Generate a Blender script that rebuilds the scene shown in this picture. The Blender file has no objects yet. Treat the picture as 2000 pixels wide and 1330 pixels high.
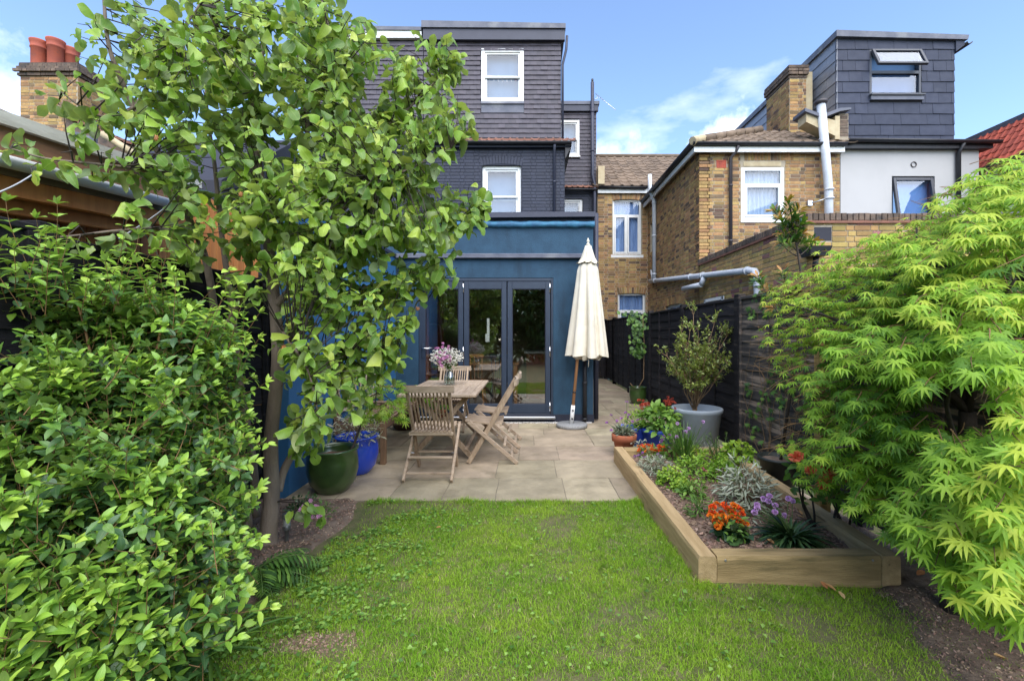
import bpy, math, random
import numpy as np
from mathutils import Vector, Matrix, noise as mnoise

# ------------------------------------------------------------ camera, sky, sun, exposure
sc = bpy.context.scene
col = sc.collection
F, CX, HY, CH = 880.0, 1030.0, 652.0, 1.38     # focal length and vanishing point in photo pixels, eye height in metres
cam = bpy.data.objects.new('camera', bpy.data.cameras.new('camera'))
col.objects.link(cam)
cam.location = (0, 0, CH)
cam.rotation_euler = (math.radians(90), 0, 0)
cam.data.sensor_width = 36
cam.data.lens = F / 2000 * 36
cam.data.shift_x = -30 / 2000
cam.data.shift_y = -13 / 2000
cam.data.clip_start = 0.05
cam.data.clip_end = 800
sc.camera = cam

SUN_ELEV, SUN_AZ = math.radians(52), math.radians(168)      # azimuth from +Y clockwise: behind the camera, from the left
wd = bpy.data.worlds.new('World')
sc.world = wd
wd.use_nodes = True
nt = wd.node_tree
nt.nodes.clear()
def wn(t, **k):
    n = nt.nodes.new(t)
    for a, b in k.items(): setattr(n, a, b)
    return n
w_out = wn('ShaderNodeOutputWorld'); w_bg = wn('ShaderNodeBackground')
sky = wn('ShaderNodeTexSky', sky_type='NISHITA', sun_disc=False)
sky.sun_elevation = SUN_ELEV; sky.sun_rotation = SUN_AZ
sky.altitude = 20; sky.air_density = 1.0; sky.dust_density = 0.3; sky.ozone_density = 5.0
SKY_STRENGTH = 0.12
w_bg.inputs['Strength'].default_value = SKY_STRENGTH
tc = wn('ShaderNodeTexCoord')
mp = wn('ShaderNodeMapping'); mp.inputs['Scale'].default_value = (1.0, 1.0, 2.6); mp.inputs['Location'].default_value = (0.35, 0.1, 0.2)
nz = wn('ShaderNodeTexNoise'); nz.inputs['Scale'].default_value = 2.6; nz.inputs['Detail'].default_value = 9; nz.inputs['Roughness'].default_value = 0.56
rp = wn('ShaderNodeValToRGB'); rp.color_ramp.elements[0].position = 0.63; rp.color_ramp.elements[1].position = 0.86
rp.color_ramp.elements[1].color = (0.75, 0.75, 0.75, 1)
# one heap of cumulus low over the neighbours' roofs
def cloud_mask(d, r0, r1):
    dn = wn('ShaderNodeVectorMath', operation='DISTANCE'); v = Vector(d).normalized(); dn.inputs[1].default_value = v
    nt.links.new(tc.outputs['Generated'], dn.inputs[0])
    n2 = wn('ShaderNodeTexNoise'); n2.inputs['Scale'].default_value = 9; n2.inputs['Detail'].default_value = 8; n2.inputs['Roughness'].default_value = 0.6
    nt.links.new(tc.outputs['Generated'], n2.inputs['Vector'])
    ad = wn('ShaderNodeMath', operation='MULTIPLY_ADD'); ad.inputs[1].default_value = 0.34; nt.links.new(n2.outputs['Fac'], ad.inputs[0]); nt.links.new(dn.outputs['Value'], ad.inputs[2])
    mr = wn('ShaderNodeMapRange'); mr.inputs['From Min'].default_value = r1; mr.inputs['From Max'].default_value = r0
    nt.links.new(ad.outputs[0], mr.inputs['Value'])
    return mr.outputs['Result']
m1 = cloud_mask(((1415 - CX) / F, 1, (HY - 265) / F), 0.185, 0.25)
m2 = cloud_mask(((-60 - CX) / F, 1, (HY - 190) / F), 0.16, 0.27)
m3 = cloud_mask(((1200 - CX) / F, 1, (HY - 330) / F), 0.14, 0.25)
nt.links.new(tc.outputs['Generated'], mp.inputs['Vector']); nt.links.new(mp.outputs[0], nz.inputs['Vector']); nt.links.new(nz.outputs['Fac'], rp.inputs['Fac'])
mx = None
for m in (rp.outputs['Color'], m1, m2, m3):
    if mx is None: mx = m; continue
    q = wn('ShaderNodeMath', operation='MAXIMUM'); nt.links.new(mx, q.inputs[0]); nt.links.new(m, q.inputs[1]); mx = q.outputs[0]
md = wn('ShaderNodeMath', operation='MULTIPLY'); md.inputs[1].default_value = 0.72; nt.links.new(mx, md.inputs[0])
hs = wn('ShaderNodeHueSaturation'); hs.inputs['Saturation'].default_value = 0.95
cm = wn('ShaderNodeMixRGB'); cm.inputs['Color2'].default_value = (6.3, 6.5, 6.9, 1)
nt.links.new(md.outputs[0], cm.inputs['Fac']); nt.links.new(sky.outputs[0], hs.inputs['Color']); nt.links.new(hs.outputs[0], cm.inputs['Color1'])
nt.links.new(cm.outputs[0], w_bg.inputs['Color']); nt.links.new(w_bg.outputs[0], w_out.inputs['Surface'])

sd = bpy.data.lights.new('sun', 'SUN'); sd.energy = 2.35; sd.angle = math.radians(80); sd.color = (1.0, 0.955, 0.89)
so = bpy.data.objects.new('sun', sd); col.objects.link(so)
sv = Vector((math.sin(SUN_AZ) * math.cos(SUN_ELEV), math.cos(SUN_AZ) * math.cos(SUN_ELEV), math.sin(SUN_ELEV)))
so.rotation_euler = sv.to_track_quat('Z', 'Y').to_euler(); so.location = sv * 40

vs = sc.view_settings
vs.view_transform = 'Standard'; vs.look = 'None'; vs.gamma = 1.0; vs.use_curve_mapping = False
vs.exposure = 1.58
sc.render.engine = 'CYCLES'
sc.cycles.max_bounces = 8; sc.cycles.transparent_max_bounces = 12
sc.cycles.diffuse_bounces = 4; sc.cycles.glossy_bounces = 3; sc.cycles.transmission_bounces = 6
sc.cycles.use_denoising = True
sc.cycles.caustics_reflective = False; sc.cycles.caustics_refractive = False
sc.cycles.sample_clamp_indirect = 6

# ------------------------------------------------------------ helpers
rnd = random.Random(7)
def R(a, b): return rnd.uniform(a, b)
def P(px, py, Y): return Vector(((px - CX) / F * Y, Y, CH - (py - HY) / F * Y))
def PX(px, Y): return (px - CX) / F * Y
def PZ(py, Y): return CH - (py - HY) / F * Y
def G(px, py, z=0.0):
    Y = (CH - z) * F / (py - HY)
    return Vector(((px - CX) / F * Y, Y, z))

WM = {}
def wm(o): return WM.get(o.name, Matrix.Identity(4))
def link(o, parent=None, world=None, local=None):
    """world: wanted world matrix; local: matrix under the parent"""
    col.objects.link(o)
    pw = wm(parent) if parent else Matrix.Identity(4)
    if local is None:
        world = world if world is not None else Matrix.Identity(4)
        local = pw.inverted() @ world
    if parent: o.parent = parent
    o.matrix_local = local
    WM[o.name] = pw @ local
    return o
def tag(o, label=None, cat=None, group=None, kind=None):
    if label: o['label'] = label
    if cat: o['category'] = cat
    if group: o['group'] = group
    if kind: o['kind'] = kind
    return o
def thing(name, label, cat, loc=(0, 0, 0), rz=0.0, group=None):
    o = bpy.data.objects.new(name, None)
    o.empty_display_size = 0.1
    link(o, None, Matrix.Translation(loc) @ Matrix.Rotation(rz, 4, 'Z'))
    return tag(o, label, cat, group)
def copy_tree(o, parent=None, world=None):
    c = o.copy(); col.objects.link(c)
    if parent: c.parent = parent; WM[c.name] = wm(parent) @ o.matrix_local
    else: c.matrix_local = world; WM[c.name] = world
    for ch in o.children: copy_tree(ch, c)
    return c

class MB:
    """collects shapes and links them as one mesh object"""
    def __init__(s): s.v = []; s.f = []; s.sm = []
    def add(s, vs_, fs, smooth=False):
        b = len(s.v); s.v += [tuple(x) for x in vs_]
        for f in fs: s.f.append(tuple(b + i for i in f)); s.sm.append(smooth)
        return s
    def box(s, x0, x1, y0, y1, z0, z1, M=None):
        vs_ = [Vector((x, y, z)) for z in (z0, z1) for y in (y0, y1) for x in (x0, x1)]
        if M is not None: vs_ = [M @ v for v in vs_]
        return s.add(vs_, [(0, 2, 3, 1), (4, 5, 7, 6), (0, 1, 5, 4), (2, 6, 7, 3), (0, 4, 6, 2), (1, 3, 7, 5)])
    def bbox(s, x0, x1, y0, y1, z0, z1, b=0.004, M=None):
        """box with chamfered edges"""
        b = min(b, 0.45 * min(x1 - x0, y1 - y0, z1 - z0))
        lo, hi = (x0, y0, z0), (x1, y1, z1); vs_ = []; idx = {}
        for ax in range(3):
            for sgn in range(8):
                c = [(lo, hi)[(sgn >> k) & 1][k] for k in range(3)]
                p = [c[k] + (0 if k == ax else (b if not (sgn >> k) & 1 else -b)) for k in range(3)]
                idx[(ax, sgn)] = len(vs_); vs_.append(Vector(p))
        fs = []
        for ax in range(3):
            a2, a3 = (ax + 1) % 3, (ax + 2) % 3
            for sd_ in (0, 1):
                q = [sd_ << ax | (i << a2) | (j << a3) for i, j in ((0, 0), (1, 0), (1, 1), (0, 1))]
                f = [idx[(ax, k)] for k in q]
                fs.append(f if sd_ else f[::-1])
            for i in (0, 1):
                for j in (0, 1):      # edge along ax at (a2=i, a3=j)
                    s0 = (i << a2) | (j << a3); s1 = s0 | (1 << ax)
                    f = [idx[(a2, s0)], idx[(a3, s0)], idx[(a3, s1)], idx[(a2, s1)]]
                    fs.append(f[::-1] if i == j else f)
        for sgn in range(8):
            f = [idx[(0, sgn)], idx[(1, sgn)], idx[(2, sgn)]]
            fs.append(f if bin(sgn).count('1') % 2 else f[::-1])
        if M is not None: vs_ = [M @ v for v in vs_]
        return s.add(vs_, fs)
    def bar(s, a, b, w, d, up=(0, 0, 1), ch=0.003):
        """a squared bar from a to b; w across, d along 'up'"""
        a, b = Vector(a), Vector(b); L = (b - a).length
        z = (b - a) / L; u = Vector(up); u = (u - z * u.dot(z))
        if u.length < 1e-5: u = Vector((1, 0, 0)) - z * z.x
        u.normalize(); x = u.cross(z)
        M = Matrix(((x.x, u.x, z.x, a.x), (x.y, u.y, z.y, a.y), (x.z, u.z, z.z, a.z), (0, 0, 0, 1)))
        return s.bbox(-w / 2, w / 2, -d / 2, d / 2, 0, L, ch, M)
    def tube(s, pts, rad, n=8, cap=True):
        pts = [Vector(p) for p in pts]
        if not isinstance(rad, (list, tuple)): rad = [rad] * len(pts)
        vs_ = []; u = None
        for i, p in enumerate(pts):
            t = (pts[min(i + 1, len(pts) - 1)] - pts[max(i - 1, 0)]).normalized()
            if u is None:
                u = t.orthogonal().normalized()
            else:
                u = (u - t * u.dot(t)); u = u.normalized() if u.length > 1e-6 else t.orthogonal().normalized()
            w = t.cross(u)
            for k in range(n):
                a = 2 * math.pi * k / n
                vs_.append(p + (u * math.cos(a) + w * math.sin(a)) * rad[i])
        fs = []
        for i in range(len(pts) - 1):
            for k in range(n):
                fs.append((i * n + k, i * n + (k + 1) % n, (i + 1) * n + (k + 1) % n, (i + 1) * n + k))
        s.add(vs_, fs, True)
        if cap:
            b = len(s.v) - len(vs_)
            s.f.append(tuple(b + k for k in range(n))[::-1]); s.sm.append(False)
            s.f.append(tuple(b + (len(pts) - 1) * n + k for k in range(n))); s.sm.append(False)
        return s
    def lathe(s, prof, c=(0, 0, 0), n=32, wob=None, M=None):
        vs_ = []; fs = []
        for j, (r, z) in enumerate(prof):
            for k in range(n):
                a = 2 * math.pi * k / n
                rr = r if wob is None else r * wob(a, j)
                v = Vector((rr * math.cos(a), rr * math.sin(a), z))
                if M is not None: v = M @ v
                vs_.append(v + Vector(c))
        for j in range(len(prof) - 1):
            for k in range(n):
                fs.append((j * n + k, j * n + (k + 1) % n, (j + 1) * n + (k + 1) % n, (j + 1) * n + k))
        return s.add(vs_, fs, True)
    def prism(s, poly, ext):
        """polygon (list of points) swept by the vector ext"""
        n = len(poly); e = Vector(ext)
        vs_ = [Vector(p) for p in poly] + [Vector(p) + e for p in poly]
        return s.add(vs_, [tuple(range(n))[::-1], tuple(range(n, 2 * n))] + [(i, (i + 1) % n, n + (i + 1) % n, n + i) for i in range(n)])
    def mesh(s, name):
        me = bpy.data.meshes.new(name)
        me.from_pydata(s.v, [], s.f)
        me.polygons.foreach_set('use_smooth', s.sm)
        me.update()
        return me
    def build(s, name, m, parent=None, local=False, label=None, cat=None, group=None, kind=None, world=None):
        me = s.mesh(name); me.materials.append(m)
        o = bpy.data.objects.new(name, me)
        link(o, parent, world, Matrix.Identity(4) if local else None)
        return tag(o, label, cat, group, kind)

class Tm:
    """a small shape that is repeated many times"""
    def __init__(s, v, f, uv=None, smooth=True):
        s.v = np.array([tuple(x) for x in v], dtype=np.float64); s.f = [tuple(x) for x in f]
        s.uv = np.zeros((len(s.v), 2)) if uv is None else np.array(uv, dtype=np.float64)
        s.smooth = smooth; s.me = None
        s.loops = np.array([i for f_ in s.f for i in f_], dtype=np.int32)
        s.tot = np.array([len(f_) for f_ in s.f], dtype=np.int32)
        s.size = float(np.ptp(s.v, axis=0).max())
def np_mesh(name, V, loops, tot, uv=None, smooth=True, m=None):
    me = bpy.data.meshes.new(name)
    me.vertices.add(len(V)); me.vertices.foreach_set('co', np.ascontiguousarray(V, dtype=np.float32).ravel())
    me.loops.add(len(loops)); me.loops.foreach_set('vertex_index', np.asarray(loops, dtype=np.int32))
    me.polygons.add(len(tot))
    st = np.zeros(len(tot), dtype=np.int32); st[1:] = np.cumsum(tot)[:-1]
    me.polygons.foreach_set('loop_start', st)
    me.polygons.foreach_set('use_smooth', np.full(len(tot), smooth, dtype=bool))
    if uv is not None:
        ul = me.uv_layers.new(name='UVMap'); ul.data.foreach_set('uv', np.ascontiguousarray(uv[loops], dtype=np.float32).ravel())
    me.update(calc_edges=True)
    if m: me.materials.append(m)
    return me
def joined(name, tms, ti, M, m):
    VV = []; LL = []; TT = []; UU = []; off = 0; sm = True
    for k, t in enumerate(tms):
        sel = np.nonzero(ti == k)[0]
        if not len(sel): continue
        A = M[sel]
        v = np.einsum('nij,kj->nki', A[:, :3, :3], t.v) + A[:, None, :3, 3]
        n = len(t.v)
        VV.append(v.reshape(-1, 3))
        LL.append((t.loops[None, :] + (off + np.arange(len(sel)) * n)[:, None]).ravel())
        TT.append(np.tile(t.tot, len(sel))); UU.append(np.tile(t.uv, (len(sel), 1)))
        off += n * len(sel); sm = t.smooth
    return np_mesh(name, np.concatenate(VV), np.concatenate(LL), np.concatenate(TT), np.concatenate(UU), sm, m)
def pieces(name, tms, items, parent, m, limit=300, rest=None):
    """the pieces that show largest become objects of their own, the others one joined part"""
    if not isinstance(items, tuple): items = (np.array([i[0] for i in items]), np.array([np.array(i[1]) for i in items], dtype=np.float64))
    ti, M = items
    if not len(ti): return
    p = M[:, :3, 3]
    sz = np.linalg.norm(M[:, :3, :3], axis=1).max(axis=1) * np.array([t.size for t in tms])[ti]
    Y = np.maximum(p[:, 1], 0.3)
    x = CX + F * p[:, 0] / Y; y = HY - F * (p[:, 2] - CH) / Y
    px = F * sz / Y
    inside = (x > -10) & (x < 2010) & (y > -10) & (y < 1340) & (p[:, 1] > 0.3)
    px = np.where(inside, px, px * 1e-4)
    order = np.argsort(-px)
    take = order[:limit]; left = order[limit:]
    inv = np.array(wm(parent).inverted()) if parent else np.eye(4)
    for i in take:
        t = tms[ti[i]]
        if t.me is None or t.mat is not m:
            t.me = np_mesh(name, t.v, t.loops, t.tot, t.uv, t.smooth, m); t.mat = m
        o = bpy.data.objects.new(name, t.me)
        col.objects.link(o); o.parent = parent
        o.matrix_local = Matrix((inv @ M[i]).tolist())
    if len(left):
        me = joined(rest or name, tms, ti[left], M[left], m)
        o = bpy.data.objects.new(rest or name, me)
        link(o, parent, Matrix.Identity(4)); o['kind'] = 'stuff'
def frames(p, d, up, s):
    """matrices with x along d, z near up, uniform scale s (arrays)"""
    p, d, up, s = (np.asarray(q, dtype=np.float64) for q in (p, d, up, s))
    d = d / np.linalg.norm(d, axis=1, keepdims=True)
    y = np.cross(up, d); ln = np.linalg.norm(y, axis=1, keepdims=True)
    y = np.where(ln < 1e-4, np.cross(np.array([[0.3, 0.7, 0.2]]), d), y)
    y /= np.maximum(np.linalg.norm(y, axis=1, keepdims=True), 1e-9)
    z = np.cross(d, y)
    M = np.zeros((len(p), 4, 4)); M[:, 3, 3] = 1
    M[:, :3, 0] = d * s[:, None]; M[:, :3, 1] = y * s[:, None]; M[:, :3, 2] = z * s[:, None]; M[:, :3, 3] = p
    return M

# ------------------------------------------------------------ materials
def rgb(h):
    """sRGB 0-255 triple to linear"""
    return tuple(((c / 255) / 12.92 if c / 255 <= 0.04045 else ((c / 255 + 0.055) / 1.055) ** 2.4) for c in h) + (1,)
def L4(c): return tuple(c) + (1,) if len(c) == 3 else tuple(c)
class NT:
    def __init__(s, name):
        s.m = bpy.data.materials.new(name); s.m.use_nodes = True
        s.t = s.m.node_tree; s.t.nodes.clear()
    def n(s, t, **k):
        n = s.t.nodes.new('ShaderNode' + t)
        for a, b in k.items(): setattr(n, a, b)
        return n
    def l(s, a, b): s.t.links.new(a, b)
    def mix(s, f, a, b, blend='MIX'):
        n = s.n('MixRGB', blend_type=blend)
        for i, q in zip(('Fac', 'Color1', 'Color2'), (f, a, b)):
            if hasattr(q, 'is_linked') or hasattr(q, 'links'): s.l(q, n.inputs[i])
            else: n.inputs[i].default_value = q if i == 'Fac' else L4(q)
        return n.outputs[0]
    def math(s, op, a, b=0.0, c=None):
        n = s.n('Math', operation=op)
        for i, q in enumerate((a, b, c)):
            if q is None: continue
            if hasattr(q, 'links'): s.l(q, n.inputs[i])
            else: n.inputs[i].default_value = q
        return n.outputs[0]
    def noise(s, vec, scale, detail=6, rough=0.55, stretch=None):
        n = s.n('TexNoise'); n.inputs['Scale'].default_value = scale; n.inputs['Detail'].default_value = detail; n.inputs['Roughness'].default_value = rough
        if stretch:
            mp_ = s.n('Mapping'); mp_.inputs['Scale'].default_value = stretch; s.l(vec, mp_.inputs['Vector']); vec = mp_.outputs[0]
        s.l(vec, n.inputs['Vector']); return n.outputs['Fac']
    def ramp(s, f, a, b):
        n = s.n('MapRange', interpolation_type='SMOOTHSTEP'); n.inputs['From Min'].default_value = a; n.inputs['From Max'].default_value = b
        s.l(f, n.inputs['Value']); return n.outputs['Result']
    def rand(s):
        """a number for each piece, whether an object or an island of a joined part"""
        a = s.n('ObjectInfo').outputs['Random']; g = s.n('NewGeometry').outputs['Random Per Island']
        return s.math('FRACT', s.math('ADD', a, g))
def mat(name, c, c2=None, scale=6.0, rough=0.7, bump=0.0, bscale=40.0, var=0.0, hue=0.0, metal=0.0, spec=0.4, c3=None, s3=1.2, t3=(0.52, 0.68),
        stretch=None, coat=0.0, local=False, c4=None, t4=(0.8, 0.9), r2=None, s3stretch=None):
    N = NT(name)
    vec = N.n('TexCoord').outputs['Object'] if local else N.n('NewGeometry').outputs['Position']
    colr = L4(c)
    if c2 is not None:
        f = N.ramp(N.noise(vec, scale, 7, 0.6, stretch), 0.33, 0.67)
        colr = N.mix(f, c, c2)
    rv = None
    if c4 is not None or var or hue: rv = N.rand()
    if c4 is not None:       # some pieces of another colour
        colr = N.mix(N.ramp(rv, *t4), colr, c4)
    if var or hue:
        wv = N.n('TexWhiteNoise', noise_dimensions='1D'); N.l(rv, wv.inputs['W'])
        h = N.n('HueSaturation')
        if hasattr(colr, 'links'): N.l(colr, h.inputs['Color'])
        else: h.inputs['Color'].default_value = colr
        N.l(N.math('MULTIPLY_ADD', wv.outputs['Value'], 2 * var, 1 - var), h.inputs['Value'])
        if hue:
            sp = N.n('SeparateColor'); N.l(wv.outputs['Color'], sp.inputs[0])
            N.l(N.math('MULTIPLY_ADD', sp.outputs[1], 2 * hue, 0.5 - hue), h.inputs['Hue'])
        colr = h.outputs[0]
    if c3 is not None:
        colr = N.mix(N.ramp(N.noise(vec, s3, 8, 0.62, s3stretch), *t3), colr, c3)
    b = N.n('BsdfPrincipled'); o = N.n('OutputMaterial')
    if hasattr(colr, 'links'): N.l(colr, b.inputs['Base Color'])
    else: b.inputs['Base Color'].default_value = colr
    if r2 is not None:
        N.l(N.math('MULTIPLY_ADD', N.ramp(N.noise(vec, scale * 1.7, 5), 0.35, 0.65), r2 - rough, rough), b.inputs['Roughness'])
    else: b.inputs['Roughness'].default_value = rough
    b.inputs['Metallic'].default_value = metal; b.inputs['Specular IOR Level'].default_value = spec; b.inputs['Coat Weight'].default_value = coat; b.inputs['Coat Roughness'].default_value = 0.12
    if bump:
        bn = N.n('Bump'); bn.inputs['Strength'].default_value = min(1, bump); bn.inputs['Distance'].default_value = 0.01 * max(1, bump)
        N.l(N.noise(vec, bscale, 6, 0.6, stretch), bn.inputs['Height']); N.l(bn.outputs[0], b.inputs['Normal'])
    N.l(b.outputs[0], o.inputs[0])
    return N.m
def leafmat(name, tones, rough=0.45, trans=0.35, spec=0.4, under=None, vein=0.25, tcol=None, edge=None, edge0=0.33):
    N = NT(name)
    uv = N.n('UVMap'); sp = N.n('SeparateXYZ'); N.l(uv.outputs[0], sp.inputs[0])
    tone = N.math('FLOOR', sp.outputs['Y']); v = N.math('FRACT', sp.outputs['Y'])
    r = N.rand()
    t = N.math('DIVIDE', N.math('ADD', tone, N.math('MULTIPLY', r, 0.95)), float(len(tones)))
    cr = N.n('ValToRGB'); e = cr.color_ramp.elements
    k = len(tones)
    e[0].position = 0.5 / k; e[0].color = L4(tones[0]); e[1].position = (k - 0.5) / k if k > 1 else 1; e[1].color = L4(tones[-1])
    for i in range(1, k - 1):
        q = e.new((i + 0.5) / k); q.color = L4(tones[i])
    N.l(t, cr.inputs['Fac'])
    c = cr.outputs[0]
    pos = N.n('NewGeometry')
    c = N.mix(N.math('MULTIPLY', N.ramp(N.noise(pos.outputs['Position'], 60, 4), 0.3, 0.7), 0.22), c, N.mix(1.0, c, (0.55, 0.6, 0.5), 'MULTIPLY'))
    if vein:
        dv = N.math('ABSOLUTE', N.math('SUBTRACT', v, 0.5))
        mid = N.math('SUBTRACT', 1.0, N.ramp(dv, 0.015, 0.05))
        wv = N.math('SINE', N.math('MULTIPLY', N.math('SUBTRACT', sp.outputs['X'], N.math('MULTIPLY', dv, 0.55)), 46.0))
        side = N.math('MULTIPLY', N.ramp(wv, 0.86, 1.0), 0.45)
        c = N.mix(N.math('MULTIPLY', N.math('MAXIMUM', mid, side), vein), c, N.mix(1.0, c, (0.28, 0.28, 0.12), 'ADD'))
    if edge is not None:
        dv2 = N.math('ABSOLUTE', N.math('SUBTRACT', v, 0.5))
        c = N.mix(N.ramp(dv2, edge0, edge0 + 0.06), c, edge)
    if under is not None: c = N.mix(pos.outputs['Backfacing'], c, N.mix(0.65, c, under))
    b = N.n('BsdfPrincipled'); N.l(c, b.inputs['Base Color']); b.inputs['Roughness'].default_value = rough; b.inputs['Specular IOR Level'].default_value = spec
    tr = N.n('BsdfTranslucent'); N.l(N.mix(1.0, c, tcol or (1.25, 1.25, 0.55), 'MULTIPLY'), tr.inputs['Color'])
    ms = N.n('MixShader'); ms.inputs[0].default_value = trans
    N.l(b.outputs[0], ms.inputs[1]); N.l(tr.outputs[0], ms.inputs[2])
    o = N.n('OutputMaterial'); N.l(ms.outputs[0], o.inputs[0])
    return N.m
def glassmat(name, tint=(0.85, 0.9, 0.9), base=0.05, k=0.9):
    N = NT(name)
    lw = N.n('LayerWeight'); lw.inputs['Blend'].default_value = 0.5
    f = N.math('MINIMUM', N.math('MULTIPLY_ADD', N.math('POWER', lw.outputs['Facing'], 4.0), k, base), 0.97)
    t = N.n('BsdfTransparent'); t.inputs[0].default_value = L4(tint)
    g = N.n('BsdfGlossy'); g.inputs['Roughness'].default_value = 0.015; g.inputs['Color'].default_value = (0.95, 0.97, 1, 1)
    ms = N.n('MixShader'); N.l(f, ms.inputs[0]); N.l(t.outputs[0], ms.inputs[1]); N.l(g.outputs[0], ms.inputs[2])
    o = N.n('OutputMaterial'); N.l(ms.outputs[0], o.inputs[0])
    return N.m
# ------------------------------------------------------------ material set
MT = {}
MT['soil'] = mat('soil', (0.12, 0.085, 0.06), (0.20, 0.145, 0.105), 14, 0.95, 1.0, 60, c3=(0.08, 0.058, 0.043), s3=3)
MT['lawn_soil'] = mat('lawn_soil', (0.085, 0.095, 0.03), (0.14, 0.125, 0.055), 10, 0.95, 1.0, 70, c3=(0.13, 0.10, 0.07), s3=2.2, t3=(0.62, 0.74))
MT['ground'] = mat('ground', (0.07, 0.09, 0.03), (0.10, 0.10, 0.05), 2, 0.95, 0.6, 20)
MT['slab'] = mat('slab', (0.37, 0.30, 0.205), (0.27, 0.22, 0.15), 3.2, 0.8, 0.55, 34, var=0.17, hue=0.015, c3=(0.17, 0.14, 0.085), s3=2.1, t3=(0.47, 0.78), r2=0.6)
MT['grout'] = mat('grout', (0.25, 0.21, 0.155), (0.17, 0.15, 0.10), 9, 0.95, 0.8, 60)
MT['blue'] = mat('blue_render', (0.013, 0.044, 0.079), (0.020, 0.062, 0.106), 3.4, 0.75, 0.5, 70, c3=(0.010, 0.031, 0.055), s3=1.6, t3=(0.5, 0.7), s3stretch=(1.6, 1, 0.3))
MT['blue_side'] = mat('blue_wall_paint', (0.03, 0.12, 0.26), (0.045, 0.155, 0.31), 2.0, 0.65, 0.3, 45, c3=(0.02, 0.08, 0.18), s3=1.1, t3=(0.5, 0.72), s3stretch=(1, 1, 0.4))
MT['blue_light'] = mat('blue_bead', (0.045, 0.18, 0.29), (0.03, 0.10, 0.19), 7, 0.6, 0.8, 30)
MT['navy'] = mat('navy_brick_paint', (0.017, 0.021, 0.038), (0.024, 0.028, 0.048), 5, 0.6, 0.5, 80, var=0.12)
MT['navy_joint'] = mat('navy_joint_paint', (0.013, 0.016, 0.030), (0.019, 0.022, 0.037), 7, 0.7, 0.5, 70)
MT['navy_trim'] = mat('navy_trim', (0.027, 0.030, 0.05), (0.035, 0.038, 0.06), 4, 0.5, 0.1, 60)
MT['lead'] = mat('lead', (0.075, 0.082, 0.11), (0.11, 0.115, 0.145), 5, 0.55, 0.25, 30, c3=(0.16, 0.165, 0.18), s3=2)
MT['tile_navy'] = mat('hung_tile', (0.047, 0.041, 0.056), (0.064, 0.055, 0.070), 6, 0.55, 0.3, 70, var=0.16, hue=0.015)
MT['tile_back'] = mat('tile_batten', (0.02, 0.02, 0.03))
MT['slate'] = mat('slate_tile', (0.027, 0.033, 0.056), (0.036, 0.042, 0.067), 7, 0.62, 0.15, 50, var=0.12, spec=0.25, c3=(0.06, 0.064, 0.085), s3=2, t3=(0.6, 0.8))
MT['slate_side_sheen'] = mat('slate_sheen_tile', (0.16, 0.165, 0.19), (0.21, 0.215, 0.24), 7, 0.3, 0.1, 50, var=0.08, spec=0.6)  # same slate seen from the side, its silvery sky sheen put into the colour
MT['door'] = mat('door_paint', (0.020, 0.031, 0.052), (0.024, 0.037, 0.06), 8, 0.45, 0.08, 60)
MT['alu'] = mat('alu', (0.5, 0.52, 0.56), rough=0.35, metal=0.9)
MT['chrome'] = mat('chrome', (0.75, 0.75, 0.76), rough=0.2, metal=1.0)
MT['white'] = mat('white_paint', (0.78, 0.78, 0.76), (0.70, 0.70, 0.68), 7, 0.5, 0.05, 50)
MT['white_render'] = mat('white_render', (0.42, 0.41, 0.40), (0.395, 0.385, 0.375), 1.2, 0.85, 0.12, 60, c3=(0.355, 0.35, 0.34), s3=0.8, t3=(0.55, 0.8))
MT['pvc'] = mat('pvc_pipe', (0.56, 0.58, 0.61), (0.48, 0.50, 0.53), 5, 0.5, 0.1, 40, c3=(0.33, 0.33, 0.31), s3=3.5, t3=(0.6, 0.8))
MT['black'] = mat('black_plastic', (0.014, 0.014, 0.017), (0.02, 0.02, 0.024), 9, 0.45)
MT['brown_pipe'] = mat('brown_pipe', (0.05, 0.042, 0.044), rough=0.45)
MT['mortar'] = mat('mortar', (0.40, 0.34, 0.25), (0.30, 0.25, 0.185), 6, 0.95, 0.6, 60)
MT['mortar_new'] = mat('mortar_pale', (0.36, 0.31, 0.24), (0.27, 0.23, 0.17), 6, 0.95, 0.6, 60)
MT['stock'] = mat('stock_brick', (0.37, 0.225, 0.088), (0.285, 0.165, 0.068), 14, 0.85, 0.6, 90, var=0.28, hue=0.018, c4=(0.12, 0.075, 0.05), t4=(0.68, 0.98), c3=(0.14, 0.09, 0.055), s3=2.4, t3=(0.55, 0.8))
MT['stock_new'] = mat('stock_brick_pale', (0.38, 0.245, 0.085), (0.31, 0.20, 0.075), 9, 0.85, 0.5, 90, var=0.24, hue=0.02, c4=(0.26, 0.12, 0.10), t4=(0.9, 0.95), c3=(0.15, 0.10, 0.05), s3=1.0, t3=(0.6, 0.85))
MT['brick_dark'] = mat('brick_dark', (0.085, 0.062, 0.05), (0.15, 0.105, 0.075), 12, 0.9, 0.9, 60, var=0.3, c3=(0.05, 0.045, 0.04), s3=4)
MT['terracotta'] = mat('terracotta', (0.40, 0.125, 0.06), (0.33, 0.10, 0.05), 6, 0.8, 0.3, 60, c3=(0.42, 0.24, 0.16), s3=5, t3=(0.6, 0.78))
MT['pot_red'] = mat('chimney_pot_clay', (0.36, 0.085, 0.045), (0.28, 0.07, 0.045), 5, 0.8, 0.3, 40, c3=(0.12, 0.07, 0.06), s3=4, t3=(0.6, 0.75))
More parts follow.
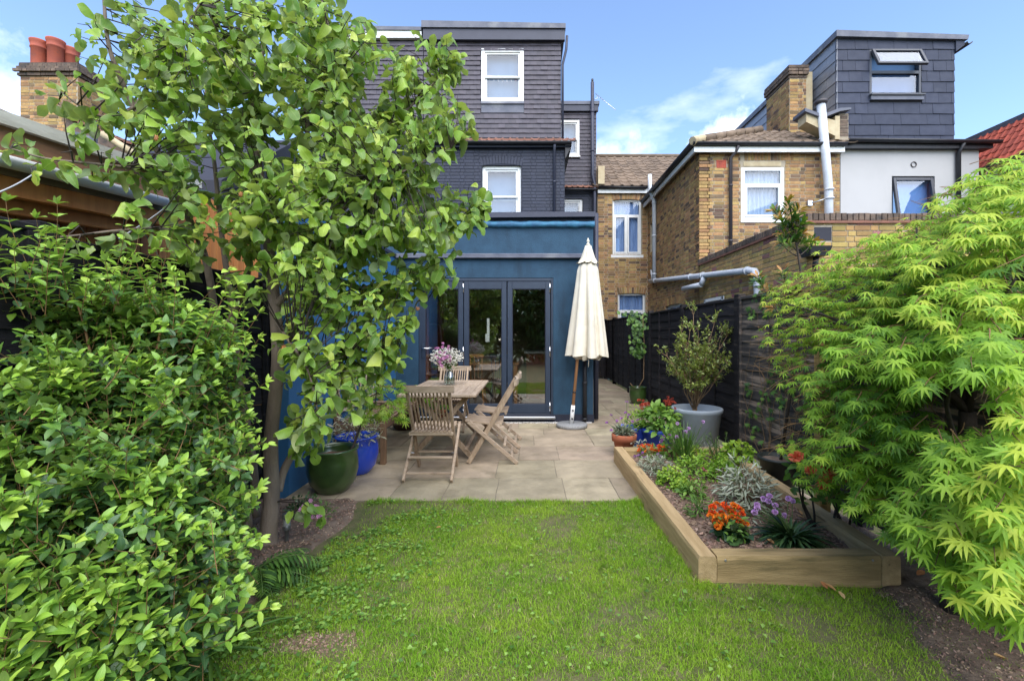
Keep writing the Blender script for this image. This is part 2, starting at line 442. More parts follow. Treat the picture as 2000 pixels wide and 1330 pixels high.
MT['rtile'] = mat('brown_roof_tile', (0.125, 0.088, 0.06), (0.18, 0.13, 0.09), 5, 0.85, 0.5, 60, var=0.22, c3=(0.36, 0.23, 0.08), s3=1.3, t3=(0.68, 0.82))
MT['rtile_red'] = mat('red_roof_tile', (0.36, 0.07, 0.04), (0.27, 0.055, 0.035), 5, 0.8, 0.4, 60, var=0.25)
MT['rtile_clay'] = mat('clay_roof_tile', (0.24, 0.105, 0.07), (0.16, 0.08, 0.055), 8, 0.85, 0.6, 60, var=0.3)
MT['cream'] = mat('cream_stone', (0.50, 0.42, 0.27), (0.42, 0.33, 0.2), 6, 0.85, 0.4, 50)
MT['curtain'] = mat('net_curtain', (0.32, 0.38, 0.47), (0.21, 0.28, 0.38), 16, 0.9, stretch=(1, 1, 0.2))
MT['curtain_blue'] = mat('blue_curtain', (0.25, 0.35, 0.54), (0.16, 0.25, 0.44), 9, 0.9, stretch=(1, 1, 0.15))
MT['sky_backing'] = mat('sky_tint_backing', (0.10, 0.165, 0.25), (0.085, 0.14, 0.22), 2, 0.9)  # panel behind the panes, the blue of the mirrored sky is in its colour
MT['room'] = mat('dark_room', (0.10, 0.10, 0.11))
MT['glass'] = glassmat('window_glass', (0.95, 0.97, 0.99), 0.035, 0.9)
MT['glass_sky'] = glassmat('tilted_glass', (0.75, 0.82, 0.92), 0.05, 0.6)
MT['glass_door'] = glassmat('door_glass', (0.92, 0.94, 0.92), 0.2, 1.0)
MT['cedar'] = mat('orange_timber', (0.68, 0.27, 0.075), (0.56, 0.20, 0.055), 5, 0.6, 0.2, 40, var=0.16, stretch=(3, 3, 0.25))
MT['beam_dark'] = mat('brown_beam', (0.33, 0.17, 0.09), (0.23, 0.12, 0.065), 5, 0.7, 0.3, 40, stretch=(4, 0.2, 4))
MT['beam_grey'] = mat('weathered_beam', (0.32, 0.235, 0.165), (0.22, 0.16, 0.11), 5, 0.8, 0.4, 40, stretch=(4, 0.2, 4), c3=(0.10, 0.11, 0.05), s3=3)
MT['roof_white'] = mat('white_roof_edge', (0.66, 0.63, 0.54), (0.52, 0.49, 0.41), 4, 0.7, 0.3, 30, stretch=(3, 0.5, 3), c3=(0.32, 0.29, 0.22), s3=4, t3=(0.62, 0.76))
MT['fence'] = mat('black_fence_board', (0.014, 0.0135, 0.0155), (0.024, 0.022, 0.024), 5, 0.9, 0.6, 50, spec=0.15, var=0.3, stretch=(2, 0.3, 6), c3=(0.11, 0.086, 0.068), s3=5, t3=(0.57, 0.76), s3stretch=(1, 0.25, 2.5))
MT['fence_worn'] = mat('worn_fence_board', (0.03, 0.027, 0.026), (0.07, 0.057, 0.047), 5, 0.75, 0.6, 50, var=0.35, stretch=(2, 0.3, 6), c3=(0.30, 0.22, 0.16), s3=6, t3=(0.50, 0.66), s3stretch=(1, 0.22, 3))

SLATE = None
# ------------------------------------------------------------ repeated building pieces
def brick_tm():
    b = 0.06
    m = MB().bbox(-0.5, 0.5, 0, 1, -0.5, 0.5, 0.04)
    return Tm(m.v, m.f, smooth=False)
BRICK = brick_tm()
def basis(o, u, n, L, D, H, roll=0.0):
    """brick matrix: u along its length, n outward; L long, D deep, H high"""
    u = Vector(u).normalized(); n = Vector(n).normalized(); z = n.cross(u).normalized()
    if z.z < 0: z = -z
    if roll:
        c, s_ = math.cos(roll), math.sin(roll); u, z = u * c + z * s_, z * c - u * s_
    o = Vector(o)
    return ((u.x * L, n.x * D, z.x * H, o.x), (u.y * L, n.y * D, z.y * H, o.y), (u.z * L, n.z * D, z.z * H, o.z), (0, 0, 0, 1))
def brick_field(o, u, n, length, z0, z1, holes=(), course=0.0745, blen=0.222, proud=0.007, depth=0.05, joint=0.011, seed=1, top=None):
    """matrices of the bricks of a wall face; o: foot of the face at its start; holes: (a0,a1,z0,z1) along u"""
    r = random.Random(seed); u = Vector(u).normalized(); n = Vector(n).normalized(); o = Vector(o); out = []
    k = 0; z = z0
    while z < z1 - 0.02:
        h = min(course, z1 - z); zc = z + h / 2; a = -(0.5 * blen + 0.03) if k % 2 else 0.0
        hd = k % 2
        while a < length - 0.01:
            bl = blen if not hd else blen * 0.5
            if not hd: pass
            hd = 1 - hd
            a0, a1 = max(a, 0), min(a + bl, length); a += bl
            segs = [(a0, a1)]
            for (h0, h1, g0, g1) in holes:
                if zc > g0 and zc < g1:
                    ns = []
                    for s0, s1 in segs:
                        if s1 <= h0 or s0 >= h1: ns.append((s0, s1)); continue
                        if s0 < h0: ns.append((s0, h0))
                        if s1 > h1: ns.append((h1, s1))
                    segs = ns
            for s0, s1 in segs:
                L = s1 - s0 - joint
                if L < 0.025: continue
                if top and zc > top((s0 + s1) / 2): continue
                p = o + u * ((s0 + s1) / 2 + r.gauss(0, 0.001)) + Vector((0, 0, zc - o.z + r.gauss(0, 0.0012))) + n * (proud - depth + r.gauss(0, 0.0016))
                out.append((0, basis(p, u, n, L, depth, h - joint, r.gauss(0, 0.004))))
        z += course; k += 1
    return out
def arch(c, u, n, w, rise, h=0.2, nb=13, depth=0.05, proud=0.009):
    """bricks on end over an opening of width w whose crown is at c"""
    out = []; u = Vector(u); n = Vector(n)
    for i in range(nb):
        t = (i + 0.5) / nb * 2 - 1
        p = Vector(c) + u * (t * w / 2) + Vector((0, 0, -rise * t * t + h / 2)) + n * (proud - depth)
        out.append((0, basis(p, u, n, w / nb - 0.012, depth, h - 0.012, -t * 0.24)))
    return out
def wall_grid(mb, o, u, n, length, z0, z1, thick, holes=()):
    """a wall with openings: boxes around the holes, front face at o going back by thick"""
    u = Vector(u).normalized(); n = Vector(n).normalized(); o = Vector(o)
    xs = sorted({0.0, length} | {max(0.0, min(length, h[k])) for h in holes for k in (0, 1)})
    for a, b in zip(xs, xs[1:]):
        if b - a < 1e-5: continue
        m = (a + b) / 2
        cuts = sorted((max(z0, h[2]), min(z1, h[3])) for h in holes if h[0] < m < h[1])
        z = z0
        spans = []
        for c0, c1 in cuts:
            if c0 > z: spans.append((z, c0))
            z = max(z, c1)
        if z < z1: spans.append((z, z1))
        for s0, s1 in spans:
            q = [o + u * a, o + u * b, o + u * b - n * thick, o + u * a - n * thick]
            mb.prism([Vector((p.x, p.y, s0)) for p in q], (0, 0, s1 - s0))
    return mb
def tile_tm(L=1.0, H=1.0, th=0.06, seed=0):
    """flat hanging tile, unit size: x across, z down the face, thicker at its lower edge"""
    r = random.Random(seed); j = lambda a: r.uniform(-a, a)
    v = [(-.5, 0, .55), (.5, 0, .55), (.5, 0, -.5 + j(.02)), (-.5, 0, -.5 + j(.02)), (-.5, .25, .55), (.5, .25, .55), (.5, 1 + j(.15), -.5 + j(.025)), (-.5, 1 + j(.15), -.5 + j(.025))]
    return Tm(v, [(4, 5, 6, 7), (0, 3, 2, 1), (3, 7, 6, 2), (0, 4, 7, 3), (1, 2, 6, 5), (0, 1, 5, 4)], smooth=False)
TILES = [tile_tm(seed=i) for i in range(4)]
def tile_field(o, u, n, up, length, rows, rowh, tw, thick, holes=(), gap=0.004, seed=3, wj=0.0):
    """hung tiles: rows from the foot o upwards along 'up'"""
    r = random.Random(seed); u = Vector(u).normalized(); n = Vector(n).normalized(); up = Vector(up).normalized(); o = Vector(o); out = []
    for k in range(rows):
        zc = (k + 0.5) * rowh; a = -tw * (0.5 if k % 2 else 0.0) + r.uniform(-wj, wj)
        while a < length - 0.01:
            w = tw * (1 if not wj else r.choice((1, 1, 1, 2)))
            a0, a1 = max(a, 0), min(a + w, length); a += w
            segs = [(a0, a1)]
            for (h0, h1, g0, g1) in holes:
                if zc > g0 and zc < g1:
                    ns = []
                    for s0, s1 in segs:
                        if s1 <= h0 or s0 >= h1: ns.append((s0, s1)); continue
                        if s0 < h0: ns.append((s0, h0))
                        if s1 > h1: ns.append((h1, s1))
                    segs = ns
            for s0, s1 in segs:
                if s1 - s0 < 0.02: continue
                p = o + u * ((s0 + s1) / 2) + up * zc
                L = s1 - s0 - gap; th = thick * r.uniform(0.85, 1.2); H = rowh
                out.append((r.randrange(4), ((u.x * L, n.x * th, up.x * H, p.x), (u.y * L, n.y * th, up.y * H, p.y), (u.z * L, n.z * th, up.z * H, p.z), (0, 0, 0, 1))))
    return out
def roman_tm():
    """wavy roof tile, unit size: x across, z up the slope, y out of the roof"""
    xs = [-.5, -.42, -.3, -.12, 0.0, .12, .3, .42, .5]; ys = [.95, .9, .25, .1, .2, .1, .25, .9, .95]
    v = []; f = []
    for zz, k in ((-.5, 1.0), (.55, 0.65)):
        for x, y in zip(xs, ys): v.append((x, y + (0.45 if zz < 0 else 0), zz))
    for x, y in zip(xs, ys): v.append((x, y - 0.25, -.5))
    n = len(xs)
    for i in range(n - 1): f += [(i, i + 1, n + i + 1, n + i), (2 * n + i, 2 * n + i + 1, i + 1, i)]
    return Tm(v, f, smooth=False)
ROMAN = roman_tm()
def roman_field(o, u, up, n, length, rows, rowh, tw, hgt, seed=5, keep=None):
    r = random.Random(seed); u = Vector(u).normalized(); up = Vector(up).normalized(); n = Vector(n).normalized(); o = Vector(o); out = []
    for k in range(rows):
        for i in range(int(length / tw + 0.999)):
            p = o + u * ((i + 0.5) * tw) + up * ((k + 0.5) * rowh) + n * r.uniform(-.003, .004)
            if keep and not keep(p): continue
            out.append((0, ((u.x * tw, n.x * hgt, up.x * rowh, p.x), (u.y * tw, n.y * hgt, up.y * rowh, p.y), (u.z * tw, n.z * hgt, up.z * rowh, p.z), (0, 0, 0, 1))))
    return out
def frame_of(mb, x0, x1, z0, z1, y, w, d, wb=None, wt=None):
    """four sides of a frame in the plane y (front face y, going back by d)"""
    wb = wb or w; wt = wt or w
    mb.bbox(x0, x0 + w, y, y + d, z0, z1, .004); mb.bbox(x1 - w, x1, y, y + d, z0, z1, .004)
    mb.bbox(x0 + w - .001, x1 - w + .001, y + .001, y + d - .001, z0, z0 + wb, .004); mb.bbox(x0 + w - .001, x1 - w + .001, y + .001, y + d - .001, z1 - wt, z1, .004)
    return mb
def curtain(x0, x1, z0, z1, y, amp=0.02, per=0.09, seed=0):
    r = random.Random(seed); n = max(8, int((x1 - x0) / per * 6)); mb = MB(); vs_ = []
    ph = r.uniform(0, 6)
    for th in (0, 0.006):
        for z in (z0, z1):
            for i in range(n + 1):
                x = x0 + (x1 - x0) * i / n
                vs_.append((x, y + th + amp * math.sin(x / per * 6.28 + ph + 1.3 * math.sin(x * 9 + seed)) * (1.0 if z == z0 else 0.6), z))
    m = n + 1
    fs = [(k * 2 * m + i, k * 2 * m + i + 1, k * 2 * m + m + i + 1, k * 2 * m + m + i) for k in (0, 1) for i in range(n)]
    mb.add(vs_, fs, True); return mb
def casement(root, x0, x1, z0, z1, y, m='white', fw=0.055, transom=None, mullion=None, sash=True, back='curtain', glass='glass', sill=None, seed=0, amp=.02):
    """window > frame pieces, panes, curtain, sill; front face at y"""
    w = frame_of(MB(), x0, x1, z0, z1, y, fw, 0.08).build('window', MT[m], root)
    cells = [(x0 + fw, x1 - fw, z0 + fw, z1 - fw)]
    fr = MB()
    if transom:
        t0, t1 = transom - .022, transom + .022
        fr.bbox(x0 + fw, x1 - fw, y + .004, y + .07, t0, t1)
        cells = [(x0 + fw, x1 - fw, t1, z1 - fw), (x0 + fw, x1 - fw, z0 + fw, t0)]
    if mullion:
        low = cells.pop(); fr.bbox(mullion - .022, mullion + .022, y + .006, y + .07, low[2], low[3])
        cells += [(low[0], mullion - .022, low[2], low[3]), (mullion + .022, low[1], low[2], low[3])]
    if fr.v: fr.build('glazing_bar', MT[m], w)
    for i, (a, b, c, d) in enumerate(cells):
        if sash and i >= 1:
            frame_of(MB(), a + .004, b - .004, c + .004, d - .004, y - .012, .045, .05).build('sash', MT[m], w)
            a, b, c, d = a + .045, b - .045, c + .045, d - .045
        MB().box(a, b, y + .03, y + .036, c, d).build('pane', MT[glass], w)
    if back: curtain(x0 + .03, x1 - .03, z0 + .03, z1 - .03, y + .13, amp, .09, seed).build('curtain', MT[back], w)
    if sill: MB().bbox(x0 - .06, x1 + .06, y - .07, y + .05, z0 - sill, z0 - .001).build('window_sill', MT[m], root)
    return w
def sash_window(root, x0, x1, z0, z1, y, meet, back='sky_backing', seed=0, sill=True, fw=.075):
    w = frame_of(MB(), x0, x1, z0, z1, y, fw, .1, wb=.07).build('window', MT['white'], root)
    a, b = x0 + fw, x1 - fw
    frame_of(MB(), a, b, meet - .022, z1 - fw, y + .03, .045, .04).build('sash', MT['white'], w)
    frame_of(MB(), a, b, z0 + .07, meet + .022, y + .072, .045, .04, wb=.06).build('sash', MT['white'], w)
    MB().box(a + .045, b - .045, y + .048, y + .054, meet + .022, z1 - fw - .045).build('pane', MT['glass'], w)
    MB().box(a + .045, b - .045, y + .09, y + .096, z0 + .13, meet - .022).build('pane', MT['glass'], w)
    if back: curtain(x0 + .03, x1 - .03, z0 + .03, z1 - .03, y + .2, .004, .3, seed).build('sky_backing', MT[back], w)
    if sill: MB().bbox(x0 - .02, x1 + .02, y - .06, y + .04, z0 - .05, z0 - .001).build('window_sill', MT['white'], root)
    return w
def gutter(root, a, b, r=0.055, m='black', name='gutter'):
    """half-round gutter from a to b"""
    a, b = Vector(a), Vector(b); d = (b - a); s_ = Vector((0, 0, 1)).cross(d).normalized(); vs_ = []; n = 9
    for q in (a, b):
        for rr in (r, r - .006):
            for k in range(n):
                t = math.pi * k / (n - 1); vs_.append(q + s_ * (math.cos(t) * rr) + Vector((0, 0, -math.sin(t) * rr)))
    fs = []
    for k in range(n - 1):
        fs += [(k, k + 1, 2 * n + k + 1, 2 * n + k), (n + k + 1, n + k, 3 * n + k, 3 * n + k + 1), (k, n + k, n + k + 1, k + 1), (2 * n + k + 1, 3 * n + k + 1, 3 * n + k, 2 * n + k)]
    fs += [(0, 2 * n, 3 * n, n), (n - 1, 2 * n - 1, 4 * n - 1, 3 * n - 1)]
    return MB().add(vs_, fs, True).build(name, MT[m], root)
def pipe(root, pts, r, m, name='downpipe', clips=()):
    mb = MB().tube(pts, r, 10)
    for c in clips:
        c = Vector(c); mb.tube([c - Vector((0, 0, .02)), c + Vector((0, 0, .02))], r * 1.22, 10)
    return mb.build(name, MT[m], root)

# ------------------------------------------------------------ ground, lawn, patio
g = MB().add([(-150, -60, -.06), (150, -60, -.06), (150, 250, -.06), (-150, 250, -.06)], [(0, 1, 2, 3)]).build('ground', MT['ground'], kind='structure')
def lawn_z(x, y):
    b = 0.035 * math.exp(-((x - .7) ** 2 / .5 + (y - 2.5) ** 2 / .5))
    return -0.012 + b + 0.012 * mnoise.noise(Vector((x * 1.7, y * 1.7, 0))) + 0.006 * mnoise.noise(Vector((x * 6, y * 6, 3)))
def sheet(name, x0, x1, y0, y1, step, zf, m):
    nx, ny = int((x1 - x0) / step), int((y1 - y0) / step); mb = MB()
    vs_ = [(x0 + (x1 - x0) * i / nx, y0 + (y1 - y0) * j / ny, zf(x0 + (x1 - x0) * i / nx, y0 + (y1 - y0) * j / ny)) for j in range(ny + 1) for i in range(nx + 1)]
    mb.add(vs_, [(j * (nx + 1) + i, j * (nx + 1) + i + 1, (j + 1) * (nx + 1) + i + 1, (j + 1) * (nx + 1) + i) for j in range(ny) for i in range(nx)], True)
    return mb.build(name, m, kind='structure')
def border_x(y):
    """where the lawn ends and the soil begins, on the shrub side"""
    return -1.36 + 0.07 * math.sin(y * 2.3 + .6) + 0.06 * mnoise.noise(Vector((0, y * 2.2, 5)))
sheet('lawn', -2.24, 3.4, -6.5, 3.74, .06, lawn_z, MT['lawn_soil'])
def soil_z(x, y):
    e = min(1.0, max(0.0, (border_x(y) - x) / .10))
    return -0.06 + e * (.075 + .02 * mnoise.noise(Vector((x * 4, y * 4, 1))) + .012 * mnoise.noise(Vector((x * 15, y * 15, 2))))
sheet('flower_border_soil', -2.24, -1.1, 0.4, 3.74, .03, soil_z, MT['soil'])
def bare_z(x, y):
    e = min(1.0, max(0.0, (x - 1.55 - .35 * max(0, y - 1.7) + .16 * mnoise.noise(Vector((x * 2.6, y * 2.6, 8)))) / .16)) * (1 if y < 2.47 or x > 2.06 else 0)
    return -0.06 + e * (.065 + .012 * mnoise.noise(Vector((x * 4, y * 4, 1))) + .010 * mnoise.noise(Vector((x * 17, y * 17, 2))))
sheet('bare_soil', 1.0, 2.395, .5, 4.9, .03, bare_z, MT['soil'])

patio = MB().box(-2.05, 2.42, 3.752, 14, -.05, -.011).build('patio', MT['grout'], kind='structure')
def slab_tm(seed):
    r = random.Random(seed); m = MB(); n = 5; vs_ = []
    for j in range(n + 1):
        for i in range(n + 1):
            e = (i in (0, n)) or (j in (0, n))
            vs_.append((i / n - .5 + r.uniform(-.006, .006) * e, j / n - .5 + r.uniform(-.006, .006) * e, (-.18 if e else r.uniform(-.1, .1)) * .035))
    k = len(vs_)
    ring = [i for i in range(n)] + [n + (n + 1) * j for j in range(n)] + [n + (n + 1) * n - i for i in range(n)] + [(n + 1) * (n - j) for j in range(n)]
    vs_ += [(vs_[i][0] * 1.006, vs_[i][1] * 1.006, -.035) for i in ring]
    fs = [(j * (n + 1) + i, j * (n + 1) + i + 1, (j + 1) * (n + 1) + i + 1, (j + 1) * (n + 1) + i) for j in range(n) for i in range(n)]
    L = len(ring)
    fs += [(ring[i], k + i, k + (i + 1) % L, ring[(i + 1) % L]) for i in range(L)]
    return Tm(vs_, fs, smooth=False)
SLABS = [slab_tm(i) for i in range(5)]
items = []
ys = [3.75, 4.34, 4.95, 5.56, 6.16, 6.62, 7.04]
rows = [(a, b, -2.05, 2.42) for a, b in zip(ys, ys[1:])]
y = 7.04
while y < 13.9:
    h = rnd.choice((.45, .6, .6, .75)); rows.append((y, min(y + h, 14), 1.04, 2.42)); y += h
for y0, y1, xa, xb in rows:
    x = xa - R(0, .3)
    while x < xb - .02:
        w = rnd.choice((.45, .6, .75, .9)); x0, x1 = max(x, xa), min(x + w, xb); x += w
        if x1 - x0 < .08: continue
        if xb - x1 < .1: x1 = xb; x = xb
        items.append((rnd.randrange(5), ((x1 - x0 - .008, 0, 0, (x0 + x1) / 2), (0, y1 - y0 - .008, 0, (y0 + y1) / 2), (0, 0, 1, R(-.002, .002)), (0, 0, 0, 1))))
pieces('paving_slab', SLABS, items, patio, MT['slab'])

# ------------------------------------------------------------ the terraced house: blue extension, navy rear wing, hung-tile dormers
X0, X1 = -2.2, 1.03
H = thing('terraced_house', 'dark blue house with blue rendered ground floor, folding glass doors and hung tile dormer', 'house', (-.5, 7.04, 0))
DX0, DX1, DZ0, DZ1 = -1.70, .405, .08, 2.255
mb = wall_grid(MB(), (X0, 7.04, 0), (1, 0, 0), (0, -1, 0), X1 - X0, .0, 3.04, .28, [(DX0 - X0, DX1 - X0, DZ0, DZ1)])
mb.box(X1 - .28, X1, 7.32, 10.6, 0, 3.0); mb.box(X0, X0 + .1, 7.32, 10.6, 0, 3.0); mb.box(X0 + .1, X1 - .28, 7.32, 10.5, 2.9, 3.0)
mb.build('wall', MT['blue'], H)
MB().bbox(X0, X1 + .012, 7.03, 7.0395, 0, .125, .002).build('plinth', MT['navy_joint'], H)
MB().bbox(X0, X1 + .01, 6.965, 7.0385, 2.552, 2.60, .006).prism([(X0, 6.965, 2.60), (X0, 7.0385, 2.60), (X0, 7.0385, 2.635)], (X1 - X0, 0, 0)).build('lead_flashing', MT['lead'], H)
# rough bead of light blue render under the coping
n = 70; vs_ = []
for i in range(n + 1):
    x = X0 + (X1 + .015 - X0) * i / n
    jt, jb = .012 * mnoise.noise(Vector((x * 5, 0, 0))) + .006 * mnoise.noise(Vector((x * 23, 0, 0))), .016 * mnoise.noise(Vector((x * 6, 9, 0))) + .008 * mnoise.noise(Vector((x * 25, 4, 0)))
    for yy, zz in ((7.039, 3.035 + jb), (6.985, 3.045 + jb), (6.975, 3.10 + jt), (7.0, 3.128 + jt), (7.039, 3.13 + jt)): vs_.append((x, yy, zz))
MB().add(vs_, [(i * 5 + k, i * 5 + k + 1, i * 5 + 6 + k, i * 5 + 5 + k) for i in range(n) for k in range(4)], True).build('render_bead', MT['blue_light'], H)
MB().box(X0, X1 - .01, 7.05, 7.30, 3.04, 3.18).build('parapet', MT['navy_joint'], H)
MB().prism([(X0, 6.955, 3.16), (X1 + .02, 6.955, 3.19), (X1 + .02, 6.955, 3.265), (X0, 6.955, 3.245)], (0, .36, 0)).build('coping', MT['navy_trim'], H)
# folding doors
frame_of(MB(), DX0 + .002, DX1 - .002, DZ0, DZ1 - .002, 7.045, .032, .12, wb=.05, wt=.05).build('door_frame', MT['door'], H)
MB().bbox(DX0 - .03, DX1 + .03, 6.965, 7.05, .062, .098, .006).build('door_sill', MT['alu'], H)
for i, (a, b) in enumerate(((821, 904.6), (906, 989.4), (991, 1075))):
    a, b = PX(a, 7.05), PX(b, 7.05); z0, z1 = .135, 2.20; st = .074
    d = frame_of(MB(), a, b, z0, z1, 7.052, st, .06, wb=.145, wt=.118).build('door', MT['door'], H)
    frame_of(MB(), a + st - .002, b - st + .002, z0 + .143, z1 - .116, 7.056, .012, .012).build('glazing_bead', MT['navy_joint'], d)
    MB().box(a + st, b - st, 7.075, 7.095, z0 + .145, z1 - .118).build('pane', MT['glass_door'], d)
    if i == 0:
        MB().bbox(a + .022, a + .052, 7.04, 7.0515, 1.0, 1.22, .004).build('handle_plate', MT['door'], d)
        MB().tube([(a + .037, 7.05, 1.155), (a + .037, 7.005, 1.155), (a + .06, 7.0, 1.155), (a + .16, 7.0, 1.152)], .009, 8).build('handle', MT['chrome'], d)
    if i == 1:
        MB().bbox(PX(951, 7.13), PX(956, 7.13), 7.12, 7.14, PZ(666, 7.13), PZ(622, 7.13), .003).bbox(PX(948, 7.13), PX(956, 7.13), 7.118, 7.139, PZ(668, 7.13), PZ(652, 7.13), .003).build('pane_reflection', MT['white'], d)  # white bar added behind the pane to stand for a reflection in the glass
    hx = b if i in (0, 2) else a
    if i != 1:
        for z in (z1 - .1, 1.1, z0 + .1):
            MB().tube([(hx + (.002 if i == 0 else -.008), 7.046, z - .075), (hx + (.002 if i == 0 else -.008), 7.046, z + .075)], .009, 8).build('hinge', MT['chrome'], d)
# the kitchen behind the doors
MT['floor_in'] = mat('kitchen_floor', (0.30, 0.25, 0.21), (0.24, 0.20, 0.17), 6, 0.5)
MT['wall_in'] = mat('kitchen_wall', (0.55, 0.40, 0.27), (0.46, 0.33, 0.22), 3, 0.9)
MT['oak'] = mat('oak', (0.60, 0.27, 0.09), (0.46, 0.2, 0.07), 6, 0.5, stretch=(1, 6, 1))
MT['redwood'] = mat('redwood', (0.40, 0.12, 0.06), (0.30, 0.09, 0.045), 4, 0.5)
MB().box(X0 + .1, X1 - .28, 7.32, 10.5, -.02, .1).build('kitchen_floor', MT['floor_in'], H)
MB().box(X0 + .1, X1 - .28, 10.4, 10.5, .1, 2.9).build('kitchen_wall', MT['wall_in'], H)
# side drainpipe, right end of the extension
pipe(H, [(PX(1164, 7.2), 7.2, 3.3), (PX(1164, 7.2), 7.2, .02)], .042, 'navy_trim')
pipe(H, [(PX(1142, 7.0), 6.99, 1.3), (PX(1142, 7.0), 6.99, .03)], .034, 'black', clips=[(PX(1142, 7), 6.99, .62), (PX(1142, 7), 6.99, .06)])

# rear wing in navy painted brick
Yw = 10.5; wx0, wx1 = -2.45, .87
win = (-1.054, -.149, 4.02, 5.306)
wall_grid(MB(), (wx0, Yw, 0), (1, 0, 0), (0, -1, 0), wx1 - wx0, 2.95, 5.68, .25, [(win[0] - wx0, win[1] - wx0, win[2], win[3])]).box(wx1 - .25, wx1, Yw + .25, 14, 2.95, 5.68).box(wx0, wx0 + .2, Yw + .25, 14, 2.95, 5.68).build('wing_wall', MT['navy_joint'], H)
items = brick_field((wx0, Yw, 0), (1, 0, 0), (0, -1, 0), wx1 - wx0, 3.2, 5.66, [(win[0] - wx0 - .02, win[1] - wx0 + .02, win[2], win[3] + .23)], seed=11, joint=.014, proud=.008)
items += arch((sum(win[:2]) / 2, Yw, win[3] + .02), (1, 0, 0), (0, -1, 0), 1.0, .05, .2, 14)
pieces('brick', [BRICK], items, H, MT['navy'])
sash_window(H, *win, Yw + .07, 4.60, seed=2)
# eave: clay tiles, gutter, downpipe
MB().box(wx0, wx1 + .12, Yw - .12, Yw + .3, 5.681, 5.76).build('soffit', MT['navy_joint'], H)
pieces('eaves_tile', [ROMAN], roman_field((wx0, Yw - .16, 5.80), (1, 0, 0), (0, .86, .5), (0, -.5, .86), wx1 + .1 - wx0, 2, .2, .17, .022), H, MT['rtile_clay'])
gutter(H, (wx0, Yw - .17, 5.79), (wx1 + .14, Yw - .17, 5.775), .06)
MB().prism([(wx1 + .005, Yw - .16, 5.70), (wx1 + .15, Yw - .16, 5.70), (wx1 + .15, Yw - .16, 5.80), (wx1 + .005, Yw - .16, 5.80)], (0, 3, 0)).prism([(wx1 + .004, Yw - .10, 5.69), (wx1 + .14, Yw - .10, 5.69), (wx1 + .004, Yw - .10, 5.42)], (0, .05, 0)).build('eaves_bracket', MT['black'], H)
pipe(H, [(PX(1083, 10.4), Yw - .17, 5.73), (PX(1083, 10.4), Yw - .05, 5.6), (PX(1083, 10.4), Yw - .05, 3.0)], .034, 'navy_trim', clips=[(PX(1083, 10.4), Yw - .05, 4.9)])
# dormer over the wing
Yd = 10.7; dx0, dx1 = -2.46, .80; dz0, dz1 = 5.92, 8.32
dw = (-1.095, -.085, 6.90, 8.16)
wall_grid(MB(), (dx0, Yd + .03, 0), (1, 0, 0), (0, -1, 0), dx1 - dx0, dz0 - .2, dz1 + .2, .2, [(dw[0] - dx0, dw[1] - dx0, dw[2], dw[3])]).box(dx1 - .2, dx1, Yd + .23, 16, dz0 - .3, dz1 + .2).box(dx0, dx0 + .2, Yd + .23, 16, dz0 - .3, dz1 + .2).build('dormer_wall', MT['tile_back'], H)
pieces('hung_tile', TILES, tile_field((dx0, Yd + .028, dz0), (1, 0, 0), (0, -1, 0), (0, 0, 1), dx1 - dx0, 21, .115, .168, .026, [(dw[0] - dx0 - .005, dw[1] - dx0 + .005, dw[2] - .28 - dz0, dw[3] - dz0)], gap=.003), H, MT['tile_navy'])
MB().prism([(dw[0] - .01, Yd - .03, dw[2] - .07), (dw[1] + .01, Yd - .03, dw[2] - .07), (dw[1] + .01, Yd - .005, dw[2] - .01), (dw[0] - .01, Yd - .005, dw[2] - .01)], (0, .03, 0)).box(dw[0], dw[1], Yd + .005, Yd + .027, dw[2] - .27, dw[2] - .07).build('window_apron', MT['lead'], H)
w = sash_window(H, *dw, Yd + .01, 7.50, seed=4, sill=False, fw=.085)
MT['bunting_red'] = mat('bunting_red', (0.6, 0.12, 0.12)); MT['bunting_white'] = mat('bunting_white', (0.8, 0.8, 0.8))
for i in range(8):
    x = dw[0] + .14 + i * .105; z = 7.60 - .05 * math.sin(math.pi * (i + .5) / 8)
    MB().prism([(x, Yd + .135, z), (x + .09, Yd + .135, z), (x + .045, Yd + .135, z - .13)], (0, .003, 0)).build('pennant', MT['bunting_red' if i in (6, 7) else 'bunting_white'], w)
MB().prism([(dx0, Yd - .09, 8.31), (.885, Yd - .09, 8.30), (.885, Yd - .09, 8.545), (dx0, Yd - .09, 8.565)], (0, .1, 0)).build('fascia', MT['navy_trim'], H)
MB().prism([(dx0 - .03, Yd - .13, 8.57), (.90, Yd - .13, 8.55), (.90, Yd - .13, 8.66), (dx0 - .03, Yd - .13, 8.73)], (0, 5.3, 0)).build('dormer_roof', MT['lead'], H)
pipe(H, [(.94, Yd - .04, 8.42), (.92, Yd - .04, 8.1), (.835, Yd - .02, 7.75), (.835, Yd - .02, 5.98)], .03, 'navy_trim')
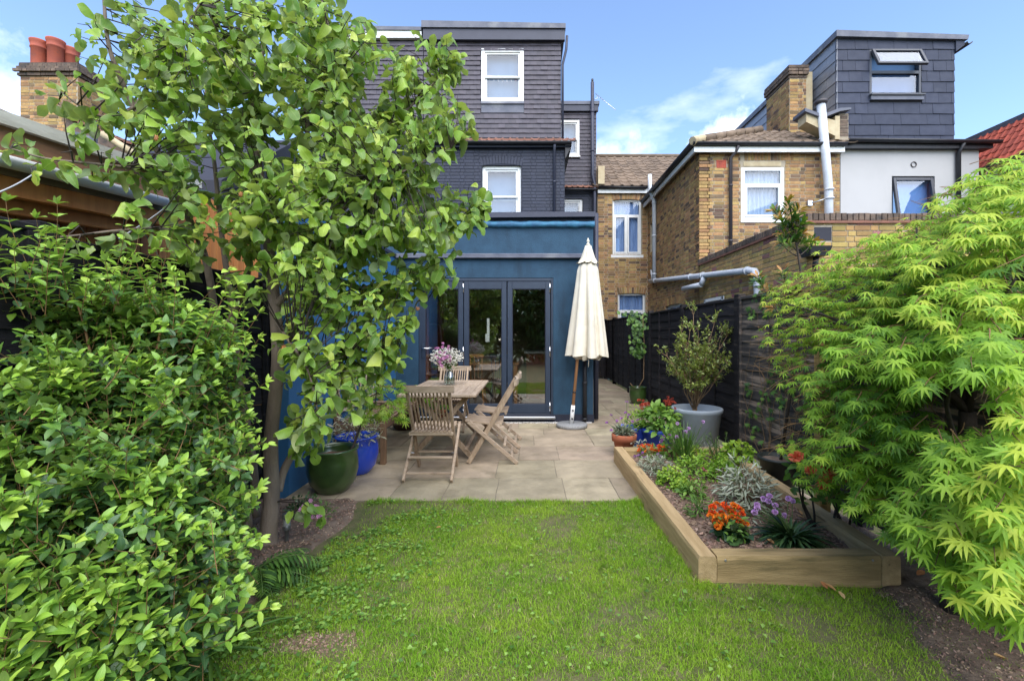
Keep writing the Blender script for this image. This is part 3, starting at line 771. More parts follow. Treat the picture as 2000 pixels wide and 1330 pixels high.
# dormer and wall of the main roof further back
Yr = 14.0; rx0, rx1 = .70, 2.146; rw = (.86, 1.62, 6.90, 8.02)
wall_grid(MB(), (rx0, Yr + .03, 0), (1, 0, 0), (0, -1, 0), rx1 - rx0, 5.7, 8.5, .2, [(rw[0] - rx0, rw[1] - rx0, rw[2], rw[3])]).box(rx1 - .2, rx1, Yr + .23, 18, 5.7, 8.5).build('dormer_wall', MT['tile_back'], H)
pieces('hung_tile', TILES, tile_field((rx0, Yr + .028, 6.0), (1, 0, 0), (0, -1, 0), (0, 0, 1), rx1 - rx0, 20, .115, .168, .026, [(rw[0] - rx0, rw[1] - rx0, rw[2] - .07 - 6.0, rw[3] - 6.0)], gap=.003, seed=8), H, MT['tile_navy'])
sash_window(H, *rw, Yr + .01, 7.42, seed=5, fw=.07)
MB().box(rx0, rx1 + .05, Yr - .07, Yr + .03, 8.27, 8.46).build('fascia', MT['navy_trim'], H)
MB().box(rx0, rx1 + .08, Yr - .1, Yr + 4, 8.46, 8.56).build('dormer_roof', MT['lead'], H)
pieces('eaves_tile', [ROMAN], roman_field((rx0, Yr - .2, 5.86), (1, 0, 0), (0, .86, .5), (0, -.5, .86), rx1 - rx0, 1, .24, .17, .022), H, MT['rtile_clay'])
gutter(H, (rx0, Yr - .2, 5.82), (rx1, Yr - .2, 5.81), .055)
lw_ = (.95, 1.72, 4.3, 5.58)
wall_grid(MB(), (rx0, Yr, 0), (1, 0, 0), (0, -1, 0), rx1 - rx0, .05, 5.76, .25, [(lw_[0] - rx0, lw_[1] - rx0, lw_[2], lw_[3])]).build('main_wall', MT['navy_joint'], H)
pieces('brick', [BRICK], brick_field((rx0, Yr, 0), (1, 0, 0), (0, -1, 0), rx1 - rx0, 3.4, 5.74, [(lw_[0] - rx0, lw_[1] - rx0, lw_[2], lw_[3])], seed=12, joint=.014), H, MT['navy'], limit=60)
sash_window(H, *lw_, Yr + .05, 5.0, seed=6)
sx = PX(1157, 13.85); s2 = PX(1160, 13.85)
pipe(H, [(sx, 13.85, 9.1), (sx, 13.85, 6.25), (s2 + .02, 13.85, 5.95), (s2, 13.85, .2)], .055, 'navy_trim', 'soil_pipe', clips=[(sx, 13.85, 8.2), (sx, 13.85, 7.0), (s2, 13.85, 4.6)])
MB().tube([(sx, 13.85, 9.1), (sx, 13.85, 9.2)], .035, 10).build('pipe_cowl', MT['black'], H)
# the neighbouring half of the pair, mostly behind the tree
A = thing('attached_house', 'attached house with hung tile dormer and white fascia board, half hidden behind the fruit tree', 'house', (-3.8, 10.5, 0))
ax0 = -5.1
MB().box(ax0, -2.47, Yd + .035, 16, 5.6, 8.4).build('dormer_wall', MT['tile_back'], A)
pieces('hung_tile', TILES, tile_field((ax0, Yd + .028, dz0), (1, 0, 0), (0, -1, 0), (0, 0, 1), -2.475 - ax0, 21, .115, .168, .026, gap=.003, seed=9), A, MT['tile_navy'])
MB().prism([(ax0, Yd - .07, 8.36), (-2.5, Yd - .07, 8.36), (-2.5, Yd - .07, 8.52), (ax0, Yd - .07, 8.54)], (0, .09, 0)).build('fascia', MT['white'], A)
MB().prism([(ax0 - .05, Yd - .1, 8.541), (-2.5, Yd - .1, 8.521), (-2.5, Yd - .1, 8.60), (ax0 - .05, Yd - .1, 8.64)], (0, 5, 0)).build('dormer_roof', MT['lead'], A)
MB().box(ax0, -2.46, Yw + .02, 14, .0, 5.75).build('wall', MT['navy_joint'], A)
pieces('brick', [BRICK], brick_field((ax0, Yw + .02, 0), (1, 0, 0), (0, -1, 0), -2.46 - ax0, 3.2, 5.7, seed=14, joint=.014), A, MT['navy'], limit=120)
gutter(A, (ax0, Yw - .1, 5.79), (-2.47, Yw - .1, 5.79), .055)

# side wall painted blue along the patio
gw = thing('garden_wall', 'tall blue painted wall along the patio behind the fruit tree', 'wall', (-2.12, 5.4, 0))
MB().box(-2.2, -2.055, 3.88, 7.035, -.05, 2.56).build('wall_face', MT['blue_side'], gw)
MB().bbox(-2.23, -2.03, 3.86, 7.035, 2.561, 2.62, .008).build('coping', MT['navy_trim'], gw)
# ------------------------------------------------------------ yellow brick house over the fence
N_ = thing('brick_house', 'yellow stock brick house with white framed windows and pale waste pipes, behind the black fence', 'house', (3.0, 12, 0))
SX, YF, YM = 3.75, 9.85, 14.0          # wing side wall, wing front, main rear wall
Ez = 5.40
w1 = (2.655, 3.545, 3.83, 5.55); w2 = (2.82, 3.66, 1.2, 2.63)
mx0 = 2.18
wall_grid(MB(), (mx0, YM, 0), (1, 0, 0), (0, -1, 0), SX - mx0, 0, 5.86, .25, [(w[0] - mx0, w[1] - mx0, w[2], w[3]) for w in (w1, w2)]).build('main_wall', MT['mortar'], N_)
bricks = brick_field((mx0, YM, 0), (1, 0, 0), (0, -1, 0), SX - mx0, .2, 5.80, [(w[0] - mx0 - .02, w[1] - mx0 + .02, w[2], w[3] + .2) for w in (w1, w2)], seed=21)
for w in (w1, w2): bricks += arch(((w[0] + w[1]) / 2, YM, w[3] + .0), (1, 0, 0), (0, -1, 0), w[1] - w[0] + .06, .04, .22, 12)
casement(N_, *w1, YM + .06, transom=5.07, mullion=3.10, back='curtain_blue', sill=.09, seed=1)
casement(N_, *w2, YM + .06, transom=2.10, back='curtain_blue', sill=.09, seed=2)
# wing: side wall facing our garden
yl = YM - YF
sw = [(13.1, 13.72, 3.85, 4.72), (10.9, 12.2, 1.1, 2.13)]
sholes = [(YM - b, YM - a, c, d) for a, b, c, d in sw]
wall_grid(MB(), (SX, YM, 0), (0, -1, 0), (-1, 0, 0), yl, 0, Ez, .25, sholes).build('side_wall', MT['mortar'], N_)
sb = brick_field((SX, YM, 0), (0, -1, 0), (-1, 0, 0), yl, 1.4, Ez, [(a - .01, b + .01, c, d + .18) for a, b, c, d in sholes], seed=22)
for (a, b, c, d) in sw: sb += arch((SX, (a + b) / 2, d), (0, -1, 0), (-1, 0, 0), b - a + .08, .03, .2, 9)
for (a, b, c, d) in sw:
    Mx = Matrix.Translation((SX, 0, 0)) @ Matrix.Rotation(-math.pi / 2, 4, 'Z')
    fr = MB()
    for q in ((a, a + .06, c, d), (b - .06, b, c, d), (a, b, c, c + .06), (a, b, d - .06, d), ((a + b) / 2 - .03, (a + b) / 2 + .03, c, d), (a, b, d - .38, d - .33)):
        fr.bbox(SX + .06, SX + .12, q[0], q[1], q[2], q[3])
    f = fr.build('window', MT['white'], N_)
    MB().box(SX + .09, SX + .096, a + .05, b - .05, c + .05, d - .05).build('pane', MT['glass'], f)
    MB().box(SX + .2, SX + .21, a, b, c, d).build('curtain', MT['curtain'], f)
# wing front
fx0, fx1 = SX, 6.83
fw_ = (4.678, 5.608, 3.855, 5.015)
wall_grid(MB(), (fx0, YF, 0), (1, 0, 0), (0, -1, 0), fx1 - fx0, 0, Ez, .25, [(fw_[0] - fx0, fw_[1] - fx0, fw_[2], fw_[3])]).build('wing_wall', MT['mortar'], N_)
fb = brick_field((fx0, YF, 0), (1, 0, 0), (0, -1, 0), fx1 - fx0, 2.85, 5.32, [(fw_[0] - fx0 - .02, fw_[1] - fx0 + .02, fw_[2], fw_[3] + .36), (4.12 - fx0, 4.356 - fx0, 4.985, 5.18)], seed=23)
for i in range(15):
    x = fw_[0] + .1 + i * .072
    fb.append((0, basis((x, YF + .045, fw_[3] + .25), (1, 0, 0), (0, -1, 0), .06, .055, .2, .0)))
pieces('brick', [BRICK], fb, N_, MT['stock'], limit=140)
pieces('brick', [BRICK], sb, N_, MT['stock'], limit=100)
pieces('brick', [BRICK], bricks, N_, MT['stock'], limit=60)
MB().bbox(fw_[0] + .04, fw_[1] - .06, YF - .012, YF + .05, fw_[3] + .015, fw_[3] + .13, .01).build('lintel', MT['cream'], N_)
casement(N_, *fw_, YF + .0, transom=4.64, fw=.075, back='curtain', sill=None, seed=3)
MB().bbox(fw_[0] - .02, fw_[1] + .02, YF - .03, YF + .02, fw_[2] - .05, fw_[2] - .001).build('window_sill', MT['white'], N_)
ab = MB().bbox(4.13, 4.346, YF - .012, YF + .02, 4.995, 5.17)
for i in range(5):
    for j in range(4): ab.box(4.15 + i * .04, 4.172 + i * .04, YF - .016, YF - .011, 5.01 + j * .038, 5.03 + j * .038)
ab.build('air_brick', MT['rtile_red'], N_)
# eaves all round the wing
MB().box(fx0 - .16, fx1, YF - .16, YF - .12, 5.29, 5.40).build('fascia', MT['white'], N_)
MB().box(fx0 - .16, fx0 - .12, YF - .12, YM, 5.29, 5.40).build('fascia', MT['white'], N_)
MB().box(fx0 - .12, fx1, YF - .12, YF + .25, 5.401, 5.44).box(fx0 - .12, fx0 + .25, YF + .25, YM, 5.401, 5.44).build('soffit', MT['white'], N_)
gutter(N_, (fx0 - .22, YF - .21, 5.47), (fx1, YF - .21, 5.46), .06)
gutter(N_, (fx0 - .22, YM - .1, 5.47), (fx0 - .22, YF - .2, 5.47), .06)
hp = lambda p: True
# hipped roof
e0 = Vector((3.53, YF - .22, 5.46)); e1 = Vector((fx1, YF - .22, 5.46)); t0 = Vector((5.55, 10.75, 6.2)); t1 = Vector((fx1, 10.75, 6.2))
rb = MB().add([e0, e1, t1, t0, (3.53, YM, 5.46), (5.55, YM, 6.2), (fx1, YM, 6.3)], [(0, 1, 2, 3), (0, 3, 5, 4), (3, 2, 6, 5)]); rb.build('roof_deck', MT['tile_back'], N_)
up = (t1 - e1).normalized(); nn = Vector((1, 0, 0)).cross(up).normalized(); nn = nn if nn.z > 0 else -nn
hipx = lambda p: 3.53 + (p.y - e0.y) / (t0.y - e0.y) * (5.55 - 3.53)
pieces('roof_tile', [ROMAN], roman_field(e0, (1, 0, 0), up, nn, fx1 - 3.53, 5, (t1 - e1).length / 5, .235, .03, keep=lambda p: p.x > hipx(p) - .05), N_, MT['rtile'])
for i in range(7):
    a, b = e0.lerp(t0, i / 7), e0.lerp(t0, (i + 1.03) / 7)
    MB().tube([a + Vector((0, 0, .03)), b + Vector((0, 0, .05))], [.10, .09], 8).build('hip_tile', MT['cream'] if i == 0 else MT['rtile'], N_)
# main roof
me_, mr_ = Vector((2.0, YM - .2, 5.88)), Vector((2.0, 16.6, 7.86)); upm = (mr_ - me_).normalized(); nm = Vector((0, -upm.z, upm.y))
MB().add([me_, (9, me_.y, me_.z), (9, mr_.y, mr_.z), mr_, (2, 19.5, 5.8), (9, 19.5, 5.8)], [(0, 1, 2, 3), (3, 2, 5, 4)]).build('roof_deck', MT['tile_back'], N_)
pieces('roof_tile', [ROMAN], roman_field(me_ + nm * .02, (1, 0, 0), upm, nm, 4.2, 10, (mr_ - me_).length / 10, .30, .04, seed=6), N_, MT['rtile'], limit=150)
MB().tube([mr_ + Vector((0, 0, .05)), mr_ + Vector((7, 0, .05))], .09, 8).build('ridge_tile', MT['rtile'], N_)
MB().box(mx0, SX, YM - .1, YM - .06, 5.72, 5.86).build('fascia', MT['white'], N_)
gutter(N_, (mx0, YM - .17, 5.90), (SX - .1, YM - .17, 5.88), .06)
MB().bbox(2.16, 2.36, YM - .25, YM + .05, 5.95, 6.5).build('corbel', MT['cream'], N_)
# pipes
px_ = SX - .09
vp = Vector((px_, 13.0, 0))
pipe(N_, [(px_ - .14, 12.95, 5.95), (px_ - .14, 12.95, 5.50), (px_, 13.0, 5.2), (px_, 13.0, 2.93)], .058, 'pvc', 'soil_pipe', clips=[(px_ - .14, 12.95, 5.47), (px_, 13, 5.15), (px_, 13.0, 4.2), (px_, 13.0, 3.1)])
hpz = lambda y: 2.40 + (y - 7.2) * .088
pts = [(px_, 13.45, hpz(13.45))] + [(px_, y, hpz(y)) for y in (12, 10, 8.4, 7.45)] + [(px_, 7.25, hpz(7.25) - .02), (px_, 7.17, hpz(7.2) - .12), (px_, 7.15, 1.7)]
hb = MB().tube(pts, .058, 12)
for y in (12.9, 10.1, 9.4, 7.5): hb.tube([(px_, y - .03, hpz(y)), (px_, y + .03, hpz(y))], .072, 12)
hb.tube([(px_, 7.15, 2.12), (px_, 7.15, 2.18)], .072, 12)
hb.build('soil_pipe', MT['pvc'], N_)
MB().tube([(px_ - .05, 9.35, 2.40), (px_ - .06, 10.4, 2.42)], .055, 10).tube([(px_ - .05, 9.35, 2.40), (px_, 9.3, 2.55)], .055, 10).build('pipe_branch', MT['pvc'], N_)
pipe(N_, [(SX - .02, 13.6, 3.3), (px_, 13.3, 3.2), (px_, 13.2, 2.95)], .025, 'pvc', 'waste_pipe')
dpx = 4.42
pipe(N_, [(dpx + .1, YF - .2, 5.42), (dpx + .08, YF - .15, 5.32), (dpx, YF - .06, 5.2), (dpx, YF - .06, 2.9)], .036, 'brown_pipe', clips=[(dpx, YF - .06, 4.6), (dpx, YF - .06, 3.4)])
fl = [(6.27, 9.62, 6.27), (6.43, 9.66, 4.8), (6.47, 9.68, 4.5), (6.50, 9.7, 2.85)]
fb_ = MB().tube(fl, .085, 12)
for z, x in ((5.55, 6.35), (4.47, 6.475), (4.28, 6.478)): fb_.tube([(x, 9.66, z - .015), (x, 9.66, z + .015)], .092, 12)
fb_.build('flue_pipe', MT['pvc'], N_)
MB().lathe([(.06, 6.26), (.10, 6.27), (.13, 6.30), (.13, 6.34), (.02, 6.37)], (6.265, 9.62, 0), 14).build('flue_cap', MT['brown_pipe'], N_)
MB().bbox(6.1, 6.2, YF - .06, YF, 4.16, 4.28).tube([(6.18, YF - .05, 4.22), (6.42, 9.66, 4.28)], .012, 6).build('pipe_bracket', MT['alu'], N_)
# party wall corbels beside the flue
MB().prism([(5.98, 9.66, 5.92), (6.60, 9.66, 5.62), (6.60, 9.66, 5.95), (5.98, 9.66, 6.12)], (0, .3, 0)).prism([(6.602, 9.66, 5.55), (6.70, 9.66, 5.55), (6.70, 9.66, 6.05), (6.602, 9.66, 6.05)], (0, .3, 0)).build('corbel', MT['cream'], N_)
MB().prism([(5.92, 9.6, 6.12), (6.3, 9.6, 5.98), (6.66, 9.6, 6.12), (6.90, 9.6, 6.16), (6.90, 9.6, 6.20), (6.66, 9.6, 6.19), (6.3, 9.6, 6.05), (5.92, 9.6, 6.19)], (0, .45, 0)).build('lead_capping', MT['lead'], N_)
items = brick_field((6.71, 9.7, 0), (1, 0, 0), (0, -1, 0), .20, 5.62, 6.1, seed=4); MB().box(6.705, 6.91, 9.7, 10, 5.55, 6.11).build('pier', MT['mortar'], N_)
pieces('brick', [BRICK], items, N_, MT['brick_dark'], limit=20)
# chimney stack
cx0, cx1, cy0, cy1, cz = 6.17, 6.56, 10.6, 11.62, 7.38
ch = MB().box(cx0, cx1, cy0, cy1, 5.9, 7.62).build('chimney', MT['mortar'], N_)
it = brick_field((cx0, cy0, 0), (1, 0, 0), (0, -1, 0), cx1 - cx0, 5.95, cz, seed=31) + brick_field((cx0, cy1, 0), (0, -1, 0), (-1, 0, 0), cy1 - cy0, 5.95, cz, seed=32)
pieces('brick', [BRICK], it, ch, MT['stock'], limit=150)
it = []
for k in range(4):
    o = .03 * (2 - abs(k - 1.6)); z0 = cz + k * .075
    it += brick_field((cx0 - o, cy0 - o, 0), (1, 0, 0), (0, -1, 0), cx1 - cx0 + 2 * o, z0, z0 + .075, seed=33 + k) + brick_field((cx0 - o, cy1 + o, 0), (0, -1, 0), (-1, 0, 0), cy1 - cy0 + 2 * o, z0, z0 + .075, seed=43 + k)
pieces('brick', [BRICK], it, ch, MT['brick_dark'], limit=60)
MB().box(cx0 - .04, cx1 + .04, cy0 - .04, cy1 + .04, cz + .24, cz + .30).build('chimney_top', MT['brick_dark'], ch)
MB().box(cx1 + .002, cx1 + .16, cy0 + .02, cy1, 5.9, 7.55).build('rendered_flue', MT['cream'], ch)

# ------------------------------------------------------------ white rendered house with the slate dormer
Wh = thing('white_house', 'white rendered house with a dark slate dormer and grey framed windows', 'house', (8.3, 9.9, 0))
vx0, vx1 = 6.84, 9.86
vw = (7.96, 8.90, 3.55, 4.82)
wall_grid(MB(), (vx0, YF - .01, 0), (1, 0, 0), (0, -1, 0), vx1 - vx0, 0, 5.40, .25, [(vw[0] - vx0, vw[1] - vx0, vw[2], vw[3])]).box(vx1 - .25, vx1, YF + .25, 15, 0, 5.4).build('wall', MT['white_render'], Wh)
MB().box(vx0 - .05, vx1 + .18, YF - .14, YF + .1, 5.38, 5.50).build('fascia', MT['black'], Wh)
gutter(Wh, (vx0 + .02, YF - .2, 5.545), (vx1 + .28, YF - .2, 5.51), .062)
MB().lathe([(.055, 0), (.062, .0), (.062, .02), (.05, .02), (.045, -.05), (.0, -.05)], (0, 0, 0), 18, M=Matrix.Translation((8.43, YF - .01, 5.07)) @ Matrix.Rotation(math.pi / 2, 4, 'X')).build('vent_hole', MT['brown_pipe'], Wh)
pipe(Wh, [(9.36, YF - .19, 5.48), (9.36, YF - .07, 5.3), (9.36, YF - .07, 2.9)], .045, 'black', clips=[(9.36, YF - .07, 4.25)])
def grey_window(root, x0, x1, z0, z1, y, fw, glass, tilt=0.0, hinge='bottom'):
    """frame with an opening light turned about its top edge"""
    f = frame_of(MB(), x0, x1, z0, z1, y, fw, .08).build('window', MT['grey_frame'], root)
    a, b, c, d = x0 + fw * .6, x1 - fw * .6, z0 + fw * .6, z1 - fw * .6
    M = Matrix.Translation((0, y - .01, d)) @ Matrix.Rotation(-tilt, 4, 'X')
    s = MB()
    for q in ((a, a + fw, c - d, 0), (b - fw, b, c - d, 0), (a + fw, b - fw, c - d, c - d + fw), (a + fw, b - fw, -fw, 0)): s.bbox(q[0], q[1], -.03, .03, q[2], q[3], .004, M)
    s.build('sash', MT['grey_frame'], f)
    MB().box(a + fw, b - fw, -.008, 0, c - d + fw, -fw, M).build('pane', MT[glass], f)
    return f
MT['grey_frame'] = mat('grey_frame', (0.045, 0.048, 0.058), rough=0.4)
MT['sky_backing_pale'] = mat('pale_sky_tint', (0.30, 0.45, 0.62), (0.34, 0.49, 0.66), 3, 0.25, spec=0.6)  # paler panel behind the pane, sky reflection put into its colour
f = grey_window(Wh, *vw, YF + .03, .06, 'glass_sky', math.radians(9))
MB().box(vw[0] + .02, vw[1] - .02, YF + .14, YF + .15, vw[2], vw[3]).build('sky_backing', MT['sky_backing_pale'], f)
# dormer
Ys = 9.95; sx0, sx1 = 6.82, 9.45; sz0, rows, rh = 5.53, 10, .2375
so_ = (7.57, 8.72, 6.64, 7.68)
wall_grid(MB(), (sx0 + .03, Ys + .03, 0), (1, 0, 0), (0, -1, 0), sx1 - sx0 - .03, 5.4, 7.96, .2, [(so_[0] - sx0 - .03, so_[1] - sx0 - .03, so_[2], so_[3])]).box(sx0 + .03, sx0 + .2, Ys + .23, 16.3, 5.4, 7.96).box(sx1 - .2, sx1, Ys + .23, 16.3, 5.4, 7.96).build('dormer_wall', MT['tile_back'], Wh)
pieces('slate_tile', TILES, tile_field((sx0, Ys + .028, sz0), (1, 0, 0), (0, -1, 0), (0, 0, 1), sx1 - sx0, rows, rh, .287, .02, [(so_[0] - sx0, so_[1] - sx0, so_[2] - .12 - sz0, so_[3] - sz0)], gap=.005, seed=15, wj=.03), Wh, MT['slate'], limit=200)
pieces('slate_tile', TILES, tile_field((sx0 + .028, 16.3, sz0), (0, -1, 0), (-1, 0, 0), (0, 0, 1), 16.3 - Ys, rows, rh, .6, .02, gap=.006, seed=16), Wh, MT['slate_side_sheen'], limit=100)
MB().prism([(sx0 - .03, Ys - .06, 7.91), (sx1 + .23, Ys - .06, 7.84), (sx1 + .25, Ys - .06, 7.94), (sx0 - .03, Ys - .06, 8.05)], (0, 6.4, 0)).build('dormer_roof', MT['lead'], Wh)
MB().prism([(sx1, Ys - .02, 7.60), (sx1 + .19, Ys - .02, 7.74), (sx1 + .19, Ys - .02, 7.84), (sx1, Ys - .02, 7.86)], (0, 6.2, 0)).build('fascia', MT['slate'], Wh)
gutter(Wh, (sx1 + .27, Ys - .06, 7.80), (sx1 + .27, 16, 7.80), .06)
MB().box(so_[0] - .005, so_[1] + .005, Ys - .04, Ys + .03, so_[2] - .11, so_[2] - .02).build('window_apron', MT['lead'], Wh)
MB().bbox(so_[0] - .02, so_[1] + .02, Ys - .07, Ys + .02, so_[2] - .02, so_[2] + .02).build('window_sill', MT['grey_frame'], Wh)
f = frame_of(MB(), so_[0], so_[1], so_[2] + .02, so_[3], Ys + .02, .055, .1).bbox(so_[0] + .05, so_[1] - .05, Ys + .02, Ys + .1, 7.13, 7.20).build('window', MT['grey_frame'], Wh)
MB().box(so_[0] + .05, so_[1] - .05, Ys + .06, Ys + .066, so_[2] + .07, 7.13).build('pane', MT['glass_sky'], f)
MB().box(so_[0], so_[1], Ys + .16, Ys + .17, so_[2], so_[3]).build('sky_backing', MT['sky_backing'], f)
M = Matrix.Translation((0, Ys + .0, so_[3] - .04)) @ Matrix.Rotation(-math.radians(24), 4, 'X'); s_ = MB(); a, b = so_[0] + .03, so_[1] - .03
for q in ((a, a + .055, -.46, 0), (b - .055, b, -.46, 0), (a + .055, b - .055, -.46, -.405), (a + .055, b - .055, -.055, 0)): s_.bbox(q[0], q[1], -.03, .03, q[2], q[3], .004, M)
s_.build('sash', MT['grey_frame'], f)
MB().box(a + .055, b - .055, -.006, .0, -.405, -.055, M).build('pane', MT['glass_sky'], f)

# ------------------------------------------------------------ single storey brick extension beyond the fence
B = thing('brick_extension', 'low yellow brick extension with a dark brick on edge coping, beyond the fence', 'extension', (6, 6.05, 0))
YB = 6.055; bt = 2.86
wall_grid(MB(), (SX + .01, YB, 0), (1, 0, 0), (0, -1, 0), 5, 0, bt, .2).box(SX + .01, SX + .21, YB + .2, YF - .005, 0, bt).build('wall', MT['mortar_new'], B)
MB().box(SX + .21, 8.75, YB + .2, YF - .26, 2.5, 2.6).build('flat_roof', MT['lead'], B)
pieces('brick', [BRICK], brick_field((SX, YB - .001, 0), (1, 0, 0), (0, -1, 0), 4.2, .75, bt, [(.10, .34, 2.62, 2.82)], seed=51), B, MT['stock_new'], limit=200)
pieces('brick', [BRICK], brick_field((SX + .009, YF - .005, 0), (0, -1, 0), (-1, 0, 0), YF - YB - .005, .85, bt, [(.3, 1.25, 1.0, 2.12)], seed=52), B, MT['stock_new'], limit=100)
MB().box(SX - .03, 8.7, YB - .035, YB + .2, bt + .001, bt + .018).box(SX - .02, 8.7, YB - .02, YB + .2, bt + .018, bt + .038).box(SX - .03, SX + .2, YB + .2, YF, bt + .001, bt + .018).box(SX - .02, SX + .19, YB + .2, YF, bt + .018, bt + .038).build('tile_creasing', MT['rtile_clay'], B)
it = []
for i in range(62):
    p = Vector((SX + .04 + i * .077, YB + .095, bt + .038 + .05)); p.z += R(-.005, .004)
    it.append((0, basis(p + Vector((0, .1, 0)), (1, 0, 0), (0, -1, 0), .066, .21, .10, R(-.03, .03))))
for i in range(47):
    p = Vector((SX + .09, YB + .24 + i * .077, bt + .038 + .05)); p.z += R(-.005, .004)
    it.append((0, basis(p + Vector((.1, 0, 0)), (0, -1, 0), (-1, 0, 0), .066, .21, .10, R(-.03, .03))))
pieces('coping_brick', [BRICK], it, B, MT['brick_dark'])
f = MB()
for q in ((8.62, 8.70, 1.05, 2.1), (9.5, 9.56, 1.05, 2.1), (8.6, 9.55, 2.04, 2.1), (8.6, 9.55, 1.05, 1.12)): f.bbox(SX - .005, SX + .06, q[0], q[1], q[2], q[3])
f = f.build('window', MT['white'], B)
MB().box(SX + .0, SX + .006, 8.65, 9.52, 1.1, 2.06).build('pane', MT['glass'], f)
# rainwater hopper under the hole in the wall
MB().box(SX + .105, SX + .335, YB - .004, YB + .02, 2.63, 2.81).build('outlet_hole', MT['tile_back'], B)
hx, hz = PX(1593, 5.9), PZ(501, 5.9)
hM = MB(); vs_ = []
for z, wx, wy in ((hz, .115, .10), (hz + .12, .145, .13)):
    for sx_, sy_ in ((-1, -1), (1, -1), (1, 1), (-1, 1)): vs_.append((hx + sx_ * wx, YB - .14 + sy_ * wy, z))
for z, wx, wy in ((hz + .12, .135, .12), (hz + .02, .108, .09)):
    for sx_, sy_ in ((-1, -1), (1, -1), (1, 1), (-1, 1)): vs_.append((hx + sx_ * wx, YB - .14 + sy_ * wy, z))
hM.add(vs_, [(0, 1, 2, 3)[::-1]] + [(j * 4 + k, j * 4 + (k + 1) % 4, (j + 1) * 4 + (k + 1) % 4, (j + 1) * 4 + k) for j in range(3) for k in range(4)] + [(12, 13, 14, 15)])
hM.build('hopper', MT['black'], B)
pipe(B, [(hx + .03, YB - .12, hz + .01), (hx + .03, YB - .1, hz - .1), (hx + .06, YB - .06, hz - .2), (hx + .06, YB - .06, 1.0)], .036, 'black', clips=[(hx + .06, YB - .06, hz - .3)])

# red tiled roof at the far right
Rr = thing('red_roof_house', 'house with a steep red tiled roof at the edge of the terrace', 'house', (10.5, 9, 0))
MB().box(10.15, 13, 7.6, 12.4, 0, 5.0).build('wall', MT['white_render'], Rr)
o = Vector((10.06, 12.3, 5.02)); upv = Vector((.62, 0, .98)).normalized(); nv = Vector((-upv.z, 0, upv.x))
MB().prism([(10.10, 7.5, 5.0), (10.74, 7.5, 6.02), (13, 7.5, 6.02), (13, 7.5, 5.0)], (0, 4.8, 0)).build('roof_deck', MT['tile_back'], Rr)
pieces('roof_tile', [ROMAN], roman_field(o, (0, -1, 0), upv, nv, 4.8, 6, .20, .155, .03), Rr, MT['rtile_red'], limit=200)
MB().prism([(10.66, 7.45, 6.0), (10.9, 7.45, 6.0), (10.9, 7.45, 6.14), (10.66, 7.45, 6.12)], (0, 4.9, 0)).build('ridge', MT['lead'], Rr)
gutter(Rr, (9.98, 12.3, 5.02), (9.98, 7.5, 5.0), .06)

# far house with the chimney behind the timber garden room
Lf = thing('chimney_house', 'yellow brick chimney with three red clay pots over a roof behind the garden room', 'house', (-10, 12, 0))
Yc = 10.5; q0, q1 = PX(40, Yc), PX(152, Yc); zt = PZ(150, Yc)
ck = MB().box(q0, q1, Yc, Yc + .9, 3.5, zt).build('chimney', MT['mortar'], Lf)
pieces('brick', [BRICK], brick_field((q0, Yc, 0), (1, 0, 0), (0, -1, 0), q1 - q0, 5.2, zt, seed=61) + brick_field((q1, Yc, 0), (0, 1, 0), (1, 0, 0), .9, 5.2, zt, seed=62), ck, MT['stock'], limit=200)
it = []
for k, o_ in enumerate((.04, .09, .05, .02)):
    z0 = zt + k * .075
    it += brick_field((q0 - o_, Yc - o_, 0), (1, 0, 0), (0, -1, 0), q1 - q0 + 2 * o_, z0, z0 + .075, seed=64 + k) + brick_field((q1 + o_, Yc - o_, 0), (0, 1, 0), (1, 0, 0), .9, z0, z0 + .075, seed=74 + k)
pieces('brick', [BRICK], it, ck, MT['brick_dark'], limit=60)
MB().box(q0 - .015, q1 + .015, Yc - .015, Yc + .92, zt, zt + .32).build('chimney_top', MT['brick_dark'], ck)
for px, top, yo in ((77, 82, .3), (109, 80, .35), (138, 97, .6)):
    x = PX(px, Yc + yo); z1 = PZ(top, Yc + yo); z0 = zt + .3
    MB().lathe([(.15, z0), (.15, z1 - .2), (.165, z1 - .19), (.165, z1 - .16), (.155, z1 - .15), (.165, z1 - .08), (.18, z1 - .03), (.18, z1), (.14, z1), (.135, z0 + .1), (0, z0 + .1)], (x, Yc + yo, 0), 20).build('chimney_pot', MT['pot_red'], Lf)
ro = Vector((-13, 10.9, 5.1)); upl = Vector((0, .8, .6))
MB().prism([(-13, 10.9, 5.1), (-13, 14.5, 7.6), (-13, 14.5, 3), (-13, 10.9, 3)], (5.6, 0, 0)).build('roof_deck', MT['tile_back'], Lf)
# verge of the nearer roof that shows past the stack
v0, v1 = P(128, 232, 10.2), P(262, 288, 10.2)
ul = (v1 - v0).normalized()
MB().prism([v0, v1, v1 - Vector((0, 0, 1.2)), v0 - Vector((0, 0, 1.6))], (0, .5, 0)).build('verge_wall', MT['brick_dark'], Lf)
it = []
for i in range(9):
    p = v0.lerp(v1, (i + .5) / 9) + Vector((0, .15, .02)); L = (v1 - v0).length / 9 * 1.1
    it.append((0, basis(p + Vector((0, .2, .03)), ul, (0, -1, 0), L, .42, .05, R(-.02, .06) + .09)))
pieces('roof_tile', [BRICK], it, Lf, MT['rtile_clay'])
MB().tube([P(200, 262, 9.9), P(262, 300, 9.9)], .07, 8).build('hip_tile', MT['cream'], Lf)
MB().bbox(PX(179, 9.6), PX(190, 9.6), 9.55, 9.62, PZ(285, 9.6), PZ(238, 9.6)).build('flue_terminal', MT['lead'], Lf)
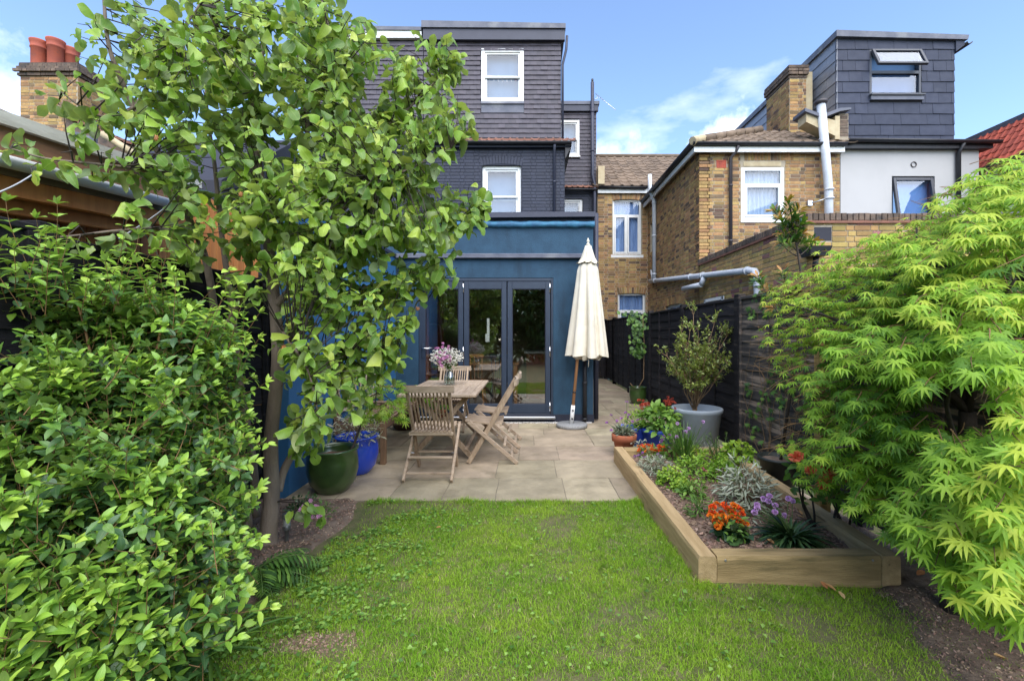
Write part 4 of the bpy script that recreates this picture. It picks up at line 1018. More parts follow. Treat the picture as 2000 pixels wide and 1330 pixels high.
MB().prism([P(132, 252, 9.8), P(180, 268, 9.8), P(180, 282, 9.8), P(132, 262, 9.8)], (0, .1, 0)).build('lead_flashing', MT['lead'], Lf)

# television aerial on the soil pipe
ae = thing('television_aerial', 'thin television aerial on the rear dormer of the navy house', 'aerial', (2.1, 13.9, 8.4))
p0, p1 = P(1166, 186, 13.9), P(1202, 215, 13.4)
a_ = MB().tube([P(1157, 196, 13.9), P(1167, 193, 13.9), p0], .012, 6); a_.build('mast', MT['alu'], ae)
a_ = MB().tube([p0 - (p1 - p0) * .1, p1], .011, 6)
for i in range(9):
    c = p0.lerp(p1, i / 8); d_ = Vector((.0, .6, .8)) * (.09 - .006 * i); a_.tube([c - d_, c + d_], .005, 5)
a_.build('boom', MT['alu'], ae)

# ------------------------------------------------------------ timber garden room over the fence on the other side
T_ = thing('garden_room', 'orange timber garden room with a white roof edge, behind the black fence', 'garden room', (-3.6, 3.6, 0))
rz = lambda y: 2.653 + (y - 2.563) * .086
ya, yb = 1.2, 4.12
def sloped(x0, x1, ya, yb, dz0, dz1, name, m, n=1):
    mb = MB(); vs_ = [(x, y, rz(y) + dz) for dz in (dz0, dz1) for y in (ya, yb) for x in (x0, x1)]
    mb.add(vs_, [(0, 2, 3, 1), (4, 5, 7, 6), (0, 1, 5, 4), (2, 6, 7, 3), (0, 4, 6, 2), (1, 3, 7, 5)])
    return mb.build(name, MT[m], T_)
sloped(-6.5, -3.02, ya, yb, -.05, -.02, 'roof', 'roof_white')
sloped(-3.06, -2.99, ya, yb + .02, -.075, 0, 'roof_edge', 'roof_white')
sloped(-3.10, -3.03, ya, yb, -.26, -.076, 'fascia', 'beam_dark')
gutter(T_, (-3.02, ya, rz(ya) - .255), (-3.02, yb - .3, rz(yb - .3) - .255), .062, 'white')
sloped(-3.2, -3.12, ya, yb, -.335, -.262, 'beam', 'beam_grey')
sloped(-3.22, -3.135, ya, yb, -.45, -.337, 'beam', 'cedar')
sloped(-3.30, -3.24, ya, yb, -.54, -.42, 'beam', 'cedar')
for i in range(6):
    y = ya + .3 + i * .55; sloped(-6.4, -3.21, y, y + .06, -.39, -.265, 'rafter', 'cedar')
sloped(-6.4, -3.10, ya, yb, -.262, -.25, 'ceiling', 'cedar')
y = 1.6
it = []
while y < 5.85:
    it.append((0, basis((-3.55, y + .05, 2.42), (0, 1, 0), (1, 0, 0), .092, .03, .9))); y += .1
MB().box(-3.75, -3.56, 1.5, 5.9, 1.95, 2.9).build('wall', MT['beam_dark'], T_)
pieces('cladding_board', [BRICK], it, T_, MT['cedar'])
f = MB()
for a, b in ((1.6, 5.9),):
    f.box(-3.62, -3.5, a, b, 1.88, 1.96).box(-3.62, -3.5, a, b, .95, 1.05)
    for k in range(6): f.box(-3.62, -3.5, a + k * .85, a + k * .85 + .08, 1.05, 1.88)
f = f.build('window', MT['cream'], T_)
MB().box(-3.58, -3.57, 1.6, 5.9, 1.0, 1.9).build('pane', MT['glass'], f)
MB().box(-6.5, -3.75, 5.7, 5.9, 0, 2.9).box(-3.75, -3.56, 1.5, 5.9, 0, .95).build('wall', MT['beam_dark'], T_)
for i, (a, b) in enumerate(((P(-30, 386, 2.0), P(66, 340, 2.6)), (P(232, 466, 2.6), P(342, 391, 3.0)))):
    MB().tube([a.lerp(b, k / 6) - Vector((0, 0, .012 * math.sin(math.pi * k / 6))) for k in range(7)], .004, 6).build('cable', MT['pvc'], None, label=('thin pale cable strung to the timber garden room beam', 'thin pale cable crossing below the orange cladding behind the fruit tree')[i], cat='cable')

# ------------------------------------------------------------ fences
def fence(name, label, x, spans, z1, side, mname, boards_h=.15):
    """lap boards facing 'side' (+1 faces +x) between posts; spans: (y0,y1,material)"""
    t = thing(name, label, 'fence', (x, spans[0][0], 0))
    r = random.Random(len(spans) * 7 + int(side))
    for (a, b, m) in spans:
        z = .06; k = 0; it = []
        top = z1 if not callable(z1) else z1((a + b) / 2)
        nbd = max(1, round((top - .06) / boards_h)); hs_ = [r.uniform(.92, 1.08) for _ in range(nbd)]; hs_ = [q * (top - .06) / sum(hs_) for q in hs_]
        for h in hs_:
            d0, d1 = .006, .02      # lower edge stands proud of the board below
            vs_ = []
            ns = 6
            for i in range(ns + 1):
                y = a + .03 + (b - a - .06) * i / ns; wv = r.uniform(-.006, .006)
                for (dx, zz) in ((d1, z + wv), (d0, min(top, z + h + .02)), (-.004, min(top, z + h + .02)), (d1 - .012, z + wv)): vs_.append((x + side * dx, y, zz))
            fs = [(i * 4 + j, i * 4 + (j + 1) % 4, i * 4 + 4 + (j + 1) % 4, i * 4 + 4 + j) for i in range(ns) for j in range(4)] + [(0, 1, 2, 3), tuple(ns * 4 + j for j in (3, 2, 1, 0))]
            MB().add(vs_, fs).build('fence_board', MT[m], t)
            z += h
        for y in np.linspace(a + .06, b - .06, 4):
            MB().bbox(x + side * .02 - .014, x + side * .02 + .014, y - .02, y + .02, .05, top, .003).build('batten', MT[m], t)
        MB().bbox(x - .03, x + .03, a + .02, b - .02, top, top + .035, .006).build('top_rail', MT[m], t)
    for y in sorted({s[0] for s in spans} | {s[1] for s in spans}):
        zz = (z1 if not callable(z1) else z1(y)) + .07
        MB().bbox(x - .045, x + .045, y - .05, y + .05, -.05, zz, .006).build('post', MT['fence'], t)
    return t
sp = [(1.4, 3.25, 'fence_worn'), (3.25, 5.13, 'fence_worn')] + [(5.13 + i * 1.85, 5.13 + (i + 1) * 1.85, 'fence') for i in range(4)] + [(12.53, 13.9, 'fence')]
fence('lap_fence', 'black lap board fence running back past the potted shrub to the side passage', 2.42, sp, 1.76, -1, 'fence')
fence('lap_fence', 'black lap board fence behind the leafy green shrub and the fruit tree trunk', -2.27, [(.3, 2.1, 'fence'), (2.1, 3.9, 'fence')], lambda y: 1.83 - .02 * (y - 2), 1, 'fence')
gt = thing('side_gate', 'black boarded gate closing the far end of the side passage', 'gate', (1.7, 13.75, 0))
for i in range(10):
    MB().bbox(1.06 + i * .13, 1.18 + i * .13, 13.74, 13.765, .06, 1.72, .004).build('gate_board', MT['fence'], gt)
MB().bbox(1.06, 2.36, 13.766, 13.80, .3, .4).bbox(1.06, 2.36, 13.766, 13.80, 1.35, 1.45).build('gate_rail', MT['fence'], gt)
# ------------------------------------------------------------ raised bed of sleepers
MT['sleeper'] = mat('sleeper_oak', (0.48, 0.34, 0.175), (0.37, 0.255, 0.12), 6, 0.8, 0.5, 40, stretch=(5, .5, 5), c3=(0.15, 0.10, 0.05), s3=4.5, t3=(0.57, 0.70), s3stretch=(5, .35, 5))
MT['sleeper_x'] = mat('sleeper_front', (0.41, 0.29, 0.135), (0.28, 0.195, 0.085), 6, 0.8, 0.5, 40, stretch=(.5, 5, 5), c3=(0.12, 0.095, 0.04), s3=3.5, t3=(0.50, 0.72), s3stretch=(.4, 4, 3))
MT['steel'] = mat('screw', (0.4, 0.4, 0.42), rough=0.4, metal=0.8)
bed = thing('raised_bed', 'raised flower bed edged with oak timber sleepers beside the lawn', 'raised bed', (1.5, 3.6, 0))
bh = .16
# long sides run back from the lawn, the end boards sit between them
def sleeper(a, b, w, z0, z1, m, seed):
    """a timber from a to b (centre line), slightly worn edges"""
    a, b = Vector(a), Vector(b); d = (b - a); L = d.length; d /= L; s_ = Vector((d.y, -d.x, 0)); n = 14; vs_ = []; fs = []
    prof = [(-.5, 0), (-.5, .9), (-.44, 1), (.44, 1), (.5, .9), (.5, 0)]
    for i in range(n + 1):
        for j, (u, v) in enumerate(prof):
            w_ = .003 * mnoise.noise(Vector((i * .6, j * 3.1, seed)))
            vs_.append(a + d * (L * i / n) + s_ * (u * w + w_) + Vector((0, 0, z0 + v * (z1 - z0) + w_ * (v > .5))))
    k = len(prof)
    fs = [(i * k + j, i * k + (j + 1) % k, (i + 1) * k + (j + 1) % k, (i + 1) * k + j) for i in range(n) for j in range(k)] + [tuple(range(k))[::-1], tuple(n * k + j for j in range(k))]
    return MB().add(vs_, fs).build('sleeper', MT[m], bed)
sleeper((.99, 2.474, 0), (.985, 4.88, 0), .10, -.05, bh, 'sleeper', 1)
sleeper((2.0, 2.474, 0), (2.10, 4.88, 0), .10, -.05, bh, 'sleeper', 2)
sleeper((1.045, 2.528, 0), (1.947, 2.528, 0), .098, -.05, bh - .003, 'sleeper_x', 3)
sleeper((1.038, 4.825, 0), (2.045, 4.825, 0), .098, -.05, bh - .002, 'sleeper_x', 4)
for x, y in ((1.09, 2.475), (1.90, 2.475)):
    MB().tube([(x, y, .135), (x, y + .01, .135)], .006, 8).build('screw', MT['steel'], bed)
def bed_z(x, y): return .088 + .018 * mnoise.noise(Vector((x * 5, y * 5, 0))) + .014 * mnoise.noise(Vector((x * 16, y * 16, 4)))
MT['mulch_soil'] = mat('mulch_soil', (0.15, 0.10, 0.072), (0.22, 0.15, 0.11), 18, 0.95, 1.0, 80, c3=(0.055, 0.04, 0.03), s3=8)
nx, ny = 46, 110; vs_ = []
for j in range(ny + 1):
    for i in range(nx + 1):
        x = 1.035 + (.92 + .05 * j / ny) * i / nx; y = 2.572 + 2.21 * j / ny; vs_.append((x, y, bed_z(x, y)))
MB().add(vs_, [(j * (nx + 1) + i, j * (nx + 1) + i + 1, (j + 1) * (nx + 1) + i + 1, (j + 1) * (nx + 1) + i) for j in range(ny) for i in range(nx)], True).build('bed_soil', MT['mulch_soil'], bed)
MT['bark'] = mat('bark_chip', (0.29, 0.19, 0.135), (0.18, 0.115, 0.08), 30, 0.9, 0.4, 90, var=0.5, hue=0.02, c4=(0.34, 0.26, 0.19), t4=(0.86, 0.97))
def chips(name, n, fn, parent, m, s0, s1, seed=0, th=.16, wd=(.25, .6)):
    r = np.random.default_rng(seed); t = [Tm(MB().bbox(-.5, .5, -.5, .5, -.5, .5, .12).v, MB().bbox(-.5, .5, -.5, .5, -.5, .5, .12).f, smooth=False)]
    P_ = np.array([fn(r) for _ in range(n)]); d = r.normal(size=(n, 3)); d[:, 2] *= .35; up = r.normal(size=(n, 3)) * .5 + np.array([0, 0, 1])
    M = frames(P_, d, up, np.exp(r.uniform(math.log(s0), math.log(s1), n)))
    M[:, :3, 1] *= r.uniform(wd[0], wd[1], n)[:, None]; M[:, :3, 2] *= th
    me = joined(name, t, np.zeros(n, dtype=int), M, m); o = bpy.data.objects.new(name, me); link(o, parent); o['kind'] = 'stuff'; return o
def f_bed(r):
    y = r.uniform(2.58, 4.76); x = r.uniform(1.045, 1.95 + .045 * (y - 2.5)); return (x, y, bed_z(x, y) + .004)
chips('bark_mulch', 7000, f_bed, bed, MT['bark'], .008, .035, 1)
def f_bord(r):
    y = 1.3 + 2.42 * r.random(); x = border_x(y) - .9 * r.random() ** 1.5; x += .03; return (x, y, soil_z(x, y) + .003)
chips('soil_crumbs', 5000, f_bord, None, MT['bark'], .005, .018, 2, .5)
def f_bare(r):
    y = r.uniform(1.5, 2.45); x = r.uniform(1.4, 2.35); return (x, y, bare_z(x, y) + .002)
chips('soil_crumbs', 2500, f_bare, None, MT['bark'], .004, .016, 3, .5)
def f_worn(r):
    while True:
        x, y = -.95 + r.normal(0, .13), 2.02 + r.normal(0, .05)
        return (x, y, lawn_z(x, y) + .002)
chips('soil_crumbs', 700, f_worn, None, MT['bark'], .004, .014, 6, .5)
def f_grit(r):
    x = r.uniform(-.75, 1.0); return (x, 7.03 - abs(r.normal(0, .035)), .003)
MT['grit'] = mat('white_grit', (0.55, 0.53, 0.5), var=0.3)
chips('white_gravel', 900, f_grit, None, MT['grit'], .008, .022, 4, .6, (.6, 1))

# ------------------------------------------------------------ pots
MT['pot_green'] = mat('green_glaze', (0.03, 0.066, 0.014), (0.045, 0.09, 0.02), 3, 0.28, 0.06, 30, c3=(0.012, 0.022, 0.01), s3=1.6, t3=(0.45, 0.7), spec=0.55, coat=0.35)
MT['pot_blue'] = mat('blue_glaze', (0.012, 0.055, 0.46), (0.015, 0.075, 0.54), 3, 0.25, 0.05, 30, spec=0.55, coat=0.4)
MT['bucket_blue'] = mat('blue_tub', (0.018, 0.06, 0.42), (0.022, 0.07, 0.47), 4, 0.4, 0.05)
MT['pot_grey'] = mat('grey_planter', (0.36, 0.41, 0.455), (0.31, 0.355, 0.40), 3, 0.75, 0.15, 60, c3=(0.25, 0.285, 0.315), s3=2.5, t3=(0.56, 0.78))
MT['pot_dark'] = mat('dark_pot', (0.03, 0.036, 0.032), (0.022, 0.026, 0.024), 5, 0.5)
MT['brownpot'] = mat('brown_pot', (0.07, 0.03, 0.02), (0.05, 0.022, 0.015), 5, 0.4, coat=0.2)
def pot(name, label, c, prof, m, soil_r, soil_z, group=None, soil='soil', n=40):
    t = thing(name, label, 'pot', c, 0, group)
    MB().lathe(prof, c, n).build('pot_body', MT[m], t)
    vs_ = [(c[0], c[1], c[2] + soil_z + .01)]; k = 24
    for rr in (.5, 1.0):
        for i in range(k):
            a = 2 * math.pi * i / k; vs_.append((c[0] + soil_r * rr * math.cos(a), c[1] + soil_r * rr * math.sin(a), c[2] + soil_z + R(-.008, .008)))
    MB().add(vs_, [(0, 1 + i, 1 + (i + 1) % k) for i in range(k)] + [(1 + i, 1 + k + i, 1 + k + (i + 1) % k, 1 + (i + 1) % k) for i in range(k)], True).build('pot_soil', MT[soil], t)
    return t
def egg(r0, r1, r2, h, lip=.012):
    return [(r0 * .9, 0), (r0, .008), (r0 * .45 + r1 * .6, h * .22), (r1, h * .5), (r1 * .99, h * .72), (r2, h * .93), (r2 + lip, h * .965), (r2 + lip, h), (r2 - .012, h), (r2 - .02, h * .9), (r1 * .85, h * .6), (0, h * .6)]
PG = (-1.72, 3.98, 0); PB = (-1.70, 4.50, 0)
MT['clay_soil'] = mat('clay_soil', (0.19, 0.085, 0.05), (0.12, 0.06, 0.04), 12, 0.95, 0.8, 60)
pot('glazed_pot', 'large dark green glazed pot on the patio edge, in front of the bright blue pot', PG, egg(.135, .215, .205, .375), 'pot_green', .19, .30, soil='clay_soil')
pot('glazed_pot', 'bright blue glazed pot behind the large green pot, near the bench', PB, egg(.13, .205, .19, .37, .02), 'pot_blue', .18, .29, soil='clay_soil')
PGR = (2.03, 5.40, 0)
pot('planter', 'wide pale grey round planter in front of the black fence', PGR, [(.20, 0), (.215, .005), (.275, .44), (.292, .455), (.295, .49), (.288, .50), (.262, .50), (.258, .42), (0, .42)], 'pot_grey', .255, .40)
PT = (1.10, 5.12, 0)
pot('plant_pot', 'small orange terracotta pot with lavender at the corner of the raised bed', PT, [(.085, 0), (.09, .004), (.118, .165), (.138, .168), (.142, .24), (.136, .246), (.122, .246), (.118, .2), (0, .2)], 'terracotta', .117, .225)
PU = (1.51, 5.20, 0)
pot('plant_pot', 'larger blue tub under the leafy plant with dark red flowers', PU, [(.13, 0), (.135, .004), (.172, .245), (.184, .25), (.186, .29), (.18, .295), (.168, .29), (.16, .2), (0, .2)], 'bucket_blue', .16, .26)
PU2 = (1.315, 5.36, 0)
pot('plant_pot', 'smaller blue tub between the terracotta pot and the larger tub', PU2, [(.10, 0), (.105, .004), (.128, .245), (.136, .25), (.136, .28), (.122, .28), (.118, .2), (0, .2)], 'bucket_blue', .12, .25)
PS = (2.19, 8.95, 0)
pot('glazed_pot', 'small green glazed pot standing against the fence by the side passage', PS, egg(.12, .165, .16, .33, .012), 'pot_green', .15, .27)
PD = (2.24, 4.02, 0)
pot('plant_pot', 'dark grey pot between the raised bed and the fence, under the maple', PD, [(.11, 0), (.12, .004), (.155, .26), (.168, .262), (.168, .285), (.15, .285), (.145, .22), (0, .22)], 'pot_dark', .147, .25)
PBN = (-1.78, 6.55, 0)
pot('plant_pot', 'dark brown pot on the patio behind the wooden bench', PBN, egg(.14, .20, .19, .36), 'brownpot', .17, .3)
PBN2 = (-1.33, 6.78, 0)
pot('plant_pot', 'small terracotta pot against the blue wall beside the folding doors, behind the table', PBN2, [(.075, 0), (.08, .004), (.108, .155), (.125, .158), (.128, .22), (.12, .225), (.11, .22), (.1, .18), (0, .18)], 'terracotta', .105, .2)

# ------------------------------------------------------------ parasol
MT['canvas'] = mat('cream_canvas', (0.64, 0.59, 0.475), (0.58, 0.525, 0.41), 5, 0.9, 0.5, 9, c3=(0.62, 0.55, 0.42), s3=2.5, t3=(0.62, 0.8))
MT['pole_wood'] = mat('pole_wood', (0.46, 0.24, 0.115), (0.37, 0.18, 0.08), 7, 0.5, stretch=(6, 6, .4))
MT['granite'] = mat('granite', (0.30, 0.30, 0.29), (0.19, 0.19, 0.19), 60, 0.7, 0.3, 120)
pc = Vector((.66, 6.70, 0)); 
pb = thing('parasol_stand', 'round grey granite parasol base on the patio with a white pole sleeve', 'parasol stand', tuple(pc))
MB().lathe([(0, 0), (.222, 0), (.23, .008), (.23, .042), (.222, .05), (0, .05)], pc, 44).build('stone_disc', MT['granite'], pb)
pole0, pole1 = Vector((.655, 6.70, .05)), Vector((.903, 6.70, 2.68)); pd_ = (pole1 - pole0).normalized()
pbs = MB(); pbs.tube([pole0, pole0 + pd_ * .27], .030, 16); pbs.build('sleeve', MT['white'], pb)
for z in (.075, .2): 
    q = pole0 + pd_ * z + Vector((0, -.03, 0)); MB().tube([q, q + Vector((0, -.022, 0))], .013, 10).build('screw_knob', MT['black'], pb)
um = thing('parasol', 'closed cream canvas parasol on a leaning wooden pole beside the glass doors', 'parasol', tuple(pc))
MB().tube([pole0 + pd_ * .272, pole1], .0225, 14).build('pole', MT['pole_wood'], um)
MB().tube([pole0 + pd_ * .455, pole0 + pd_ * .475], .027, 14).build('collar', MT['black'], um)
def folds(prof, nf, amp, c, zj=0, ph=0.0, hem=0.0, tw=.35, seed=1, top=None):
    """gathered cloth: rings of radius r with nf deep folds; c(z) gives the centre"""
    r = random.Random(seed); n = nf * 12; A = [r.uniform(.55, 1.3) for _ in range(nf)]; O = [r.uniform(-.12, .12) for _ in range(nf)]
    H_ = [r.uniform(-1, 1) for _ in range(nf)]
    vs_ = []; m = len(prof)
    for j, (rr, z, am) in enumerate(prof):
        cc = c(z)
        for i in range(n):
            u = i / n * nf; k = int(u) % nf; f = u - int(u)
            s_ = abs(math.sin(math.pi * (f + O[k] * math.sin(math.pi * f)))) ** .75
            a = 2 * math.pi * (i / n) + ph + tw * am * (1 - s_)
            rad = rr * (1 - am * A[k] * .6 * (1 - s_) + .07 * (A[k] - 1))
            zz = z + (hem * (H_[k] * .6 + (1 - s_) * .9) if j == m - 1 else 0)
            vs_.append((cc.x + rad * math.cos(a), cc.y + rad * math.sin(a) * .85, zz))
    fs = [(j * n + i, j * n + (i + 1) % n, (j + 1) * n + (i + 1) % n, (j + 1) * n + i) for j in range(m - 1) for i in range(n)]
    return MB().add(vs_, fs, True)
ca = lambda z: Vector((.905 - .012 * (2.7 - z), 6.70, 0))
prof = []
for i in range(26):
    t = i / 25; z = 2.44 - t * 1.40
    r_ = .145 + .185 * t ** 1.05; 
    if t < .06: r_ = .10 + (.045) * t / .06 + .011 * t / .06
    prof.append((r_, z, .12 + .55 * min(1, t * 1.6)))
folds(prof, 8, 1, ca, ph=.45, hem=.03, seed=5).build('canopy', MT['canvas'], um)
prof = [(.015, 2.70, 0), (.045, 2.69, .1), (.065, 2.63, .2), (.085, 2.57, .3), (.105, 2.51, .38), (.135, 2.46, .45), (.165, 2.425, .5), (.178, 2.41, .5)]
folds(prof, 8, 1, ca, ph=.2, hem=.035, seed=9).build('vent_cap', MT['canvas'], um)
MB().lathe([(.0, 2.70), (.026, 2.70), (.028, 2.715), (.014, 2.725), (.012, 2.735), (.022, 2.75), (.022, 2.765), (.010, 2.78), (.011, 2.795), (.0, 2.805)], (pole1.x, pole1.y, 0), 16).build('finial', MT['canvas'], um)
# inner folds of cloth at the hem
prof = [(.22, 1.5, .4), (.25, 1.2, .7), (.24, 1.06, .9), (.19, 1.0, .9)]
folds(prof, 11, 1, ca, ph=1.1, hem=.03, seed=12).build('inner_folds', MT['canvas'], um)
MB().tube([(.88, 6.52, 1.05), (.885, 6.5, .98), (.88, 6.5, .9)], .004, 5).build('tie_cord', MT['canvas'], um)

# ------------------------------------------------------------ teak table, chairs, bench
TK = dict(rough=0.75, bump=0.45, bscale=45, local=True)
def teak(n, c1, c2, st, c3): return mat(n, c1, c2, 7, stretch=st, c3=c3, s3=3.0, t3=(0.56, 0.76), var=0.10, **TK)
MT['teak_x'] = teak('teak_x', (0.44, 0.345, 0.25), (0.32, 0.24, 0.165), (.6, 6, 6), (0.17, 0.13, 0.09))
MT['teak_y'] = teak('teak_y', (0.44, 0.34, 0.245), (0.32, 0.235, 0.16), (6, .6, 6), (0.17, 0.125, 0.085))
MT['teak_z'] = teak('teak_z', (0.40, 0.30, 0.205), (0.28, 0.20, 0.13), (6, 6, .6), (0.15, 0.11, 0.07))
MT['teak_dark'] = teak('teak_dark', (0.24, 0.155, 0.10), (0.17, 0.105, 0.065), (6, .6, 6), (0.075, 0.05, 0.035))
MT['teak_dz'] = teak('teak_darkz', (0.25, 0.15, 0.085), (0.17, 0.10, 0.055), (6, 6, .6), (0.08, 0.05, 0.035))
tx0, tx1, ty0, ty1, tz = -1.36, -.535, 4.70, 6.19, .745
tb = thing('garden_table', 'weathered teak folding table carrying a vase of flowers on the patio', 'table', (-.95, 5.45, 0))
cx_, cy_ = -.95, 5.45
nb = 7; bw = (tx1 - tx0 - .14) / nb
for i in range(nb):
    x = tx0 - cx_ + .07 + bw * i
    for s_, (ya_, yb_) in enumerate(((ty0 - cy_ + .075, -.045), (.045, ty1 - cy_ - .075))):
        MB().bbox(x + .0015, x + bw - .0015, ya_, yb_, tz - .024, tz + R(-.001, .001), .002).build('table_slat', MT['teak_y'], tb, local=True)
for a in (tx0 - cx_, tx1 - cx_ - .068): MB().bbox(a, a + .068, ty0 - cy_, ty1 - cy_, tz - .028, tz, .004).build('table_edge', MT['teak_y'], tb, local=True)
for a in (ty0 - cy_, -.044, ty1 - cy_ - .073): MB().bbox(tx0 - cx_ + .069, tx1 - cx_ - .069, a, a + (.088 if a == -.044 else .073), tz - .0275, tz - .0005, .003).build('table_edge', MT['teak_x'], tb, local=True)
for y in (-.48, .48):
    MB().bbox(-.33, .33, y - .02, y + .02, tz - .075, tz - .029).build('apron', MT['teak_x'], tb, local=True)
    for s_ in (-1, 1):
        MB().bar((s_ * .35, y + s_ * .022, .0), (-s_ * .31, y + s_ * .022, tz - .03), .055, .034, (0, 1, 0)).build('leg', MT['teak_z'], tb, local=True)
MB().bbox(-.025, .025, -.46, .46, .335, .37).build('stretcher', MT['teak_y'], tb, local=True)
for x in (-.28, .28): MB().bbox(x - .018, x + .018, -.5, .5, .1, .13).build('stretcher', MT['teak_y'], tb, local=True)

def make_chair(label, loc, rz):
    """folding chair facing +y in its own axes"""
    t = thing('garden_chair', label, 'chair', loc, rz, 'folding teak chairs round the garden table')
    W = .225
    for s_ in (-1, 1):
        # long leg: from the front foot up to the top of the back
        MB().bar((s_ * (W - .028), .245, 0.01), (s_ * (W - .028), -.255, .865), .026, .048, (0, 1, 0)).build('back_leg', MT['teak_z'], t, local=True)
        MB().bar((s_ * W, -.275, 0.01), (s_ * W, .245, .455), .024, .042, (0, 0, 1)).build('front_leg', MT['teak_y'], t, local=True)
    def along(z): return .245 - .5 * (z - .01) / .855
    # top rail, slightly bowed
    n = 8; vs_ = []
    for i in range(n + 1):
        x = -.245 + .49 * i / n; bow = -.022 * (1 - (2 * i / n - 1) ** 2)
        for dy, dz in ((-.014, -.03), (.014, -.035), (.014, .028), (-.014, .033)): vs_.append((x, along(.86) + dy + bow, .862 + dz))
    MB().add(vs_, [(i * 4 + j, i * 4 + (j + 1) % 4, i * 4 + 4 + (j + 1) % 4, i * 4 + 4 + j) for i in range(n) for j in range(4)] + [(3, 2, 1, 0), tuple(n * 4 + j for j in range(4))]).build('top_rail', MT['teak_x'], t, local=True)
    for i in range(10):
        x = -.155 + .31 * i / 9; b_ = -.02 * (1 - (x / .2) ** 2)
        MB().bar((x * .97, along(.40) + .012, .40), (x, along(.84) + b_, .835), .015, .014, (0, 1, 0), .003).build('back_slat', MT['teak_z'], t, local=True)
    MB().bar((-W + .04, along(.385) + .01, .385), (W - .04, along(.385) + .01, .385), .045, .022, (0, 1, 0)).build('lower_rail', MT['teak_x'], t, local=True)
    for i in range(10):
        x = -.178 + .356 * i / 9; pts = []
        n = 5; vs_ = []
        for k in range(n + 1):
            y = -.12 + .40 * k / n; z = .438 + .022 * (k / n) - .022 * math.sin(math.pi * k / n)
            for dx, dz in ((-.013, -.008), (.013, -.008), (.013, .008), (-.013, .008)): vs_.append((x + dx, y, z + dz))
        MB().add(vs_, [(q * 4 + j, q * 4 + (j + 1) % 4, q * 4 + 4 + (j + 1) % 4, q * 4 + 4 + j) for q in range(n) for j in range(4)] + [(3, 2, 1, 0), tuple(n * 4 + j for j in range(4))]).build('seat_slat', MT['teak_y'], t, local=True)
    for y, z in ((-.10, .421), (.24, .437)):
        MB().bar((-.215, y, z - .006), (.215, y, z - .006), .03, .024, (0, 1, 0)).build('seat_rail', MT['teak_x'], t, local=True)
    for y, z in ((-.215, .066), (-.14, .136 + .06)):
        MB().bar((-W + .013, y + (.0 if z > .1 else .0), z), (W - .013, y, z), .028, .02, (0, 0, 1)).build('stretcher', MT['teak_x'], t, local=True)
    MB().bar((-W + .042, .145, .18), (W - .042, .145, .18), .03, .018, (0, 0, 1)).build('stretcher', MT['teak_x'], t, local=True)
    for s_ in (-1, 1):
        MB().tube([(s_ * (W + .014), -.04, .215), (s_ * (W - .045), -.04, .215)], .006, 8).build('bolt', MT['steel'], t, local=True)
    return t
c0 = make_chair('weathered teak folding chair at the near end of the table, its back to the lawn', (-.93, 4.46, 0), 0)
for lab, loc, rz_ in (('teak folding chair at the far end of the table, in front of the glass doors', (-1.09, 6.52, 0), math.pi),
                      ('teak folding chair beside the table, nearer the lawn of the two side chairs', (-.385, 4.99, 0), math.pi / 2 + .02),
                      ('teak folding chair beside the table, nearer the glass doors of the two side chairs', (-.36, 5.66, 0), math.pi / 2 - .02)):
    c = copy_tree(c0, None, Matrix.Translation(loc) @ Matrix.Rotation(rz_, 4, 'Z')); c['label'] = lab
# bench against the blue wall
bn = thing('garden_bench', 'dark slatted wooden bench with a lattice back, against the tall blue wall', 'bench', (-1.76, 5.5, 0))
bx0, bx1, by0, by1 = -.26, .26, -.72, .72
for i in range(8):
    x = bx0 + .045 + i * .062
    MB().bbox(x - .022, x + .022, by0 + .02, by1 - .02, .425, .447, .003).build('seat_slat', MT['teak_dark'], bn, local=True)
for y in (by0, by1):
    MB().bbox(bx0 + .03, bx1 - .02, y - .018, y + .018, .355, .423).build('seat_rail', MT['teak_dark'], bn, local=True)
    MB().bbox(bx1 - .055, bx1, y - .028, y + .028, 0, .64).build('leg', MT['teak_dz'], bn, local=True)
    MB().bar((bx0 + .03, y, 0), (bx0 - .03, y, .93), .055, .05, (1, 0, 0)).build('leg', MT['teak_dz'], bn, local=True)
    MB().bbox(bx0 - .01, bx1 + .03, y - .034, y + .034, .641, .665, .006).build('armrest', MT['teak_dark'], bn, local=True)
    MB().bbox(bx0 + .04, bx1 - .05, y - .014, y + .014, .12, .16).build('stretcher', MT['teak_dark'], bn, local=True)
MB().bbox(bx1 - .05, bx1 - .015, by0 + .03, by1 - .03, .36, .424).build('front_rail', MT['teak_dark'], bn, local=True)
for z, x in ((.93, bx0 - .03), (.56, bx0 - .005)): MB().bbox(x - .018, x + .018, by0 - .03, by1 + .03, z - .03, z + .03).build('back_rail', MT['teak_y'], bn, local=True)
for i in range(9):
    y = by0 + .08 + i * .16
    for s_ in (-1, 1): MB().bar((bx0 - .007, y - s_ * .09, .59), (bx0 - .026, y + s_ * .09, .90), .022, .01, (1, 0, 0), .002).build('lattice_slat', MT['teak_y'], bn, local=True)

